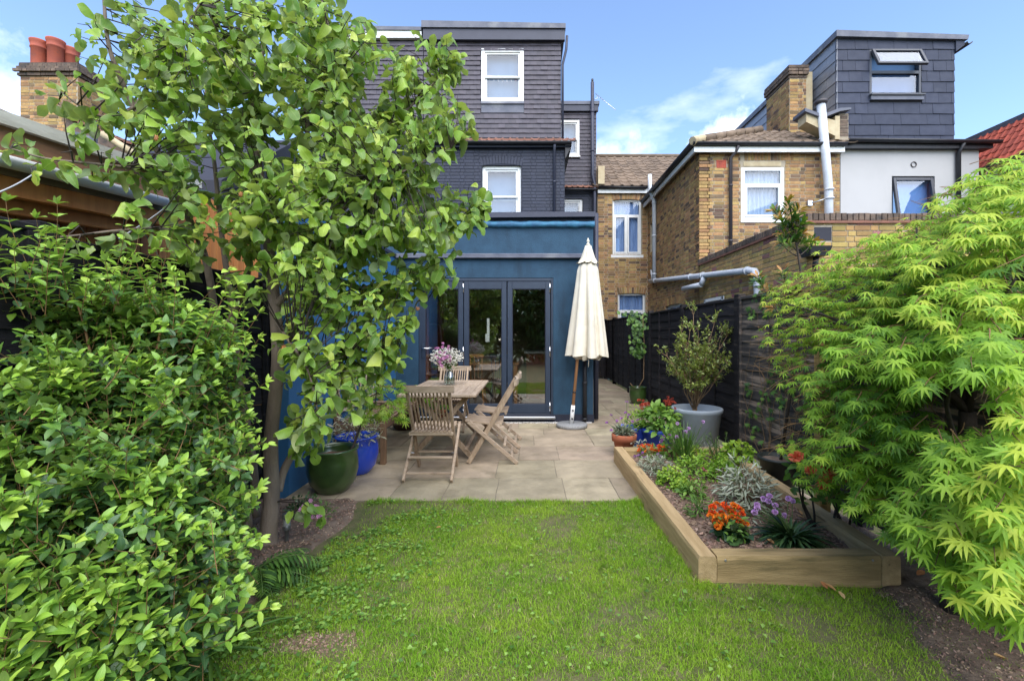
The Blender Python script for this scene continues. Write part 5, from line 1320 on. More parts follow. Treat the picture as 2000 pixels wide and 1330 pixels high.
# ------------------------------------------------------------ vase
MT['vase_glass'] = glassmat('vase_glass', (0.90, 0.93, 0.92), 0.10, 1.0)
MT['water'] = glassmat('vase_water', (0.80, 0.86, 0.82), 0.03, 0.5)
vc = P(878, 752, 5.62); vc = Vector((vc.x, 5.62, tz + .002))
vz = thing('glass_vase', 'clear glass vase half full of water on the teak table', 'vase', tuple(vc))
MB().lathe([(0, 0), (.062, 0), (.068, .01), (.07, .06), (.066, .11), (.045, .15), (.038, .17), (.046, .195), (.049, .20), (.043, .196), (.034, .17), (.041, .148), (.061, .108), (.065, .06), (.062, .012), (0, .01)], vc, 32).build('vase_body', MT['vase_glass'], vz)
MB().lathe([(0, .011), (.06, .013), (.062, .06), (.06, .095), (0, .095)], vc, 24).build('vase_water', MT['water'], vz)

# ------------------------------------------------------------ stake light in the border
sl = thing('garden_light', 'small grey stake light in the soil beside the fruit tree trunk', 'light', (-1.6, 2.99, 0))
lc = (-1.597, 2.99, 0)
MT['lamp_grey'] = mat('lamp_metal', (0.20, 0.21, 0.21), (0.15, 0.155, 0.15), 12, 0.4, metal=0.6)
MB().lathe([(.004, -.05), (.011, .01), (.012, .075), (.02, .078), (.022, .082)], lc, 16).build('stake', MT['lamp_grey'], sl)
MB().lathe([(.022, .0825), (.024, .085), (.026, .11), (.024, .112), (0, .112)], lc, 20).build('lamp_collar', MT['lamp_grey'], sl)
MB().lathe([(.0235, .1125), (.0245, .16)], lc, 20).build('lamp_shade', mat('lamp_lens', (0.32, 0.33, 0.31), rough=0.15), sl)
MB().lathe([(.0285, .160), (.0295, .163), (.0295, .186), (.027, .190), (0, .192)], lc, 20).build('lamp_cap', MT['lamp_grey'], sl)
# old timber post inside the maple
MT['post_wood'] = mat('yellow_post', (0.48, 0.30, 0.10), (0.36, 0.21, 0.07), 6, 0.7, 0.4, 40, stretch=(5, 5, .4))
pp = thing('timber_post', 'yellowish timber post standing among the maple leaves by the fence', 'post', (2.16, 3.3, 0))
MB().bbox(2.12, 2.20, 3.26, 3.34, -.05, 1.42, .008).build('post', MT['post_wood'], pp)

# ------------------------------------------------------------ kitchen furniture seen through the doors
kt = thing('dining_table', 'oak dining table indoors behind the middle glass door', 'table', (-.75, 8.6, .1))
MB().bbox(-1.35, -.15, 8.2, 9.0, .81, .85, .006).build('table_top', MT['oak'], kt)
for x in (-1.28, -.22):
    for y in (8.27, 8.93): MB().bbox(x - .035, x + .035, y - .035, y + .035, .1, .808).build('leg', MT['oak'], kt)
def k_chair(label, x, y, m):
    t = thing('dining_chair', label, 'chair', (x, y, .1), 0, 'chairs at the dining table indoors')
    MB().bbox(x - .2, x + .2, y - .2, y + .2, .53, .56, .008).build('seat', MT[m], t)
    for sx_ in (-1, 1):
        for sy_ in (-1, 1): MB().tube([(x + sx_ * .2, y + sy_ * .2, .1), (x + sx_ * .16, y + sy_ * .16, .53)], .016, 8).build('leg', MT[m], t)
    for i in range(6): MB().tube([(x - .16 + i * .064, y - .18, .56), (x - .17 + i * .068, y - .24, .98)], .009, 6).build('back_spindle', MT[m], t)
    MB().bbox(x - .2, x + .2, y - .265, y - .235, .97, 1.03, .008).build('top_rail', MT[m], t)
k_chair('orange wooden dining chair indoors, behind the middle glass door', -.95, 8.0, 'oak')
k_chair('dark blue dining chair indoors, next to the orange wooden one', -.45, 8.02, 'door')
ki = thing('kitchen_island', 'brown kitchen unit with a pale worktop indoors, behind the third glass door', 'kitchen unit', (.2, 9.4, .1))
MB().bbox(-.02, .45, 8.9, 9.9, .1, .99).build('cabinet', MT['redwood'], ki)
MB().bbox(-.06, .5, 8.86, 9.94, .991, 1.03).build('worktop', MT['white'], ki)
bk = thing('bookcase', 'reddish wooden bookcase indoors behind the first glass door', 'bookcase', (-1.95, 8.5, .1))
MB().bbox(-2.08, -2.0, 8.0, 9.4, .1, 2.2).bbox(-2.0, -1.75, 7.98, 8.02, .1, 2.2).bbox(-2.0, -1.75, 9.38, 9.42, .1, 2.2).build('case', MT['redwood'], bk)
for i in range(5): MB().bbox(-2.0, -1.76, 8.021, 9.379, .12 + i * .48, .145 + i * .48).build('shelf', MT['redwood'], bk)
lp = thing('pendant_lamp', 'small orange pendant lamp shade indoors behind the middle glass door', 'lamp', (-.95, 8.6, 2.0))
MB().lathe([(.10, 1.88), (.10, 2.08), (.03, 2.09)], (-1.02, 8.6, 0), 20).build('lamp_shade', MT['oak'], lp)
MB().tube([(-1.02, 8.6, 2.09), (-1.02, 8.6, 2.88)], .004, 6).build('flex', MT['black'], lp)
# ------------------------------------------------------------ leaf shapes
def leaf_tm(w=.5, peak=.45, n=6, fold=.12, droop=.25, wave=0.0, tone=0, seed=0, tipw=0.0, petiole=.06, curl=0.0, twist=0.0, pw=.8):
    """leaf of length 1 along +x, lying about z=0"""
    r = random.Random(seed); v = []; uv = []; f = []
    ph = r.uniform(0, 6)
    for i in range(n + 1):
        t = .5 - .5 * math.cos(math.pi * i / n); x = petiole + (1 - petiole) * t
        e = math.log(.5) / math.log(peak); hw = .5 * w * math.sin(math.pi * t ** e) ** pw if 0 < t < 1 else 0.0
        if t == 1: hw = tipw * w * .5
        if t == 0: hw = .012
        zm = -droop * x * x
        xx = x - droop * droop * x ** 3 * .35
        for k, s_ in ((0, -1), (1, 0), (2, 1)):
            z = zm + (fold * hw * 2 * (abs(s_)) - curl * (hw * s_) ** 2 * 8) + wave * hw * s_ * math.sin(t * 9 + ph + s_) + twist * t * hw * s_
            v.append((xx, hw * s_, z)); uv.append((t, tone + (.5 + s_ * .44)))
    for i in range(n):
        a = i * 3
        f += [(a, a + 3, a + 4, a + 1), (a + 1, a + 4, a + 5, a + 2)]
    v = [(0, -.006, 0), (0, .006, 0)] + v; uv = [(0, tone + .5)] * 2 + uv; f = [tuple(i + 2 for i in q) for q in f] + [(0, 2, 4, 1)]
    return Tm(v, f, uv)
def maple_tm(tone=0, seed=0, lobes=7, droop=.35, cut=.30):
    r = random.Random(seed); v = [(0.0, 0, 0)]; uv = [(0, tone + .5)]; f = []
    ang = [0, 38, -38, 78, -78, 122, -122][:lobes]; ln = [1, .93, .93, .74, .74, .42, .42]
    order = sorted(range(lobes), key=lambda i: ang[i])
    tips = []
    def zz(x, y): rr = math.hypot(x, y); return -droop * rr * rr * .9
    prev_notch = None; first = None; notch = []
    for q, i in enumerate(order):
        a = math.radians(ang[i] + r.uniform(-4, 4)); L = ln[i] * r.uniform(.92, 1.06); dz = r.uniform(-.1, .05)
        tip = (L * math.cos(a), L * math.sin(a)); w = .088 * (.6 + .4 * ln[i])
        m = .52
        ml = (m * L * math.cos(a) - w * math.sin(a), m * L * math.sin(a) + w * math.cos(a)); mr = (m * L * math.cos(a) + w * math.sin(a), m * L * math.sin(a) - w * math.cos(a))
        mc = (.5 * L * math.cos(a), .5 * L * math.sin(a))
        b = len(v)
        for (x, y), u_, vv in ((tip, 1, .5), (ml, .5, .92), (mr, .5, .08), (mc, .5, .5)):
            v.append((x, y, zz(x, y) + dz * math.hypot(x, y) - (.03 if vv == .5 and u_ == .5 else 0))); uv.append((u_, tone + vv))
        tips.append((b, a, ln[i]))
        f += [(b + 3, b + 2, b), (b + 3, b, b + 1)]
    for k in range(len(tips) - 1):      # notches between the lobes
        a = (tips[k][1] + tips[k + 1][1]) / 2; rr = cut * (tips[k][2] + tips[k + 1][2]) / 2
        b = len(v); x, y = rr * math.cos(a), rr * math.sin(a); v.append((x, y, zz(x, y))); uv.append((.3, tone + .8))
        i0, i1 = tips[k][0], tips[k + 1][0]
        f += [(0, i0 + 3, i0 + 1, b), (0, b, i1 + 2, i1 + 3)]
    i0, i1 = tips[0][0], tips[-1][0]
    f += [(0, i0 + 2, i0 + 3), (0, i1 + 3, i1 + 1)]
    b = len(v); v += [(-.5, .012, -.05), (-.5, -.012, -.05)]; uv += [(0, tone + .5)] * 2; f.append((0, b, b + 1))
    return Tm(v, f, uv)
def tones_of(fn, k, var=2, **kw): return [fn(tone=t, seed=t * 10 + s_, **kw) for t in range(k) for s_ in range(var)]
rg = np.random.default_rng(11)
def V3(*a): return np.array(a, dtype=np.float64)
def unit(v): return v / max(1e-9, np.linalg.norm(v))
class Foliage:
    """leaves gathered as position, direction, up, size, tone"""
    def __init__(s, mask=None): s.p = []; s.d = []; s.u = []; s.s = []; s.t = []; s.mask = mask
    def leaf(s, p, d, u, size, tone):
        if s.mask and not s.mask(p, d, size): return
        s.p.append(p); s.d.append(d); s.u.append(u); s.s.append(size); s.t.append(tone)
    def build(s, parent, tms, m, var=2, limit=300, name='leaf', rest='foliage', widen=None):
        if not s.p: return
        M = frames(s.p, s.d, s.u, s.s); n = len(s.p)
        nt_ = len(tms) // var
        ti = np.clip(np.array(s.t, dtype=int), 0, nt_ - 1) * var + rg.integers(0, var, n)
        pieces(name, tms, (ti, M), parent, m, limit, rest)
class Twigs:
    """thin tapered twigs in one mesh"""
    def __init__(s, sides=4): s.mb = MB(); s.n = sides
    def add(s, pts, r0, r1):
        k = len(pts); s.mb.tube([Vector(tuple(p)) for p in pts], [r0 + (r1 - r0) * i / (k - 1) for i in range(k)], s.n, cap=False)
    def build(s, parent, m, name='twig', kind='stuff'):
        if s.mb.v: return s.mb.build(name, m, parent, kind=kind)
def curve(p0, p1, sag=0.0, n=5, jit=0.0):
    p0, p1 = np.array(p0, float), np.array(p1, float); out = []
    L = np.linalg.norm(p1 - p0)
    for i in range(n + 1):
        t = i / n; q = p0 * (1 - t) + p1 * t; q = q + V3(0, 0, sag * L * 4 * t * (1 - t))
        if jit and 0 < i < n: q = q + rg.normal(0, jit * L, 3)
        out.append(q)
    return out
MT['bark_grey'] = mat('quince_bark', (0.23, 0.18, 0.135), (0.14, 0.11, 0.085), 9, 0.9, 0.9, 50, stretch=(1, 1, .35), c3=(0.27, 0.22, 0.14), s3=6, t3=(0.55, 0.72))
MT['bark_dark'] = mat('dark_twig', (0.060, 0.045, 0.036), (0.035, 0.027, 0.022), 14, 0.9, 0.5, 60)
MT['twig_red'] = mat('young_twig', (0.22, 0.115, 0.045), (0.16, 0.10, 0.04), 9, 0.7)
MT['twig_pale'] = mat('pale_twig', (0.26, 0.17, 0.09), (0.17, 0.105, 0.055), 14, 0.85, 0.4, 70)
MT['stem_green'] = mat('green_stem', (0.07, 0.13, 0.025), (0.10, 0.15, 0.04), 9, 0.6)

# ------------------------------------------------------------ the fruit tree
def seen(p): return CX + F * p[0] / max(p[1], .2), HY - F * (p[2] - CH) / max(p[1], .2)
def prune_fruit(p, d, size):
    x, y = seen(np.asarray(p) + np.asarray(d) * size * .5)
    k = 1.0
    if 400 < x < 570 and y > 520: k = .38 if y < 640 else .22
    if x < 330 and y > 225: k = .42
    if 330 <= x < 570 and 230 < y < 520: k = .62
    if x >= 570 and y > 660: k = .7
    if y < 230: k = .8
    return rg.uniform() < k
def in_shrub(p, slack=0):
    x, y = seen(p)
    w = 26 * mnoise.noise(Vector((y * .018, p[1] * 2, 3))) + 14 * mnoise.noise(Vector((y * .06, p[1] * 5, 8)))
    return x < np.interp(y, [480, 560, 640, 700, 800, 900, 1000, 1100, 1180, 1250, 1330], [390, 410, 465, 455, 480, 480, 470, 480, 470, 425, 380]) + w + slack and y > np.interp(x, [0, 60, 130, 220, 300, 400, 480], [540, 545, 540, 570, 580, 625, 670]) + w
def prune_shrub(p, d, size): return p[1] > .75
def prune_maple(p, d, size):
    x, y = seen(np.asarray(p) + np.asarray(d) * size * .5)
    w = 30 * mnoise.noise(Vector((x * .02, y * .02, p[1] * 3))) + 14 * mnoise.noise(Vector((x * .06, y * .06, p[1] * 9)))
    y = y + w
    left = np.interp(y, [540, 600, 680, 730, 800, 850, 885, 940], [1505, 1490, 1482, 1540, 1572, 1555, 1505, 1530]) + w * 1.2
    top = np.interp(x, [1470, 1500, 1600, 1700, 1800, 1900, 2000], [600, 548, 500, 455, 405, 335, 290]) + 9 * math.sin(x * .11)
    if (x < left + 90 or y < top + 40) and rg.uniform() < .42: return False
    if ((x - 1880) / 85) ** 2 + ((y - 800) / 55) ** 2 < 1 and rg.uniform() < .85: return False
    if x < left or y < np.interp(x, [1470, 1500, 1600, 1700, 1800, 1900, 2000], [600, 548, 500, 455, 405, 335, 290]) + 9 * math.sin(x * .11): return False
    if x < 1760: return y < 905 + .6 * (x - 1480)
    return y < np.interp(x, [1760, 1830, 1900, 2000], [1080, 1130, 1215, 1250])
Q = thing('fruit_tree', 'multi stemmed fruit tree with large round leaves, between the shrub and the patio', 'tree', (-1.71, 2.98, 0))
def limb(pts, name='branch'):
    """pts: (px, py, Y, radius)"""
    q = [P(a, b, c) for a, b, c, d in pts]; r = [d for *_, d in pts]
    # smooth the polyline
    qq = []; rr = []
    for i in range(len(q) - 1):
        p0, p1, p2, p3 = q[max(i - 1, 0)], q[i], q[i + 1], q[min(i + 2, len(q) - 1)]
        for k in range(5):
            t = k / 5; qq.append(.5 * ((2 * p1) + (p2 - p0) * t + (2 * p0 - 5 * p1 + 4 * p2 - p3) * t * t + (3 * p1 - p0 - 3 * p2 + p3) * t ** 3)); rr.append(r[i] + (r[i + 1] - r[i]) * t)
    qq.append(q[-1]); rr.append(r[-1])
    rr = [a * (1 + .06 * mnoise.noise(p * 9)) for a, p in zip(rr, qq)]
    MB().tube(qq, rr, 12).build(name, MT['bark_grey'], Q)
    return list(zip(qq, rr))
L_ = []
L_ += limb([(524, 1085, 2.96, .085), (524, 1045, 2.97, .056), (531, 960, 2.98, .049), (529, 860, 3.0, .044), (543, 700, 3.0, .040), (533, 560, 3.0, .037), (520, 430, 3.0, .036), (500, 300, 3.0, .030), (497, 180, 3.0, .022), (520, 60, 3.0, .015), (540, -60, 3.0, .010)], 'trunk')
L_ += limb([(486, 1030, 3.05, .030), (470, 930, 3.08, .027), (440, 800, 3.1, .026), (424, 650, 3.1, .025), (400, 500, 3.05, .022), (355, 400, 2.9, .019), (320, 320, 2.8, .017), (262, 210, 2.7, .015), (215, 100, 2.6, .011), (203, 0, 2.6, .008), (200, -60, 2.6, .006)], 'trunk')
L_ += limb([(500, 1010, 3.15, .028), (494, 900, 3.2, .026), (470, 760, 3.25, .024), (452, 600, 3.25, .022), (432, 450, 3.3, .017), (420, 330, 3.3, .014), (405, 220, 3.3, .010), (398, 100, 3.3, .007)], 'trunk')
L_ += limb([(545, 960, 3.05, .022), (556, 915, 3.1, .026), (585, 865, 3.1, .022), (600, 838, 3.1, .016), (606, 790, 3.1, .012), (596, 700, 3.1, .009)], 'trunk')
L_ += limb([(536, 600, 3.0, .026), (590, 540, 2.95, .022), (640, 470, 2.95, .019), (668, 330, 2.95, .016), (672, 210, 2.95, .012), (650, 100, 2.9, .009), (625, -20, 2.9, .006)])
L_ += limb([(522, 440, 3.0, .022), (560, 390, 3.05, .018), (600, 290, 3.1, .016), (590, 160, 3.1, .012), (570, 30, 3.1, .008), (560, -50, 3.1, .006)])
L_ += limb([(440, 640, 3.1, .018), (480, 560, 3.0, .015), (490, 480, 2.9, .012), (520, 400, 2.8, .009)])
L_ += limb([(560, 570, 2.97, .018), (640, 580, 3.1, .014), (720, 560, 3.2, .011), (790, 560, 3.3, .008), (832, 590, 3.35, .005)])
L_ += limb([(600, 530, 2.95, .015), (690, 460, 3.1, .012), (780, 430, 3.3, .009), (870, 430, 3.5, .007), (945, 400, 3.6, .004)])
L_ += limb([(668, 330, 2.95, .012), (740, 260, 3.1, .010), (800, 210, 3.2, .008), (850, 160, 3.3, .006), (885, 110, 3.3, .004)])
L_ += limb([(660, 420, 2.95, .012), (730, 360, 2.8, .009), (800, 330, 2.8, .007), (880, 290, 2.9, .004)])
L_ += limb([(330, 340, 2.8, .012), (270, 330, 2.5, .009), (180, 320, 2.3, .007), (90, 310, 2.2, .005), (20, 290, 2.15, .003)])
L_ += limb([(400, 500, 3.0, .011), (330, 450, 2.6, .009), (240, 450, 2.4, .007), (150, 460, 2.3, .005), (90, 465, 2.25, .003)])
L_ += limb([(262, 210, 2.7, .010), (210, 230, 2.5, .007), (160, 210, 2.4, .005), (120, 180, 2.35, .003)])
L_ += limb([(262, 215, 2.7, .010), (310, 130, 2.6, .008), (350, 70, 2.5, .006), (390, 10, 2.5, .004)])
L_ += limb([(540, 700, 3.0, .014), (590, 680, 2.8, .010), (650, 690, 2.75, .008), (720, 700, 2.9, .006), (770, 700, 3.0, .004)])
L_ += limb([(536, 620, 3.0, .012), (560, 660, 2.6, .009), (600, 720, 2.4, .006), (620, 800, 2.35, .004)])
L_ += limb([(497, 180, 3.0, .012), (450, 120, 2.8, .009), (420, 50, 2.6, .006), (380, -30, 2.5, .004)])
NODE = np.array([tuple(p) for p, r in L_])
# leaf clusters: pixel centre, pixel radius, depth, depth spread, share
BL = [(200, 60, 85, 2.45, .25, 28), (150, 190, 60, 2.35, .2, 22), (235, 210, 70, 2.45, .25, 24), (330, 70, 95, 2.6, .35, 48), (430, 60, 100, 2.8, .4, 56), (540, 60, 110, 2.9, .5, 64),
      (640, 50, 90, 2.9, .4, 46), (300, 170, 80, 2.6, .3, 40), (400, 180, 100, 2.8, .4, 60), (510, 190, 110, 2.9, .5, 72), (620, 180, 110, 2.95, .5, 74), (720, 160, 90, 3.0, .4, 54), (810, 130, 70, 3.1, .3, 34), (865, 110, 38, 3.25, .15, 12),
      (330, 300, 80, 2.7, .35, 46), (430, 310, 100, 2.75, .45, 66), (540, 320, 110, 2.8, .5, 76), (650, 310, 110, 2.9, .5, 76), (760, 270, 90, 2.95, .4, 56), (850, 230, 62, 3.0, .3, 26), (890, 250, 40, 3.0, .2, 11),
      (400, 420, 70, 2.75, .35, 36), (500, 430, 95, 2.7, .45, 54), (610, 430, 105, 2.75, .5, 66), (720, 400, 95, 2.9, .4, 60), (820, 380, 75, 3.1, .35, 38), (900, 395, 50, 3.4, .2, 22), (945, 385, 24, 3.5, .12, 7),
      (600, 530, 85, 2.7, .4, 44), (700, 500, 85, 2.9, .4, 48), (790, 490, 70, 3.0, .35, 36), (860, 490, 48, 3.1, .2, 20), (540, 560, 60, 2.7, .3, 22),
      (640, 620, 70, 2.8, .35, 34), (720, 600, 65, 2.95, .35, 34), (785, 590, 42, 3.1, .2, 14), (560, 650, 60, 2.5, .3, 20), (590, 740, 62, 2.45, .3, 26), (660, 720, 55, 2.6, .3, 26), (725, 700, 50, 2.85, .25, 22), (765, 690, 26, 2.95, .15, 8), (560, 820, 40, 2.6, .25, 10), (620, 800, 40, 2.55, .25, 14), (690, 770, 34, 2.7, .2, 9), (600, 880, 30, 2.7, .15, 5),
      (30, 295, 34, 2.2, .12, 8), (95, 320, 42, 2.2, .12, 13), (170, 345, 52, 2.3, .15, 17), (250, 350, 52, 2.4, .2, 18), (120, 470, 38, 2.25, .12, 10), (200, 480, 48, 2.3, .15, 14), (280, 460, 55, 2.45, .2, 18), (350, 500, 55, 2.6, .25, 18), (250, 300, 40, 2.4, .2, 10), (440, 560, 45, 2.8, .25, 8), (370, 380, 60, 2.7, .3, 22), (610, 1000, 14, 2.85, .06, 2), (560, 970, 26, 2.75, .1, 4), (625, 850, 25, 2.7, .1, 4)]
fol = Foliage(); tw = Twigs(4)
for (bx, by, br, bY, dY, n) in BL:
    for _ in range(int(n * (.6 if bx < 300 or (bx < 420 and by > 370) else .95) + .5)):
        a = rg.uniform(0, 2 * math.pi); rr = math.sqrt(rg.uniform(0, 1)); Y = bY + rg.uniform(-1, 1) * dY * 1.15
        c = np.array(tuple(P(bx + math.cos(a) * rr * br, by + math.sin(a) * rr * br, Y)))
        if not prune_fruit(c, (0, 0, 0), 0): continue
        dd = NODE - c; k = int(np.argmin((dd ** 2).sum(1))); src = NODE[k]
        dist = np.linalg.norm(src - c)
        if dist > .06:
            mid = src + (c - src) * .55 + V3(0, 0, .05 * dist)
            tw.add([src, mid + rg.normal(0, .02, 3), c], .0042 if dist > .2 else .003, .0015)
        out = unit(unit(c - src) + V3(0, 0, .25) + rg.normal(0, .35, 3))
        m = rg.integers(3, 7)
        for i in range(m):
            th = i * 2.4 + rg.uniform(-.5, .5)
            e1 = unit(np.cross(out, V3(.1, .2, 1))); e2 = np.cross(out, e1)
            d = unit(out * rg.uniform(.1, .8) + e1 * math.cos(th) + e2 * math.sin(th) + V3(0, 0, rg.uniform(-.55, .05)))
            up = unit(V3(0, -.12, 1) + out * .25 + rg.normal(0, .5, 3))
            p = c - out * (.028 * (m - i)) + rg.normal(0, .008, 3)
            sz = rg.uniform(.058, .122) * min(1.05, max(.7, c[1] / 2.85)) * (1.0 if i < m - 1 else .7)
            fol.leaf(p, d, up, sz, rg.choice([0, 1, 1, 2, 2, 3, 3, 4], p=[.1, .15, .15, .15, .15, .12, .1, .08]))
MT['leaf_quince'] = leafmat('fruit_tree_leaf', [(0.102, 0.200, 0.029), (0.157, 0.292, 0.039), (0.223, 0.375, 0.047), (0.316, 0.467, 0.063), (0.483, 0.567, 0.098)], rough=0.42, trans=0.36, spec=0.45, under=(0.27, 0.33, 0.17), vein=0.25, edge=(0.33, 0.40, 0.13), edge0=0.385)
tms = [leaf_tm(w=w_, peak=pk, n=7, fold=fo, droop=dr, wave=wa, tone=t, seed=t * 7 + i, curl=cu, twist=twi, pw=.47) for t in range(5) for i, (w_, pk, fo, dr, wa, cu, twi) in enumerate(((.66, .5, .10, .30, .3, .1, .2), (.56, .47, .26, .5, .4, .0, -.4), (.74, .52, -.05, .40, .35, .5, .4), (.50, .46, .42, .75, .35, .0, .6)))]
fol.build(Q, tms, MT['leaf_quince'], var=4)
tw.build(Q, MT['bark_dark'])
MT['fruit'] = mat('withered_flower', (0.45, 0.17, 0.05), (0.30, 0.14, 0.06), 30, 0.8)
for (px, py, Y) in ((815, 603, 3.0), (305, 270, 2.25), (555, 678, 2.45), (470, 380, 2.4)):
    q = P(px, py, Y); mb = MB()
    for k in range(7):
        a = k * .9; mb.tube([q, q + Vector((math.cos(a) * .016, R(-.01, .01), math.sin(a) * .016))], [.007, .002], 5)
    mb.build('withered_flower', MT['fruit'], Q)
print('tree leaves', len(fol.p))

# ------------------------------------------------------------ the big shrub
S_ = thing('leafy_shrub', 'big bushy shrub with small pointed bright green leaves, in the foreground by the fence', 'shrub', (-1.6, 1.7, 0))
fo_s = Foliage(prune_shrub); tw_s = Twigs(4)
def shrub_top(px, py): pass
# rounded masses: pixel centre, pixel radii, depth of the front face
SB = [(60, 640, 120, 90, 1.95), (190, 640, 130, 100, 2.0), (310, 660, 120, 90, 2.1), (375, 680, 75, 75, 2.25), (60, 800, 150, 110, 1.55), (230, 800, 150, 120, 1.7), (335, 800, 120, 100, 1.95), (410, 830, 60, 80, 2.2),
      (60, 980, 160, 130, 1.32), (230, 990, 160, 130, 1.45), (345, 960, 120, 110, 1.75), (410, 960, 50, 70, 2.05), (60, 1170, 170, 140, 1.16), (230, 1180, 160, 130, 1.28), (345, 1130, 100, 110, 1.55), (395, 1080, 60, 90, 1.8), (120, 1320, 190, 120, 1.10), (300, 1290, 110, 90, 1.3), (385, 1180, 60, 60, 1.75)]
SB3 = [(np.array(tuple(P(a, b, Y + .22))), c / F * Y, d / F * Y) for a, b, c, d, Y in SB]
base = [V3(-1.75, 1.95, 0), V3(-1.6, 1.75, 0), V3(-1.85, 1.6, 0), V3(-1.55, 2.05, 0)]
def shoot(p0, d, L, lf, tone0, nodes, free=False):
    if not free and not in_shrub(np.array(p0) + unit(d) * L * .6): return
    p = np.array(p0); d = unit(d); pts = [p.copy()]
    e1 = unit(np.cross(d, V3(.13, .3, 1))); e2 = np.cross(d, e1); ph = rg.uniform(0, 6.28)
    st = L / nodes
    for k in range(nodes):
        d = unit(d + rg.normal(0, .07, 3) + V3(0, 0, .03)); p = p + d * st; pts.append(p.copy())
        t = (k + 1) / nodes
        for s_ in (0, math.pi):
            a = ph + (k % 2) * math.pi / 2 + s_ + rg.uniform(-.3, .3)
            side = e1 * math.cos(a) + e2 * math.sin(a)
            ld = unit(side * rg.uniform(.75, 1.0) + d * rg.uniform(.35, .8) + V3(0, 0, rg.uniform(-.1, .18)))
            sz = lf * (1.12 - .35 * t) * rg.uniform(.8, 1.15)
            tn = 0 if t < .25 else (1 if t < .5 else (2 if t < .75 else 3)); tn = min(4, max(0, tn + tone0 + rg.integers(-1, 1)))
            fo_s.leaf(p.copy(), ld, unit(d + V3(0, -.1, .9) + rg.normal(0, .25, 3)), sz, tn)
    for i in range(3):
        a = i * 2.1 + ph; fo_s.leaf(p, unit(d + .35 * (e1 * math.cos(a) + e2 * math.sin(a))), unit(e1 + V3(0, 0, .5)), lf * rg.uniform(.5, .75), min(4, 4 + tone0))
    tw_s.add(pts, .0016, .0008)
for (c, rx, rzz) in SB3:
    nsh = int(70 * (rx * rzz) / .05 * .9)
    nsh = int(1.9 * max(22, min(75, nsh)))
    for _ in range(nsh):
        # start inside, end on the front or top face of the mass
        a = rg.uniform(0, 2 * math.pi); q = math.sqrt(rg.uniform(0, 1))
        o = V3(math.cos(a) * q * rx, 0, math.sin(a) * q * rzz)
        o[1] = -math.sqrt(max(0, 1 - q * q)) * .26 * rg.uniform(.35, 1.0)
        L = rg.uniform(.14, .26); d = unit(V3(o[0] / rx * .5, o[1] * 2.2, abs(o[2] / rzz) * .35 + .65) + rg.normal(0, .28, 3))
        tip = c + o
        gap = mnoise.noise(Vector(tuple(tip * 4.2))) + .5 * mnoise.noise(Vector(tuple(tip * 11)))
        if gap < -.16: continue
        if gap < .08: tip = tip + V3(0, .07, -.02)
        shoot(tip - d * L, d, L, rg.uniform(.046, .086), 0 if gap > .05 else -1, rg.integers(4, 7))  # shoots set back in the gaps get darker leaves, depth shading in the tone
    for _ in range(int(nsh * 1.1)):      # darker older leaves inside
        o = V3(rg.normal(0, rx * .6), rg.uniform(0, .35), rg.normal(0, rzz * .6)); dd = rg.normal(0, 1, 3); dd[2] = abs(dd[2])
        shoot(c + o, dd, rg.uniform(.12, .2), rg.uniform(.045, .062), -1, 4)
# long shoots sticking out of the outline
for (px, py, Y, dx, dz, L) in ((60, 540, 1.9, -.1, 1, .32), (10, 560, 1.8, -.3, 1, .3), (130, 570, 1.9, .1, 1, .36), (190, 585, 2.0, .7, 1, .42), (150, 590, 2.0, -.2, 1, .3), (290, 600, 2.1, .3, 1, .38), (320, 600, 2.2, .1, 1, .32), (340, 650, 2.2, .8, .8, .42), (370, 660, 2.25, 1, .6, .4), (380, 720, 2.25, 1, .25, .38), (350, 640, 2.2, .4, 1, .3), (400, 800, 2.2, 1, .35, .32), (390, 870, 2.15, 1, .1, .34), (400, 930, 2.1, 1, .2, .3), (380, 980, 2.0, 1, .0, .3), (380, 900, 2.1, 1, .3, .3), (390, 1060, 1.85, 1, -.1, .24), (360, 1160, 1.75, 1, .05, .26), (380, 1200, 1.6, 1, -.05, .26), (230, 590, 2.05, .2, 1, .33), (90, 560, 1.95, .15, 1, .3)):
    shoot(np.array(tuple(P(px, py, Y))), V3(dx, rg.uniform(-.4, .1), dz), L, .062, 1, 7, True)
for k in range(46):
    x = rg.uniform(-10, 470); y = np.interp(x, [0, 130, 220, 300, 400, 480], [575, 570, 600, 610, 655, 700]) + rg.uniform(-10, 50)
    shoot(np.array(tuple(P(x, y, 1.85 + x * .0008 + rg.uniform(-.15, .1)))), V3(rg.normal(.15, .35), rg.normal(-.1, .2), 1), rg.uniform(.14, .28), .060, 1, int(rg.integers(5, 8)), True)
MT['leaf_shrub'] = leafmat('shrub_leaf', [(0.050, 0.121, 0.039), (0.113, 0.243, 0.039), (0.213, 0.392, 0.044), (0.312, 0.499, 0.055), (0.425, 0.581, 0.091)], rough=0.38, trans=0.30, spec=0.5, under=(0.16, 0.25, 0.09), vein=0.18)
tms = [leaf_tm(w=w_, peak=.42, n=5, fold=fo, droop=dr, tone=t, seed=t * 5 + i, curl=.1) for t in range(5) for i, (w_, fo, dr) in enumerate(((.44, .22, .35), (.50, .15, .5), (.40, .3, .2)))]
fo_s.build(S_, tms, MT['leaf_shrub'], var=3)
tw_s.build(S_, MT['twig_red'])
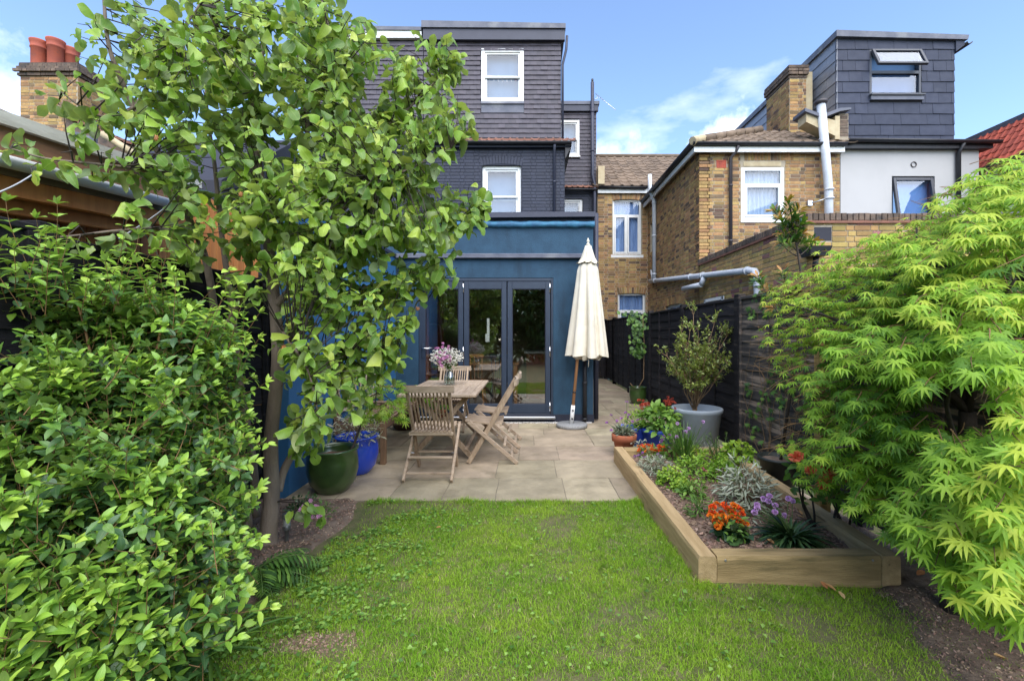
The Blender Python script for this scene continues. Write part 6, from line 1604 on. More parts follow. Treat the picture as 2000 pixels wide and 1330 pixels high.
for k, (px, py, Y) in enumerate(((105, 700, 2.0), (150, 590, 2.0), (230, 640, 2.1), (350, 760, 2.0), (60, 760, 1.7), (300, 620, 2.15), (400, 880, 1.9), (200, 900, 1.6), (420, 1000, 1.9))):
    b = base[k % 4]; e = np.array(tuple(P(px, py, Y + .1)))
    pts = curve(b, e, .12, 7, .02); MB().tube([Vector(tuple(p)) for p in pts], [.016 - .0018 * i for i in range(8)], 8).build('stem', MT['twig_red'], S_)
print('shrub leaves', len(fo_s.p))

# ------------------------------------------------------------ the maple
A_ = thing('maple_tree', 'Japanese maple with layers of fine pointed yellow green leaves, beside the raised bed', 'tree', (2.1, 2.25, 0))
fo_m = Foliage(prune_maple); tw_m = Twigs(4)
mtr = [V3(2.12, 2.25, -.02), V3(2.08, 2.2, .5), V3(2.15, 2.2, 1.0)]
def mlimb(pts, r0, r1, name='branch'):
    n = len(pts); MB().tube([Vector(tuple(p)) for p in pts], [r0 + (r1 - r0) * i / (n - 1) for i in range(n)], 10).build(name, MT['bark_dark'], A_)
mlimb(curve(mtr[0], mtr[2], .02, 6, .01), .05, .035, 'trunk')
def spray(p, d, L, n, lf, tone):
    """a drooping spray: leaf pairs along a thin twig, leaves lying nearly flat"""
    p = np.array(p, float); d = unit(d); pts = [p.copy()]; st = L / n
    for k in range(n):
        d = unit(d + V3(0, 0, -.10) + rg.normal(0, .08, 3)); p = p + d * st; pts.append(p.copy())
        side = unit(np.cross(V3(0, 0, 1), d))
        for s_ in (-1, 1):
            ld = unit(side * s_ * rg.uniform(.5, 1.0) + d * rg.uniform(.4, .9) + V3(0, -.12, -.22 + rg.uniform(-.2, .1)))
            up = unit(V3(0, 0, 1) + ld * .25 + V3(d[0] * .4, d[1] * .4 - .18, 0) + rg.normal(0, .22, 3))
            sz = lf * rg.uniform(.75, 1.15)
            fo_m.leaf(p + ld * sz * .5, ld, up, sz, min(4, max(0, tone + rg.integers(-1, 2))))
    fo_m.leaf(p + d * lf * .5, unit(d + V3(0, 0, -.3)), unit(V3(0, -.1, 1) + d * .4), lf, min(4, tone + 1))
    tw_m.add(pts, .0025, .001)
MBL = [  # pixel centre, radii, depth, depth spread, sprays, leaf size, tone
    (1960, 340, 70, 40, 2.2, .3, 26, .048, 3), (1880, 400, 80, 45, 2.3, .3, 34, .046, 3), (1950, 420, 90, 60, 2.0, .3, 36, .048, 3), (1780, 450, 90, 40, 2.5, .3, 34, .044, 3), (1880, 490, 110, 55, 2.1, .35, 52, .046, 3), (1680, 510, 90, 42, 2.7, .3, 36, .043, 3), (1600, 550, 70, 38, 2.9, .25, 26, .041, 4), (1545, 580, 55, 30, 3.0, .2, 16, .041, 4),
    (1760, 560, 110, 55, 2.4, .35, 54, .044, 3), (1900, 590, 110, 60, 1.9, .35, 54, .046, 3), (1640, 620, 100, 55, 2.6, .3, 46, .043, 3), (1545, 660, 60, 50, 2.9, .25, 24, .041, 3), (1520, 720, 45, 40, 2.95, .2, 14, .041, 3), (1720, 670, 110, 60, 2.2, .35, 54, .044, 2), (1840, 690, 110, 50, 1.9, .35, 40, .046, 2), (1960, 690, 70, 60, 1.6, .3, 30, .046, 2),
    (1580, 750, 70, 55, 2.7, .25, 26, .041, 2), (1660, 770, 90, 60, 2.4, .3, 40, .044, 2), (1750, 790, 90, 60, 2.15, .3, 38, .044, 1), (1960, 780, 60, 60, 1.45, .2, 14, .044, 3), (1600, 840, 80, 50, 2.6, .25, 26, .043, 3), (1540, 870, 50, 26, 2.8, .15, 10, .043, 3), (1690, 870, 90, 55, 2.3, .3, 36, .044, 2), (1800, 880, 80, 55, 2.0, .3, 30, .046, 1),
    (1900, 880, 80, 50, 1.6, .25, 24, .048, 2), (1970, 930, 60, 60, 1.4, .2, 22, .049, 3), (1600, 920, 45, 30, 2.5, .15, 8, .041, 2), (1730, 950, 70, 50, 2.15, .25, 22, .044, 2), (1830, 960, 80, 60, 1.8, .25, 28, .048, 2), (1920, 1010, 80, 60, 1.5, .2, 26, .051, 3), (1780, 1020, 50, 36, 1.9, .2, 10, .046, 2), (1850, 1050, 60, 45, 1.65, .2, 16, .049, 2), (1900, 1110, 60, 45, 1.5, .15, 14, .051, 3), (1970, 1080, 50, 60, 1.35, .15, 14, .052, 3), (1880, 1165, 32, 24, 1.5, .1, 5, .048, 2), (1980, 1180, 40, 40, 1.4, .1, 8, .048, 2)]
for (bx, by, rx, ry, bY, dY, n, lf, tn) in MBL:
    for _ in range(int(n * 1.75)):
        a = rg.uniform(0, 6.283); q = math.sqrt(rg.uniform(0, 1)); Y = bY + dY * rg.uniform(-1, 1)
        c = np.array(tuple(P(bx + math.cos(a) * q * rx, by + math.sin(a) * q * ry, Y)))
        out = unit(c - V3(2.35, 2.35, c[2] - .1)) * V3(1, 1, .3)
        d = unit(out + V3(-.25, -.2, .05) + rg.normal(0, .28, 3))
        L = rg.uniform(.10, .22)
        spray(c - d * L * .6, d, L, rg.integers(2, 5), lf, tn)
# inner layers that close the crown behind
for _ in range(380):
    c = V3(rg.uniform(1.75, 2.9), rg.uniform(1.5, 3.2), rg.uniform(.35, 1.75)); 
    if c[0] > 2.36 and c[2] < 1.8: c[0] = rg.uniform(1.8, 2.34)
    px = CX + F * c[0] / c[1]; py = HY - F * (c[2] - CH) / c[1]
    if py < 640 - (px - 1500) * .55 + 60 or px < 1600 or (1780 < px < 1960 and 720 < py < 850): continue
    d = unit(V3(-.6, -.4, .1) + rg.normal(0, .5, 3)); spray(c, d, rg.uniform(.15, .25), 3, .05, 0)
for e in ((1.5, 2.6, 1.55), (1.9, 2.2, 1.9), (1.55, 2.2, 1.3), (1.3, 1.9, .9), (2.2, 1.9, 2.0), (1.6, 1.7, 1.2), (1.45, 1.55, .8), (1.75, 2.9, 1.5), (1.6, 2.6, 1.0), (1.95, 1.8, 1.6)):
    mlimb(curve(mtr[1] if e[2] < 1.25 else mtr[2], V3(*e), .10, 7, .015), .018, .004)
MT['leaf_maple'] = leafmat('maple_leaf', [(0.078, 0.181, 0.026), (0.133, 0.283, 0.031), (0.227, 0.406, 0.039), (0.315, 0.53, 0.050), (0.50, 0.60, 0.072)], rough=0.5, trans=0.48, spec=0.3, under=(0.16, 0.27, 0.08), vein=0.12)
tms = [maple_tm(tone=t, seed=t * 9 + i, droop=d_) for t in range(5) for i, d_ in enumerate((.25, .5, .75))]
fo_m.build(A_, tms, MT['leaf_maple'], var=3)
tw_m.build(A_, MT['twig_red'])
print('maple leaves', len(fo_m.p))

# ------------------------------------------------------------ pot shrub and the smaller plants
def plant(name, label, cat, loc, group=None): return thing(name, label, cat, loc, 0, group)
def tuft(t, c, n, lf, tms, m, var, lean=(.3, 1.0), h=(.0, .02), rad=.03, tones=(0, 4), limit=60, upz=.3, droopd=0):
    f = Foliage()
    for _ in range(n):
        a = rg.uniform(0, 6.283); l = rg.uniform(*lean)
        d = unit(V3(math.cos(a) * l, math.sin(a) * l, 1.15 - l)); p = V3(*c) + V3(math.cos(a), math.sin(a), 0) * rad * rg.uniform(0, 1) + V3(0, 0, rg.uniform(*h))
        f.leaf(p, d, unit(V3(-math.cos(a) * .5, -math.sin(a) * .5, upz + .6)), lf * rg.uniform(.6, 1.1), rg.integers(tones[0], tones[1] + 1))
    f.build(t, tms, m, var, limit)
def bushlet(t, c, rx, rz_, n, lf, tms, m, var, tones=(0, 4), stems=10, stem_m='stem_green', limit=80, up=.6, hollow=.35, sr=.002):
    """a small rounded plant: leaves through a dome on thin stems"""
    f = Foliage(); tw_ = Twigs(4); c = V3(*c)
    for _ in range(n):
        d = unit(rg.normal(0, 1, 3)); d[2] = abs(d[2]); r = rg.uniform(hollow, 1) ** .6
        p = c + V3(d[0] * rx * r, d[1] * rx * r, d[2] * rz_ * r)
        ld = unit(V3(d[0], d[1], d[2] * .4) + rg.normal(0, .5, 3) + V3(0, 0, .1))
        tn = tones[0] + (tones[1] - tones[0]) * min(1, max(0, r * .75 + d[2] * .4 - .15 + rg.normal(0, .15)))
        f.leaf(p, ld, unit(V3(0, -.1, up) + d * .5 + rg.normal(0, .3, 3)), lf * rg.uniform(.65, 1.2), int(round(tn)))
    for _ in range(stems):
        d = unit(rg.normal(0, 1, 3)); d[2] = abs(d[2]) + .4
        tw_.add(curve(c, c + V3(d[0] * rx * .8, d[1] * rx * .8, min(1, d[2]) * rz_ * .85), .05, 3), sr, sr * .4)
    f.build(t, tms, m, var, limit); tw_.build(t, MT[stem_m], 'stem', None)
def blob_flower(t, p, r, m, n=14, petal=.5, name='flower', flat=.6):
    """a flower head of many small petals"""
    mb = MB()
    for k in range(n):
        d = Vector(tuple(unit(rg.normal(0, 1, 3) + V3(0, -.2, .5)))); u = d.orthogonal().normalized(); w = d.cross(u)
        q = Vector(p) + Vector((d.x, d.y, d.z * flat)) * r * .55; s_ = r * petal
        a = rg.uniform(0, 6); u, w = u * math.cos(a) + w * math.sin(a), w * math.cos(a) - u * math.sin(a)
        mb.add([q - d * s_ * .4, q + u * s_ + d * s_ * .3, q + d * s_ * .55 + w * s_ * .3, q - u * s_ * .6 + w * s_ * .9 + d * s_ * .25], [(0, 1, 2), (0, 2, 3), (0, 3, 1)])
    return mb.build(name, m, t)
def ground_at(px, py, z): 
    g_ = G(px, py, z); return (g_.x, g_.y, z)
OV = [leaf_tm(w=.5, peak=.45, n=4, fold=.15, droop=.3, tone=t, seed=t) for t in range(5)]
NA = [leaf_tm(w=.2, peak=.5, n=4, fold=.2, droop=.25, tone=t, seed=t) for t in range(5)]
ST = [leaf_tm(w=.12, peak=.4, n=7, fold=.3, droop=.55, tone=t, seed=t + i) for t in range(5) for i in range(1)]
RO = [leaf_tm(w=.8, peak=.55, n=4, fold=.1, droop=.3, wave=.5, tone=t, seed=t) for t in range(5)]
MT['leaf_mid'] = leafmat('garden_leaf', [(0.042, 0.105, 0.023), (0.070, 0.161, 0.028), (0.105, 0.224, 0.038), (0.154, 0.294, 0.050), (0.224, 0.378, 0.063)], vein=.1)
MT['leaf_lime'] = leafmat('lime_leaf', [(0.091, 0.208, 0.023), (0.143, 0.286, 0.029), (0.195, 0.364, 0.035), (0.273, 0.442, 0.047), (0.390, 0.520, 0.059)], vein=.1)
MT['leaf_dark'] = leafmat('dark_leaf', [(0.015, 0.04, 0.018), (0.022, 0.06, 0.024), (0.032, 0.08, 0.028), (0.048, 0.105, 0.035), (0.07, 0.14, 0.045)], rough=.3, trans=.15, spec=.5, vein=.1)
MT['leaf_silver'] = leafmat('silver_leaf', [(0.08, 0.12, 0.055), (0.15, 0.19, 0.105), (0.24, 0.275, 0.175), (0.36, 0.385, 0.28), (0.50, 0.52, 0.40)], rough=.6, trans=.15, vein=.25, tcol=(1, 1, .9))
MT['leaf_grey'] = leafmat('grey_leaf', [(0.108, 0.144, 0.097), (0.168, 0.210, 0.140), (0.228, 0.270, 0.189), (0.300, 0.336, 0.238), (0.396, 0.420, 0.313)], rough=.7, trans=.15, vein=0, tcol=(1, 1, .9))
MT['leaf_olive'] = leafmat('olive_leaf', [(0.084, 0.133, 0.025), (0.140, 0.196, 0.035), (0.203, 0.266, 0.045), (0.280, 0.350, 0.063), (0.420, 0.462, 0.107)], rough=.35, trans=.3, spec=.5, vein=.15, edge=(0.30, 0.32, 0.10))
MT['leaf_varieg'] = leafmat('variegated_leaf', [(0.10, 0.16, 0.06), (0.20, 0.26, 0.13), (0.36, 0.40, 0.25), (0.52, 0.52, 0.38), (0.62, 0.56, 0.45)], trans=.3, vein=.1, edge=(0.6, 0.58, 0.42))
def petal(n, a, b=None, **k): return mat(n, a, b or tuple(x * .7 for x in a), 60, 0.7, spec=.2, **k)
MT['f_orange'] = petal('orange_petal', (0.80, 0.13, 0.012), (0.72, 0.25, 0.02)); MT['f_red'] = petal('red_petal', (0.72, 0.055, 0.015), (0.80, 0.14, 0.02))
MT['f_lilac'] = petal('lilac_petal', (0.60, 0.33, 0.66), (0.66, 0.44, 0.70)); MT['f_purple'] = petal('purple_petal', (0.30, 0.08, 0.36), (0.42, 0.18, 0.48))
MT['f_pink'] = petal('pink_petal', (0.66, 0.25, 0.50), (0.72, 0.42, 0.60)); MT['f_white'] = petal('white_petal', (0.72, 0.68, 0.60), (0.62, 0.60, 0.50)); MT['f_wine'] = petal('wine_petal', (0.32, 0.02, 0.045), (0.5, 0.2, 0.22))
MT['f_peach'] = petal('peach_petal', (0.78, 0.28, 0.12), (0.75, 0.12, 0.08)); MT['f_rust'] = petal('rust_petal', (0.36, 0.045, 0.025), (0.48, 0.10, 0.06))

# shrub in the grey planter: many upright bare stems, open crown
gp = plant('potted_shrub', 'open branching shrub with small yellow green leaves, growing in the pale grey planter', 'shrub', (PGR[0], PGR[1], .42))
fg = Foliage(); tg = Twigs(4); c = V3(PGR[0] - .03, PGR[1] - .02, .41)
MB().tube([Vector(tuple(c)), Vector(tuple(c + V3(0, 0, .10)))], [.03, .026], 10).build('trunk', MT['twig_pale'], gp)
for i in range(34):
    a = rg.uniform(0, 6.283); l = rg.uniform(.1, .62) ** .8; e = c + V3(math.cos(a) * l * .62 - .02, math.sin(a) * l * .5, rg.uniform(.45, .85) * (1.12 - l * .45) + (.35 if i % 4 == 0 else 0))
    pts = curve(c + V3(rg.normal(0, .012), rg.normal(0, .012), .08), e, .04, 5, .025)
    MB().tube([Vector(tuple(p)) for p in pts], [.0062 - .0008 * k for k in range(6)], 6).build('stem', MT['twig_pale'], gp)
    for k in range(rg.integers(9, 15)):
        s0 = pts[rg.integers(3, 6)]; d = unit(unit(s0 - c) + rg.normal(0, .55, 3) + V3(0, 0, .25)); L = rg.uniform(.08, .2); tp = s0 + d * L
        tg.add([s0, s0 + d * L * .5 + rg.normal(0, .01, 3), tp], .0028, .0012)
        for q in range(rg.integers(9, 15)):
            t = rg.uniform(.35, 1); ld = unit(d * .6 + rg.normal(0, .7, 3) + V3(0, 0, .15))
            fg.leaf(s0 + d * L * t, ld, unit(V3(0, -.2, .8) + rg.normal(0, .4, 3)), rg.uniform(.028, .05), min(4, int(rg.integers(0, 4) + t)))
fg.build(gp, [leaf_tm(w=.42, peak=.5, n=4, fold=.2, droop=.2, tone=t, seed=t) for t in range(5)], MT['leaf_olive'], 1)
tg.build(gp, MT['twig_pale'])

# fern leaved maple hanging from the green pot, pale shrub in the blue pot
cutm = [maple_tm(tone=t, seed=t + 30, cut=.16, droop=.5) for t in range(5)]
gm = plant('feathery_plant', 'small feathery leaved plant on a bare leaning stem, growing out of the large green pot', 'plant', (PG[0] + .1, PG[1], .3))
ff = Foliage(); c = V3(PG[0] + .12, PG[1] - .02, .30)
st = [c, V3(*P(690, 872, 4.0)), V3(*P(705, 830, 4.05)), V3(*P(732, 790, 4.1)), V3(*P(735, 768, 4.1))]
MB().tube([Vector(tuple(p)) for p in st], [.014, .012, .010, .008, .005], 8).build('stem', MT['bark_dark'], gm)
MB().tube([Vector((PG[0] - .12, PG[1] - .06, .31)), Vector((PG[0] - .02, PG[1] - .09, .33)), Vector(tuple(c))], [.006, .007, .009], 6).tube([Vector((PG[0] - .16, PG[1] + .02, .31)), Vector((PG[0] - .02, PG[1] - .03, .335)), Vector(tuple(c))], [.004, .006, .008], 6).build('root', MT['twig_pale'], gm)
for k in range(48):
    s0 = st[rg.integers(2, 5)]; tgt = np.array(tuple(P(rg.uniform(680, 792), rg.uniform(745, 822), 4.1 + rg.normal(0, .1))))
    d = unit(tgt - s0 + V3(0, 0, -.02)); L = np.linalg.norm(tgt - s0)
    MB_pts = curve(s0, tgt, .1, 4)
    if k < 16: MB().tube([Vector(tuple(p)) for p in MB_pts], [.003, .0026, .002, .0016, .001], 5).build('twig', MT['bark_dark'], gm)
    for q in range(7):
        ld = unit(d + rg.normal(0, .5, 3) + V3(0, 0, -.25)); ff.leaf(tgt + rg.normal(0, .025, 3), ld, unit(V3(0, -.3, 1) + rg.normal(0, .3, 3)), rg.uniform(.04, .065), rg.integers(2, 5))
ff.build(gm, cutm, MT['leaf_lime'], 1, limit=150)
bp = plant('variegated_shrub', 'loose shrub with white edged leaves, growing in the bright blue pot', 'shrub', (PB[0], PB[1], .3))
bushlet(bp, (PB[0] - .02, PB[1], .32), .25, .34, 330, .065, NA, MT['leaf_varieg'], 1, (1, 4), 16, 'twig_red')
bq = plant('leafy_plant', 'bright ferny plant in the dark brown pot behind the bench', 'plant', (PBN[0], PBN[1], .3))
bushlet(bq, (PBN[0] + .15, PBN[1] - .02, .34), .26, .30, 320, .07, cutm, MT['leaf_lime'], 1, (0, 4), 14)
br = plant('leafy_plant', 'small fresh green plant in the terracotta pot by the blue wall behind the table', 'plant', (PBN2[0], PBN2[1], .2))
bushlet(br, (PBN2[0], PBN2[1], .22), .17, .22, 200, .05, OV, MT['leaf_lime'], 1, (1, 4), 10)

# tub plants
hy = plant('flowering_plant', 'broad leaved plant with dark red flower clusters, in the larger blue tub', 'plant', (PU[0], PU[1], .27))
bushlet(hy, (PU[0], PU[1], .28), .22, .30, 260, .095, [leaf_tm(w=.62, peak=.45, n=5, fold=.18, droop=.4, tone=t, seed=t) for t in range(5)], MT['leaf_mid'], 1, (1, 4), 12)
for i in range(34):
    s_ = -1 if i < 15 else 1
    q = (PU[0] + s_ * (.155 + rg.normal(0, .045)), PU[1] + rg.normal(0.03, .05), .575 + rg.normal(0, .032))
    blob_flower(hy, q, .026, MT['f_rust'], 12)
ly = plant('flowering_plant', 'grey leaved plant with thin purple flower stems, in the terracotta pot', 'plant', (PT[0], PT[1], .23))
tuft(ly, (PT[0], PT[1], .22), 170, .11, NA, MT['leaf_grey'], 1, (.1, .95), (0, .05), .08, (0, 4), 60)
def flower_stems(t, c, heads, m, r, sr=.0022, sm='stem_green', name='flower', n=14, flat=.6):
    for h in heads:
        e = V3(*h); pts = curve(V3(*c) + V3(rg.normal(0, .02), rg.normal(0, .02), 0), e, .03, 4)
        MB().tube([Vector(tuple(p)) for p in pts], sr, 5).build('flower_stem', MT[sm], t); blob_flower(t, e, r, m, n, name=name, flat=flat)
flower_stems(ly, (PT[0], PT[1], .24), [tuple(P(x, y, 5.1)) for x, y in ((1194, 811), (1222, 806), (1228, 810), (1205, 822), (1185, 825), (1227, 815), (1246, 820), (1194, 840), (1214, 817), (1236, 823), (1224, 785))], MT['f_purple'], .022)
blob_flower(ly, P(1216, 830, 5.08), .022, mat('blue_petal', (0.10, 0.13, 0.55)), 12)
ss = plant('leafy_plant', 'feathery light green plant in the smaller blue tub', 'plant', (PU2[0], PU2[1], .25))
bushlet(ss, (PU2[0], PU2[1], .26), .17, .26, 230, .07, NA, MT['leaf_lime'], 1, (0, 4), 12)
cl = plant('climbing_plant', 'climber hanging over the black fence above the small green pot', 'climber', (PS[0], PS[1], .3))
fcl = Foliage(); cp = [V3(PS[0], PS[1], .28), V3(PS[0] + .12, PS[1], .5), V3(PS[0] + .13, PS[1], 1.2), V3(PS[0] + .1, PS[1], 1.75)]
MB().tube([Vector(tuple(p)) for p in cp], [.012, .010, .008, .006], 6).tube([Vector(tuple(cp[0])), Vector(tuple(cp[0] + V3(-.1, 0, .06))), Vector(tuple(cp[0] + V3(-.15, 0, .12)))], .008, 6).build('stem', MT['twig_pale'], cl)
for k in range(190):
    z = rg.uniform(.95, 1.86); x = PS[0] + .02 - .08 * (z > 1.6) + rg.normal(0, .07 + .08 * (z > 1.5)); y = PS[1] + rg.normal(0, .06)
    fcl.leaf(V3(min(x, 2.38), y, z), unit(V3(rg.normal(0, .5), -.5, -.7)), unit(V3(0, -1, .5) + rg.normal(0, .3, 3)), rg.uniform(.05, .10), rg.integers(0, 4))
fcl.build(cl, RO, MT['leaf_mid'], 1, 80)

# tall evergreen in the dark pot against the fence
ev = plant('evergreen_shrub', 'tall thin evergreen with whorls of glossy leaves rising above the fence', 'shrub', (PD[0], PD[1], .25))
fe = Foliage(); evb = V3(PD[0] + .02, PD[1], .25)
def whorl(p, d, n, lf):
    d = unit(d); e1 = unit(np.cross(d, V3(.2, .1, 1))); e2 = np.cross(d, e1)
    for i in range(n):
        a = i * 2.4; back = rg.uniform(0, .14); ld = unit((e1 * math.cos(a) + e2 * math.sin(a)) * rg.uniform(.5, 1.0) + d * rg.uniform(.3, .9))
        tn = 4 if back < .03 else rg.integers(0, 4)
        fe.leaf(p - d * back, ld, unit(d + V3(0, -.1, .5)), lf * rg.uniform(.7, 1.1), tn)
tp = [P(1562, 640, 4.0), P(1568, 560, 4.0), P(1556, 480, 4.0), P(1548, 430, 4.0), P(1540, 388, 4.0)]
MB().tube([Vector(tuple(evb))] + tp, [.014, .011, .010, .008, .006, .004], 8).build('trunk', MT['bark_dark'], ev)
for (px, py, sx_, sy_, a, b) in ((1540, 392, 1556, 470, 0, 1), (1522, 425, 1552, 470, -.6, .8), (1562, 410, 1550, 450, .6, .8), (1510, 410, 1548, 455, -.8, .5), (1575, 430, 1552, 470, .8, .6), (1530, 455, 1556, 490, -.5, .5), (1545, 430, 1550, 460, 0, 1), (1558, 462, 1556, 480, .6, .5), (1520, 470, 1556, 500, -.8, .4), (1570, 455, 1556, 480, .8, .3), (1500, 565, 1560, 640, -.7, .7), (1480, 540, 1540, 640, -.5, .8), (1528, 530, 1560, 620, -.4, .9), (1510, 600, 1560, 640, -.8, .4), (1545, 560, 1566, 600, -.5, .7), (1590, 470, 1560, 500, .9, .3)):
    e = np.array(tuple(P(px, py, 4.0 + rg.uniform(-.12, .12)))); s0 = np.array(tuple(P(sx_, sy_, 4.0)))
    MB().tube([Vector(tuple(p)) for p in curve(s0, e, -.06, 4)], [.006, .005, .004, .0035, .003], 6).build('branch', MT['bark_dark'], ev)
    whorl(e, V3(a, rg.uniform(-.4, .1), b), 36, .098)
fe.build(ev, [leaf_tm(w=.30, peak=.6, n=4, fold=.15, droop=.15, tone=t, seed=t) for t in range(5)], leafmat('evergreen_leaf', [(0.042, 0.105, 0.025), (0.070, 0.168, 0.032), (0.112, 0.238, 0.038), (0.182, 0.308, 0.044), (0.448, 0.224, 0.063)], rough=.35, trans=.2, vein=.15), 1, 200)
hw = plant('weed_clump', 'round leaved weeds growing in the black rainwater hopper on the brick extension', 'weed', (hx, YB - .14, hz + .1))
bushlet(hw, (hx, YB - .14, hz + .06), .11, .17, 26, .085, OV, MT['leaf_lime'], 1, (2, 4), 6)
iv = plant('ivy', 'ivy trailing on the black fence panel beside the maple', 'ivy', (2.38, 4.4, .6))
fi = Foliage()
for k in range(150):
    y = rg.uniform(3.6, 4.9); z = rg.uniform(.5, 1.05) + .25 * math.sin(y * 5) if k % 3 else rg.uniform(1.55, 1.85)
    fi.leaf(V3(2.37 + rg.normal(0, .008), y, z), unit(V3(-.2, rg.normal(0, .6), -.6)), unit(V3(-1, -.3, .4) + rg.normal(0, .3, 3)), rg.uniform(.04, .075), rg.integers(0, 5))
fi.build(iv, [maple_tm(tone=t, seed=t + 60, lobes=5, cut=.6, droop=.2) for t in range(5)], MT['leaf_mid'], 1, 80)
vt = Twigs(4)
for k in range(16):
    y = rg.uniform(3.5, 4.95); pts = [V3(2.385, y, 0.15)]
    for j in range(7): pts.append(pts[-1] + V3(rg.normal(0, .003), rg.normal(0, .08), rg.uniform(.1, .26)))
    vt.add(pts, .003, .0012)
vt.build(iv, MT['twig_pale'], 'stem', None)

# ------------------------------------------------------------ plants in the raised bed
bz = .095
def bp_(px, py): g_ = G(px, py, bz); return (g_.x, g_.y, bz)
c = bp_(1430, 1052)
w_ = plant('wallflower', 'orange flowering plant nearest the front corner of the raised bed', 'flower', c)
tuft(w_, c, 60, .10, RO, MT['leaf_dark'], 1, (.35, 1.1), (0, .05), .04, (1, 4), 60)
bushlet(w_, (c[0], c[1], c[2] + .03), .10, .16, 90, .045, OV, MT['leaf_mid'], 1, (1, 4), 14)
Y = c[1]
for px, py in ((1392, 990), (1400, 985), (1390, 1000), (1396, 1005), (1404, 1014), (1412, 1008), (1398, 1018), (1405, 1022), (1415, 1018), (1410, 1002), (1420, 992), (1432, 986), (1438, 990), (1446, 996), (1432, 1000), (1438, 1006), (1440, 1014), (1450, 1018), (1456, 1021), (1446, 1020), (1430, 1010), (1388, 1008), (1424, 998), (1416, 986), (1448, 1003), (1402, 1028)):
    q = P(px, py, Y + rg.uniform(-.07, .07)); blob_flower(w_, q, .030, MT['f_orange' if rg.uniform() < .65 else 'f_red'], 16, .55)
c = bp_(1545, 1058)
sc_ = plant('pincushion_flower', 'dark green tuft with round lilac flower heads at the front of the raised bed', 'flower', c)
tuft(sc_, c, 240, .19, ST, MT['leaf_dark'], 1, (.25, 1.12), (0, .03), .06, (0, 4), 100)
flower_stems(sc_, (c[0], c[1], c[2] + .05), [tuple(P(x / 3.333 + 1180, y / 3.333 + 830, c[1] + rg.uniform(-.06, .12))) for x, y in ((1037, 480), (1075, 462), (1070, 495), (1112, 522), (1110, 565), (1172, 588), (995, 518), (997, 542), (978, 567), (1200, 478), (1224, 493))], MT['f_lilac'], .024, n=40, flat=.8)
def simple(name, label, px, py, rx, rz_, n, lf, tm, m, tones=(0, 4), **k):
    c = bp_(px, py); t = plant(name, label, 'plant', c); bushlet(t, c, rx, rz_, n, lf, tm, MT[m], 1, tones, **k); return t, c
simple('bedding_plant', 'small dark green rosette just behind the orange flowers in the raised bed', 1368, 1008, .085, .14, 130, .06, NA, 'leaf_mid', (0, 3))
simple('bedding_plant', 'low green plant in the raised bed between the parsley and the orange flowers', 1352, 972, .10, .13, 140, .045, OV, 'leaf_mid', (1, 4))
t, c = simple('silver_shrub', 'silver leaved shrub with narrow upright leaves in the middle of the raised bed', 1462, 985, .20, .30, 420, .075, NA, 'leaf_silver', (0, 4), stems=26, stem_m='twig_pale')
bushlet(t, (c[0] - .1, c[1] - .22, bz), .11, .10, 70, .06, NA, MT['leaf_silver'], 1, (0, 4), 10)
bushlet(t, (c[0] - .02, c[1] + .1, bz), .17, .34, 170, .07, NA, MT['leaf_silver'], 1, (1, 4), 10)
CU = [leaf_tm(w=.9, peak=.6, n=3, fold=.4, droop=.4, wave=.9, tone=t, seed=t) for t in range(5)]
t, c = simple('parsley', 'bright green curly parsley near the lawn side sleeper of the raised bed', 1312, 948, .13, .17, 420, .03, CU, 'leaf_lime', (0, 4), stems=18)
bushlet(t, (c[0] + .03, c[1] - .14, bz), .07, .10, 140, .026, CU, MT['leaf_lime'], 1, (0, 4), 8)
t, c = simple('lavender', 'grey leaved low lavender behind the parsley in the raised bed', 1278, 925, .17, .17, 480, .045, NA, 'leaf_grey', (0, 4), stems=16)
t, c = simple('red_flower', 'orange red flowering plant at the back corner of the raised bed', 1268, 893, .11, .13, 150, .05, NA, 'leaf_mid', (0, 3))
for i in range(46):
    q = P(rg.uniform(1243, 1300), 873 + rg.uniform(-6, 8), c[1] + rg.uniform(-.1, .1)); blob_flower(t, q, .022, MT['f_red' if rg.uniform() < .7 else 'f_orange'], 10)
t, c = simple('purple_flower', 'small purple flowers beside the orange red flowers at the back of the raised bed', 1270, 905, .12, .08, 60, .03, NA, 'leaf_mid')
for px, py in ((1248, 888), (1255, 884), (1262, 892), (1285, 886), (1290, 890), (1257, 893), (1240, 890)):
    blob_flower(t, P(px, py, c[1] - .02), .02, MT['f_purple'], 12)
t, c = simple('mint', 'mixed light green herbs in the middle of the raised bed, behind the parsley', 1352, 930, .19, .19, 420, .038, OV, 'leaf_lime', (0, 3), stems=22)
bushlet(t, (c[0] + .26, c[1] - .05, bz), .14, .21, 300, .032, CU, MT['leaf_lime'], 1, (0, 3), 14)
bushlet(t, (c[0] + .16, c[1] + .35, bz), .16, .20, 260, .042, OV, MT['leaf_lime'], 1, (1, 4), 14)
t, c = simple('dianthus', 'small plant with wine red and white flowers in the middle of the raised bed', 1350, 950, .12, .12, 120, .04, NA, 'leaf_mid', (1, 4))
for px, py in ((1326, 920), (1330, 924), (1337, 940), (1341, 936), (1357, 936), (1362, 934), (1352, 938), (1366, 938), (1322, 922), (1372, 915), (1378, 920), (1347, 932)):
    blob_flower(t, P(px, py, c[1] + rg.uniform(-.05, .1)), .02, MT['f_wine' if rg.uniform() < .65 else 'f_pink'], 10)
t, c = simple('herb_plant', 'bright light green leafy herb at the back of the raised bed by the fence post', 1440, 908, .16, .24, 220, .06, RO, 'leaf_lime', (1, 4), stems=12)
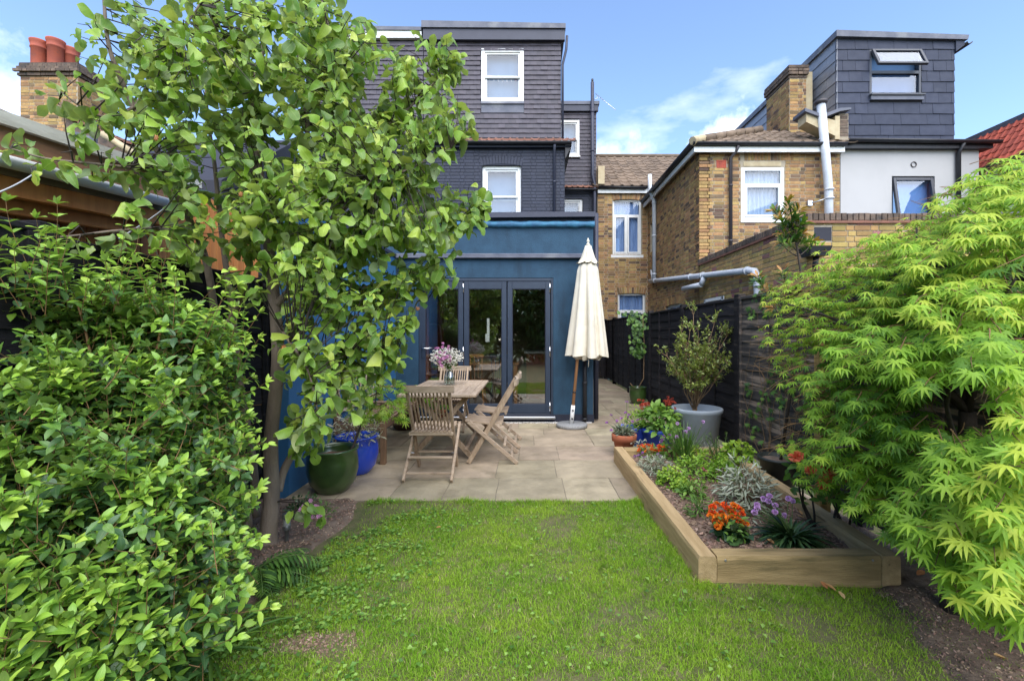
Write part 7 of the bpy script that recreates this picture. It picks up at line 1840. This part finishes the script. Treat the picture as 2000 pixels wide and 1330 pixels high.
# chives
c = bp_(1338, 908); t = plant('chives', 'tall thin chives with purple flower balls at the back of the raised bed', 'plant', c)
tuft(t, c, 150, .42, [leaf_tm(w=.018, n=5, fold=0, droop=.2, tone=q, seed=q) for q in range(5)], MT['leaf_mid'], 1, (.02, .45), (0, .03), .06, (0, 3), 60)
flower_stems(t, c, [tuple(P(x, y, c[1] + rg.uniform(-.1, .05))) for x, y in ((1339, 843), (1345, 837), (1322, 853), (1312, 912), (1328, 893), (1373, 824), (1323, 827))], MT['f_lilac'], .022, n=30, flat=.9)
t, c = simple('sage', 'purple flowered sage with broad grey green leaves beside the chives in the raised bed', 1312, 893, .11, .34, 120, .075, OV, 'leaf_mid', (2, 4), stems=14)
for px, py in ((1294, 858), (1297, 852), (1291, 862), (1308, 877), (1303, 872), (1307, 850), (1319, 856)):
    blob_flower(t, P(px, py, c[1] - .05), .024, MT['f_purple'], 14)
t, c = simple('thyme', 'pale fine leaved thyme mound between the chives and the rosemary', 1372, 895, .19, .20, 520, .022, NA, 'leaf_grey', (2, 4), stems=12)
c = bp_(1402, 905); t = plant('rosemary', 'upright needle leaved rosemary in front of the grey planter', 'plant', c)
fr_ = Foliage()
for k in range(15):
    e = V3(*P(rg.uniform(1375, 1425), rg.uniform(832, 880), c[1] + rg.uniform(-.1, .1))); b0 = V3(*c) + V3(rg.normal(0, .05), rg.normal(0, .05), 0)
    pts = curve(b0, e, .03, 6); MB().tube([Vector(tuple(p)) for p in pts], .003, 5).build('stem', MT['stem_green'], t)
    for j in range(46):
        s_ = rg.uniform(.12, 1); q = b0 * (1 - s_) + e * s_; fr_.leaf(q, unit(rg.normal(0, .8, 3) + V3(0, 0, .7)), unit(rg.normal(0, 1, 3)), rg.uniform(.018, .03), rg.integers(0, 4))
fr_.build(t, [leaf_tm(w=.13, n=2, fold=.1, droop=.1, tone=q) for q in range(5)], MT['leaf_mid'], 1, 60)
t, c = simple('daisy', 'low plant with a few white flowers at the back sleeper of the raised bed', 1252, 883, .09, .12, 90, .05, NA, 'leaf_grey', (0, 3))
for px, py in ((1233, 866), (1244, 863), (1262, 860)): blob_flower(t, P(px, py, c[1]), .014, MT['f_white'], 12)

# azalea behind the bed
az = plant('azalea', 'leggy shrub with peach and rust coloured flowers under the maple, behind the raised bed', 'shrub', (2.2, 3.2, 0))
for (x0, y0, x1, y1) in ((1585, 985, 1560, 880), (1600, 1000, 1575, 930), (1640, 1010, 1620, 900), (1655, 1020, 1600, 930), (1660, 1020, 1665, 920), (1625, 1000, 1640, 900), (1590, 985, 1545, 900)):
    a, b = np.array(tuple(P(x0, y0, 3.0))), np.array(tuple(P(x1, y1, 2.95))); a[2] = -.02
    a[0] = min(a[0], 2.3); MB().tube([Vector(tuple(p)) for p in curve(a, b, .05, 5, .02)], [.009, .008, .007, .006, .005, .004], 6).build('stem', MT['bark_dark'], az)
fa = Foliage()
for k in range(120):
    q = V3(*P(rg.uniform(1540, 1680), rg.uniform(890, 985), 2.95 + rg.normal(0, .06))); fa.leaf(q, unit(rg.normal(0, 1, 3)), unit(V3(0, -.3, 1) + rg.normal(0, .4, 3)), rg.uniform(.05, .09), rg.integers(0, 4))
fa.build(az, OV, MT['leaf_mid'], 1, 60)
for px, py, m in ((1552, 893, 'f_peach'), (1558, 890, 'f_peach'), (1583, 918, 'f_peach'), (1612, 938, 'f_peach'), (1620, 933, 'f_peach'), (1608, 948, 'f_peach'), (1615, 917, 'f_rust'), (1625, 930, 'f_peach'), (1690, 948, 'f_rust'), (1700, 950, 'f_rust'), (1710, 947, 'f_rust'), (1662, 855, 'f_rust'), (1712, 866, 'f_peach'), (1718, 868, 'f_peach'), (1640, 935, 'f_rust')):
    blob_flower(az, P(px, py, 2.45), .038, MT[m], 16, .6)

# flowers and strap leaves in the border
c = (-1.60, 3.40, .02); t = plant('pink_flower', 'small pink flowers in the soil beside the stake light', 'flower', c)
bushlet(t, c, .15, .09, 150, .035, NA, MT['leaf_mid'], 1, (0, 3), 10)
bushlet(t, (-1.72, 3.45, .02), .12, .14, 120, .04, OV, MT['leaf_dark'], 1, (1, 4), 6)
for px, py in ((607, 977), (594, 988), (588, 994), (584, 1001), (621, 990), (617, 988), (628, 996), (600, 1012), (592, 1010), (612, 1010), (607, 1014), (622, 1008), (585, 1014), (630, 1004)):
    q = P(px, py, 3.32); mb = MB()
    for k in range(6):
        a = k * 1.047; u = Vector((math.cos(a), -.15, math.sin(a))); w = Vector((-math.sin(a), -.1, math.cos(a)))
        mb.add([q, q + u * .014 + w * .007, q + u * .019, q + u * .014 - w * .007], [(0, 1, 2, 3)])
    mb.build('flower', MT['f_pink'], t)
c = (-1.36, 1.93, .0); t = plant('strap_leaf_plant', 'clump of long arching strap leaves at the foot of the shrub', 'plant', c)
tuft(t, c, 44, .36, [leaf_tm(w=.05, peak=.35, n=9, fold=.5, droop=.5, tone=q, seed=q) for q in range(5)], MT['leaf_mid'], 1, (.25, 1.0), (0, .02), .07, (0, 4), 44)
c = (-1.52, 2.48, .02); t = plant('fern', 'spreading fern like fronds between the shrub and the lawn', 'fern', c)
ffn = Foliage()
for k in range(13):
    a = rg.uniform(-1.2, 1.6); L = rg.uniform(.22, .40); d = unit(V3(math.cos(a), math.sin(a) * .7 - .15, .75)); p = V3(*c) + rg.normal(0, .02, 3); pts = [p.copy()]
    for j in range(16):
        d = unit(d + V3(0, 0, -.085)); p = p + d * L / 16; pts.append(p.copy()); side = unit(np.cross(V3(0, 0, 1), d)); s_ = math.sin(math.pi * (j + 2) / 18)
        for q in (-1, 1): ffn.leaf(p, unit(side * q + d * .5 + V3(0, 0, -.1)), V3(0, 0, 1), .075 * s_ + .012, rg.integers(0, 4))
    MB().tube([Vector(tuple(x)) for x in pts], .002, 5).build('stem', MT['stem_green'], t)
ffn.build(t, NA, MT['leaf_lime'] if False else MT['leaf_mid'], 1, 150)

# bouquet in the vase
bo = plant('bouquet', 'bunch of white gypsophila and pink blooms in the glass vase', 'flowers', (vc.x, vc.y, vc.z + .05))
hc = V3(vc.x - .04, vc.y, vc.z + .33)
mbw = MB(); stt = Twigs(4)
for k in range(520):
    d = unit(rg.normal(0, 1, 3)); d[2] = d[2] * .75 + .1; r = rg.uniform(.35, 1) ** .5
    q = hc + V3(d[0] * .225, d[1] * .2, d[2] * .16) * r
    v0 = Vector(tuple(q)); s_ = rg.uniform(.007, .012)
    ax = Vector(tuple(unit(rg.normal(0, 1, 3)))); u = ax.orthogonal().normalized() * s_; w = ax.cross(u).normalized() * s_
    mbw.add([v0 + u, v0 + w, v0 - u, v0 - w, v0 + ax * s_ * .8, v0 - ax * s_ * .8], [(0, 1, 4), (1, 2, 4), (2, 3, 4), (3, 0, 4), (1, 0, 5), (2, 1, 5), (3, 2, 5), (0, 3, 5)])
    if k % 3 == 0: stt.add([V3(vc.x + rg.normal(0, .012), vc.y + rg.normal(0, .012), vc.z + .19), (hc + q) / 2 - V3(0, 0, .03), q], .0014, .0008)
mbw.build('white_floret', MT['f_white'], bo, kind='stuff'); stt.build(bo, MT['stem_green'], 'stem')
for k in range(46):
    q = hc + V3(rg.normal(-.015, .05), -.08 + rg.normal(0, .05), rg.normal(.03, .055)); blob_flower(bo, q, .024, MT['f_pink'], 14, .6, 'pink_bloom')
for k in range(9): MB().tube([Vector((vc.x + R(-.03, .03), vc.y + R(-.03, .03), vc.z + .02)), Vector((vc.x + R(-.015, .015), vc.y + R(-.015, .015), vc.z + .2))], .0025, 5).build('cut_stem', MT['stem_green'], bo)
bushlet(bo, (vc.x - .06, vc.y, vc.z + .2), .16, .18, 60, .05, NA, MT['leaf_mid'], 1, (0, 3), 4)

# ------------------------------------------------------------ lawn grass, clover, fallen leaves
def keep_grass(x, y):
    """how much grass grows at x, y: 0 to 1"""
    if y > 3.735 + .02 * math.sin(x * 9): return 0
    if .925 < x < 2.08 and 2.46 < y: return 0
    if y > 2.46 and x > .94: return 0
    e = (x - border_x(y)) / .06 + .35 * mnoise.noise(Vector((x * 7, y * 7, 9)))
    d = min(1, max(0, e))
    bx = 1.62 + .35 * max(0, y - 1.7) + .16 * mnoise.noise(Vector((x * 2.6, y * 2.6, 8)))
    if x > bx - .45: d *= max(.10, 1 - (x - bx + .45) / .75)
    n_ = mnoise.noise(Vector((x * 2.1 + 3, y * 2.1, 4))) 
    if n_ < -.22: d *= max(.16, 1 + (n_ + .22) * 3.6)
    if mnoise.noise(Vector((x * 8 + 1, y * 8, 14))) < -.30: d *= .45
    q = ((x + .95) / .20) ** 2 + ((y - 2.02) / .075) ** 2      # worn patch
    if q < 1.6: d *= min(1, max(.16, (q - .5) / 1.1))
    return d
NB = 230000
gx = []; r_ = rg
X = rg.uniform(-1.75, 2.3, int(NB * 1.5)); Yv = rg.uniform(0, 1, int(NB * 1.5)); Yv = 1.45 + 2.31 * Yv ** 1.15
cell = {}
kp = np.zeros(len(X), bool)
for i in range(len(X)):
    k_ = (int(X[i] * 50), int(Yv[i] * 50))
    v_ = cell.get(k_)
    if v_ is None: v_ = cell[k_] = keep_grass(X[i], Yv[i])
    kp[i] = rg.uniform() < v_
X = X[kp][:NB]; Yv = Yv[kp][:NB]; n = len(X)
hz_ = {}
def hmap(x, y):
    k_ = (int(x * 25), int(y * 25)); v_ = hz_.get(k_)
    if v_ is None: v_ = hz_[k_] = (lawn_z(x, y), .023 + .010 * mnoise.noise(Vector((x * 3.2, y * 3.2, 2))) + .008 * mnoise.noise(Vector((x * 9, y * 9, 7))) + .02 * math.exp(-((x - .93) / .06) ** 2) * (y > 2.4) + .015 * (y > 3.66))
    return v_
Zh = np.array([hmap(a, b) for a, b in zip(X, Yv)])
hgt = Zh[:, 1] * rg.uniform(.45, 1.45, n); ang = rg.uniform(0, 2 * math.pi, n); lean = rg.uniform(.2, 1.1, n) * hgt
wth = rg.uniform(.0008, .0017, n)
ca_, sa_ = np.cos(ang), np.sin(ang); fa_ = rg.uniform(0, 2 * math.pi, n); cf, sf = np.cos(fa_), np.sin(fa_)
B0 = np.stack([X, Yv, Zh[:, 0] - .004], 1)
mid = B0 + np.stack([ca_ * lean * .35, sa_ * lean * .35, hgt * .62], 1); tip = B0 + np.stack([ca_ * lean, sa_ * lean, hgt * (1 - .25 * (lean / hgt))], 1)
wv = np.stack([cf * wth, sf * wth, np.zeros(n)], 1)
V = np.stack([B0 - wv, B0 + wv, mid - wv * .8, mid + wv * .8, tip], 1).reshape(-1, 3)
lp_ = (np.array([0, 1, 3, 2, 2, 3, 4])[None, :] + (np.arange(n) * 5)[:, None]).ravel(); tt = np.tile(np.array([4, 3]), n)
def grassmat():
    N = NT('grass_blade'); pos = N.n('NewGeometry').outputs['Position']; r = N.rand()
    c = N.mix(N.ramp(N.noise(pos, 2.2, 4), .36, .66), (0.14, 0.325, 0.018), (0.275, 0.44, 0.034))
    c = N.mix(N.ramp(N.noise(pos, 5.5, 5), .55, .72), c, (0.085, 0.215, 0.014))
    c = N.mix(N.math('MULTIPLY', r, .55), c, (0.35, 0.50, 0.055))
    c = N.mix(N.ramp(N.math('ADD', r, N.math('MULTIPLY', N.ramp(N.noise(pos, 3.1, 5), .58, .74), .22)), .93, .99), c, (0.50, 0.42, 0.22))
    b = N.n('BsdfPrincipled'); N.l(c, b.inputs['Base Color']); b.inputs['Roughness'].default_value = .6; b.inputs['Specular IOR Level'].default_value = .12
    t = N.n('BsdfTranslucent'); N.l(c, t.inputs['Color']); m_ = N.n('MixShader'); m_.inputs[0].default_value = .3; N.l(b.outputs[0], m_.inputs[1]); N.l(t.outputs[0], m_.inputs[2])
    N.l(m_.outputs[0], N.n('OutputMaterial').inputs[0]); return N.m
o = bpy.data.objects.new('lawn_grass', np_mesh('lawn_grass', V, lp_, tt, None, True, grassmat())); link(o)
tag(o, 'short green lawn grass with yellow and worn patches', None, None, 'stuff')
# clover and weeds in the lawn, thickest towards the shrub
fc = Foliage()
for _ in range(34000):
    x, y = rg.uniform(-1.6, 1.2), 1.5 + 2.2 * rg.uniform() ** 1.1
    d_ = max(.04, .95 - (x - border_x(y)) * 1.15 + .5 * mnoise.noise(Vector((x * 3.5, y * 3.5, 21))))
    if mnoise.noise(Vector((x * 6, y * 6, 33))) < .0: d_ *= .15
    if rg.uniform() > d_ or keep_grass(x, y) < .35: continue
    a = rg.uniform(0, 6.283); z = lawn_z(x, y) + rg.uniform(.008, .034)
    fc.leaf(V3(x, y, z), unit(V3(math.cos(a), math.sin(a), rg.uniform(-.1, .35))), unit(V3(0, -.1, 1) + rg.normal(0, .25, 3)), rg.uniform(.014, .033), rg.integers(0, 5))
Mq = frames(fc.p, fc.d, fc.u, fc.s); CL = [leaf_tm(w=.75, peak=.55, n=2, fold=.2, droop=.2, tone=t) for t in range(5)]
MT['leaf_clover'] = leafmat('clover_leaf', [(0.075, 0.180, 0.030), (0.112, 0.240, 0.038), (0.150, 0.300, 0.046), (0.210, 0.375, 0.061), (0.285, 0.450, 0.095)], vein=.15)
o = bpy.data.objects.new('clover', joined('clover', CL, np.array(fc.t), Mq, MT['leaf_clover'])); link(o); tag(o, 'clover and small weeds spreading in the lawn', None, None, 'stuff')
print('grass', n, 'clover', len(fc.p))
MT['leaf_fallen'] = leafmat('fallen_leaf', [(0.42, 0.17, 0.06), (0.50, 0.26, 0.10), (0.55, 0.36, 0.16)], rough=.7, trans=.1, vein=.2)
FL = [leaf_tm(w=.6, n=4, fold=.3, droop=-.3, tone=t, seed=t) for t in range(3)]
for k, (px, py, z, s_, lab) in enumerate(((1588, 1075, .17, .0, None), (1567, 1007, .105, .05, 'large fallen leaf among the bark behind the lilac flowers'), (1572, 1013, .105, .045, 'smaller fallen leaf touching the large one behind the lilac flowers'), (1660, 1052, .105, .045, 'single tan fallen leaf in the far front corner of the raised bed'), (1513, 1063, .105, .045, 'orange fallen leaf right under the lilac flowered tuft'), (1527, 1061, .105, .05, 'second orange fallen leaf beside the front sleeper, nearer the maple'), (1617, 1152, .012, .05, 'dry fallen leaf on thin grass in front of the raised bed'), (1635, 1157, .012, .06, 'larger dry fallen leaf on thin grass before the raised bed, nearer the maple'), (1650, 1172, .012, .05, 'dry brown fallen leaf on bare soil below the two paler ones'), (1790, 1125, .02, .06, 'dry fallen leaf on the dark soil at the end of the raised bed'), (850, 1032, .035, .05, 'brown fallen leaf lying alone in the middle of the lawn'), (1970, 1290, .02, .06, 'dry brown leaf on the bare soil in the near corner under the maple'))):
    if not lab: continue
    g_ = G(px, py, z); t = FL[k % 3]
    o = bpy.data.objects.new('fallen_leaf', np_mesh('fallen_leaf', t.v, t.loops, t.tot, t.uv, True, MT['leaf_fallen']))
    link(o, None, Matrix.Translation((g_.x, g_.y, z + .006)) @ Matrix.Rotation(R(0, 6), 4, 'Z') @ Matrix.Rotation(R(-.3, .3), 4, 'X') @ Matrix.Scale(s_, 4))
    tag(o, lab, 'fallen leaf', 'fallen leaves on the ground')

# ------------------------------------------------------------ trees behind the camera, seen as reflections in the glass
tr_m = leafmat('far_leaf', [(0.03, 0.065, 0.015), (0.05, 0.10, 0.02), (0.08, 0.15, 0.03), (0.11, 0.19, 0.04), (0.15, 0.22, 0.05)], vein=0)
for k, (x, y, r, h) in enumerate(((-3.4, -7.0, 2.1, 4.6), (.5, -7.6, 2.3, 4.8), (3.9, -6.8, 2.1, 4.4))):
    t = thing('garden_tree', ('dense green tree at the end of the garden behind the viewer, fruit tree side', 'dense green tree at the end of the garden behind the viewer, middle one', 'dense green tree at the end of the garden behind the viewer, maple side')[k], 'tree', (x, y, 0), 0, 'trees at the end of the garden')
    MB().tube([(x, y, -.05), (x + .1, y, 1.2), (x, y + .1, 2.6)], [.18, .14, .08], 10).build('trunk', MT['bark_grey'], t)
    f = Foliage()
    for _ in range(6500):
        d = unit(rg.normal(0, 1, 3)); q = rg.uniform(.3, 1) ** .5
        f.leaf(V3(x, y, h * .55) + d * V3(r, r * .7, h * .5) * q, unit(rg.normal(0, 1, 3)), unit(V3(0, 0, 1) + rg.normal(0, .5, 3)), rg.uniform(.2, .34), rg.integers(0, 5))
    M = frames(f.p, f.d, f.u, f.s)
    o = bpy.data.objects.new('crown', joined('crown', OV, np.array(f.t), M, tr_m)); link(o, t); o['kind'] = 'stuff'
hg = thing('garden_hedge', 'dark green hedge across the end of the garden behind the viewer', 'hedge', (0, -8.8, 0))
f = Foliage()
for _ in range(6500):
    f.leaf(V3(rg.uniform(-7, 7), -8.9 + rg.normal(0, .2), rg.uniform(0, 3.6)), unit(rg.normal(0, 1, 3)), unit(V3(0, .6, .8) + rg.normal(0, .4, 3)), rg.uniform(.24, .4), rg.integers(0, 4))
o = bpy.data.objects.new('crown', joined('crown', OV, np.array(f.t), frames(f.p, f.d, f.u, f.s), tr_m)); link(o, hg); o['kind'] = 'stuff'
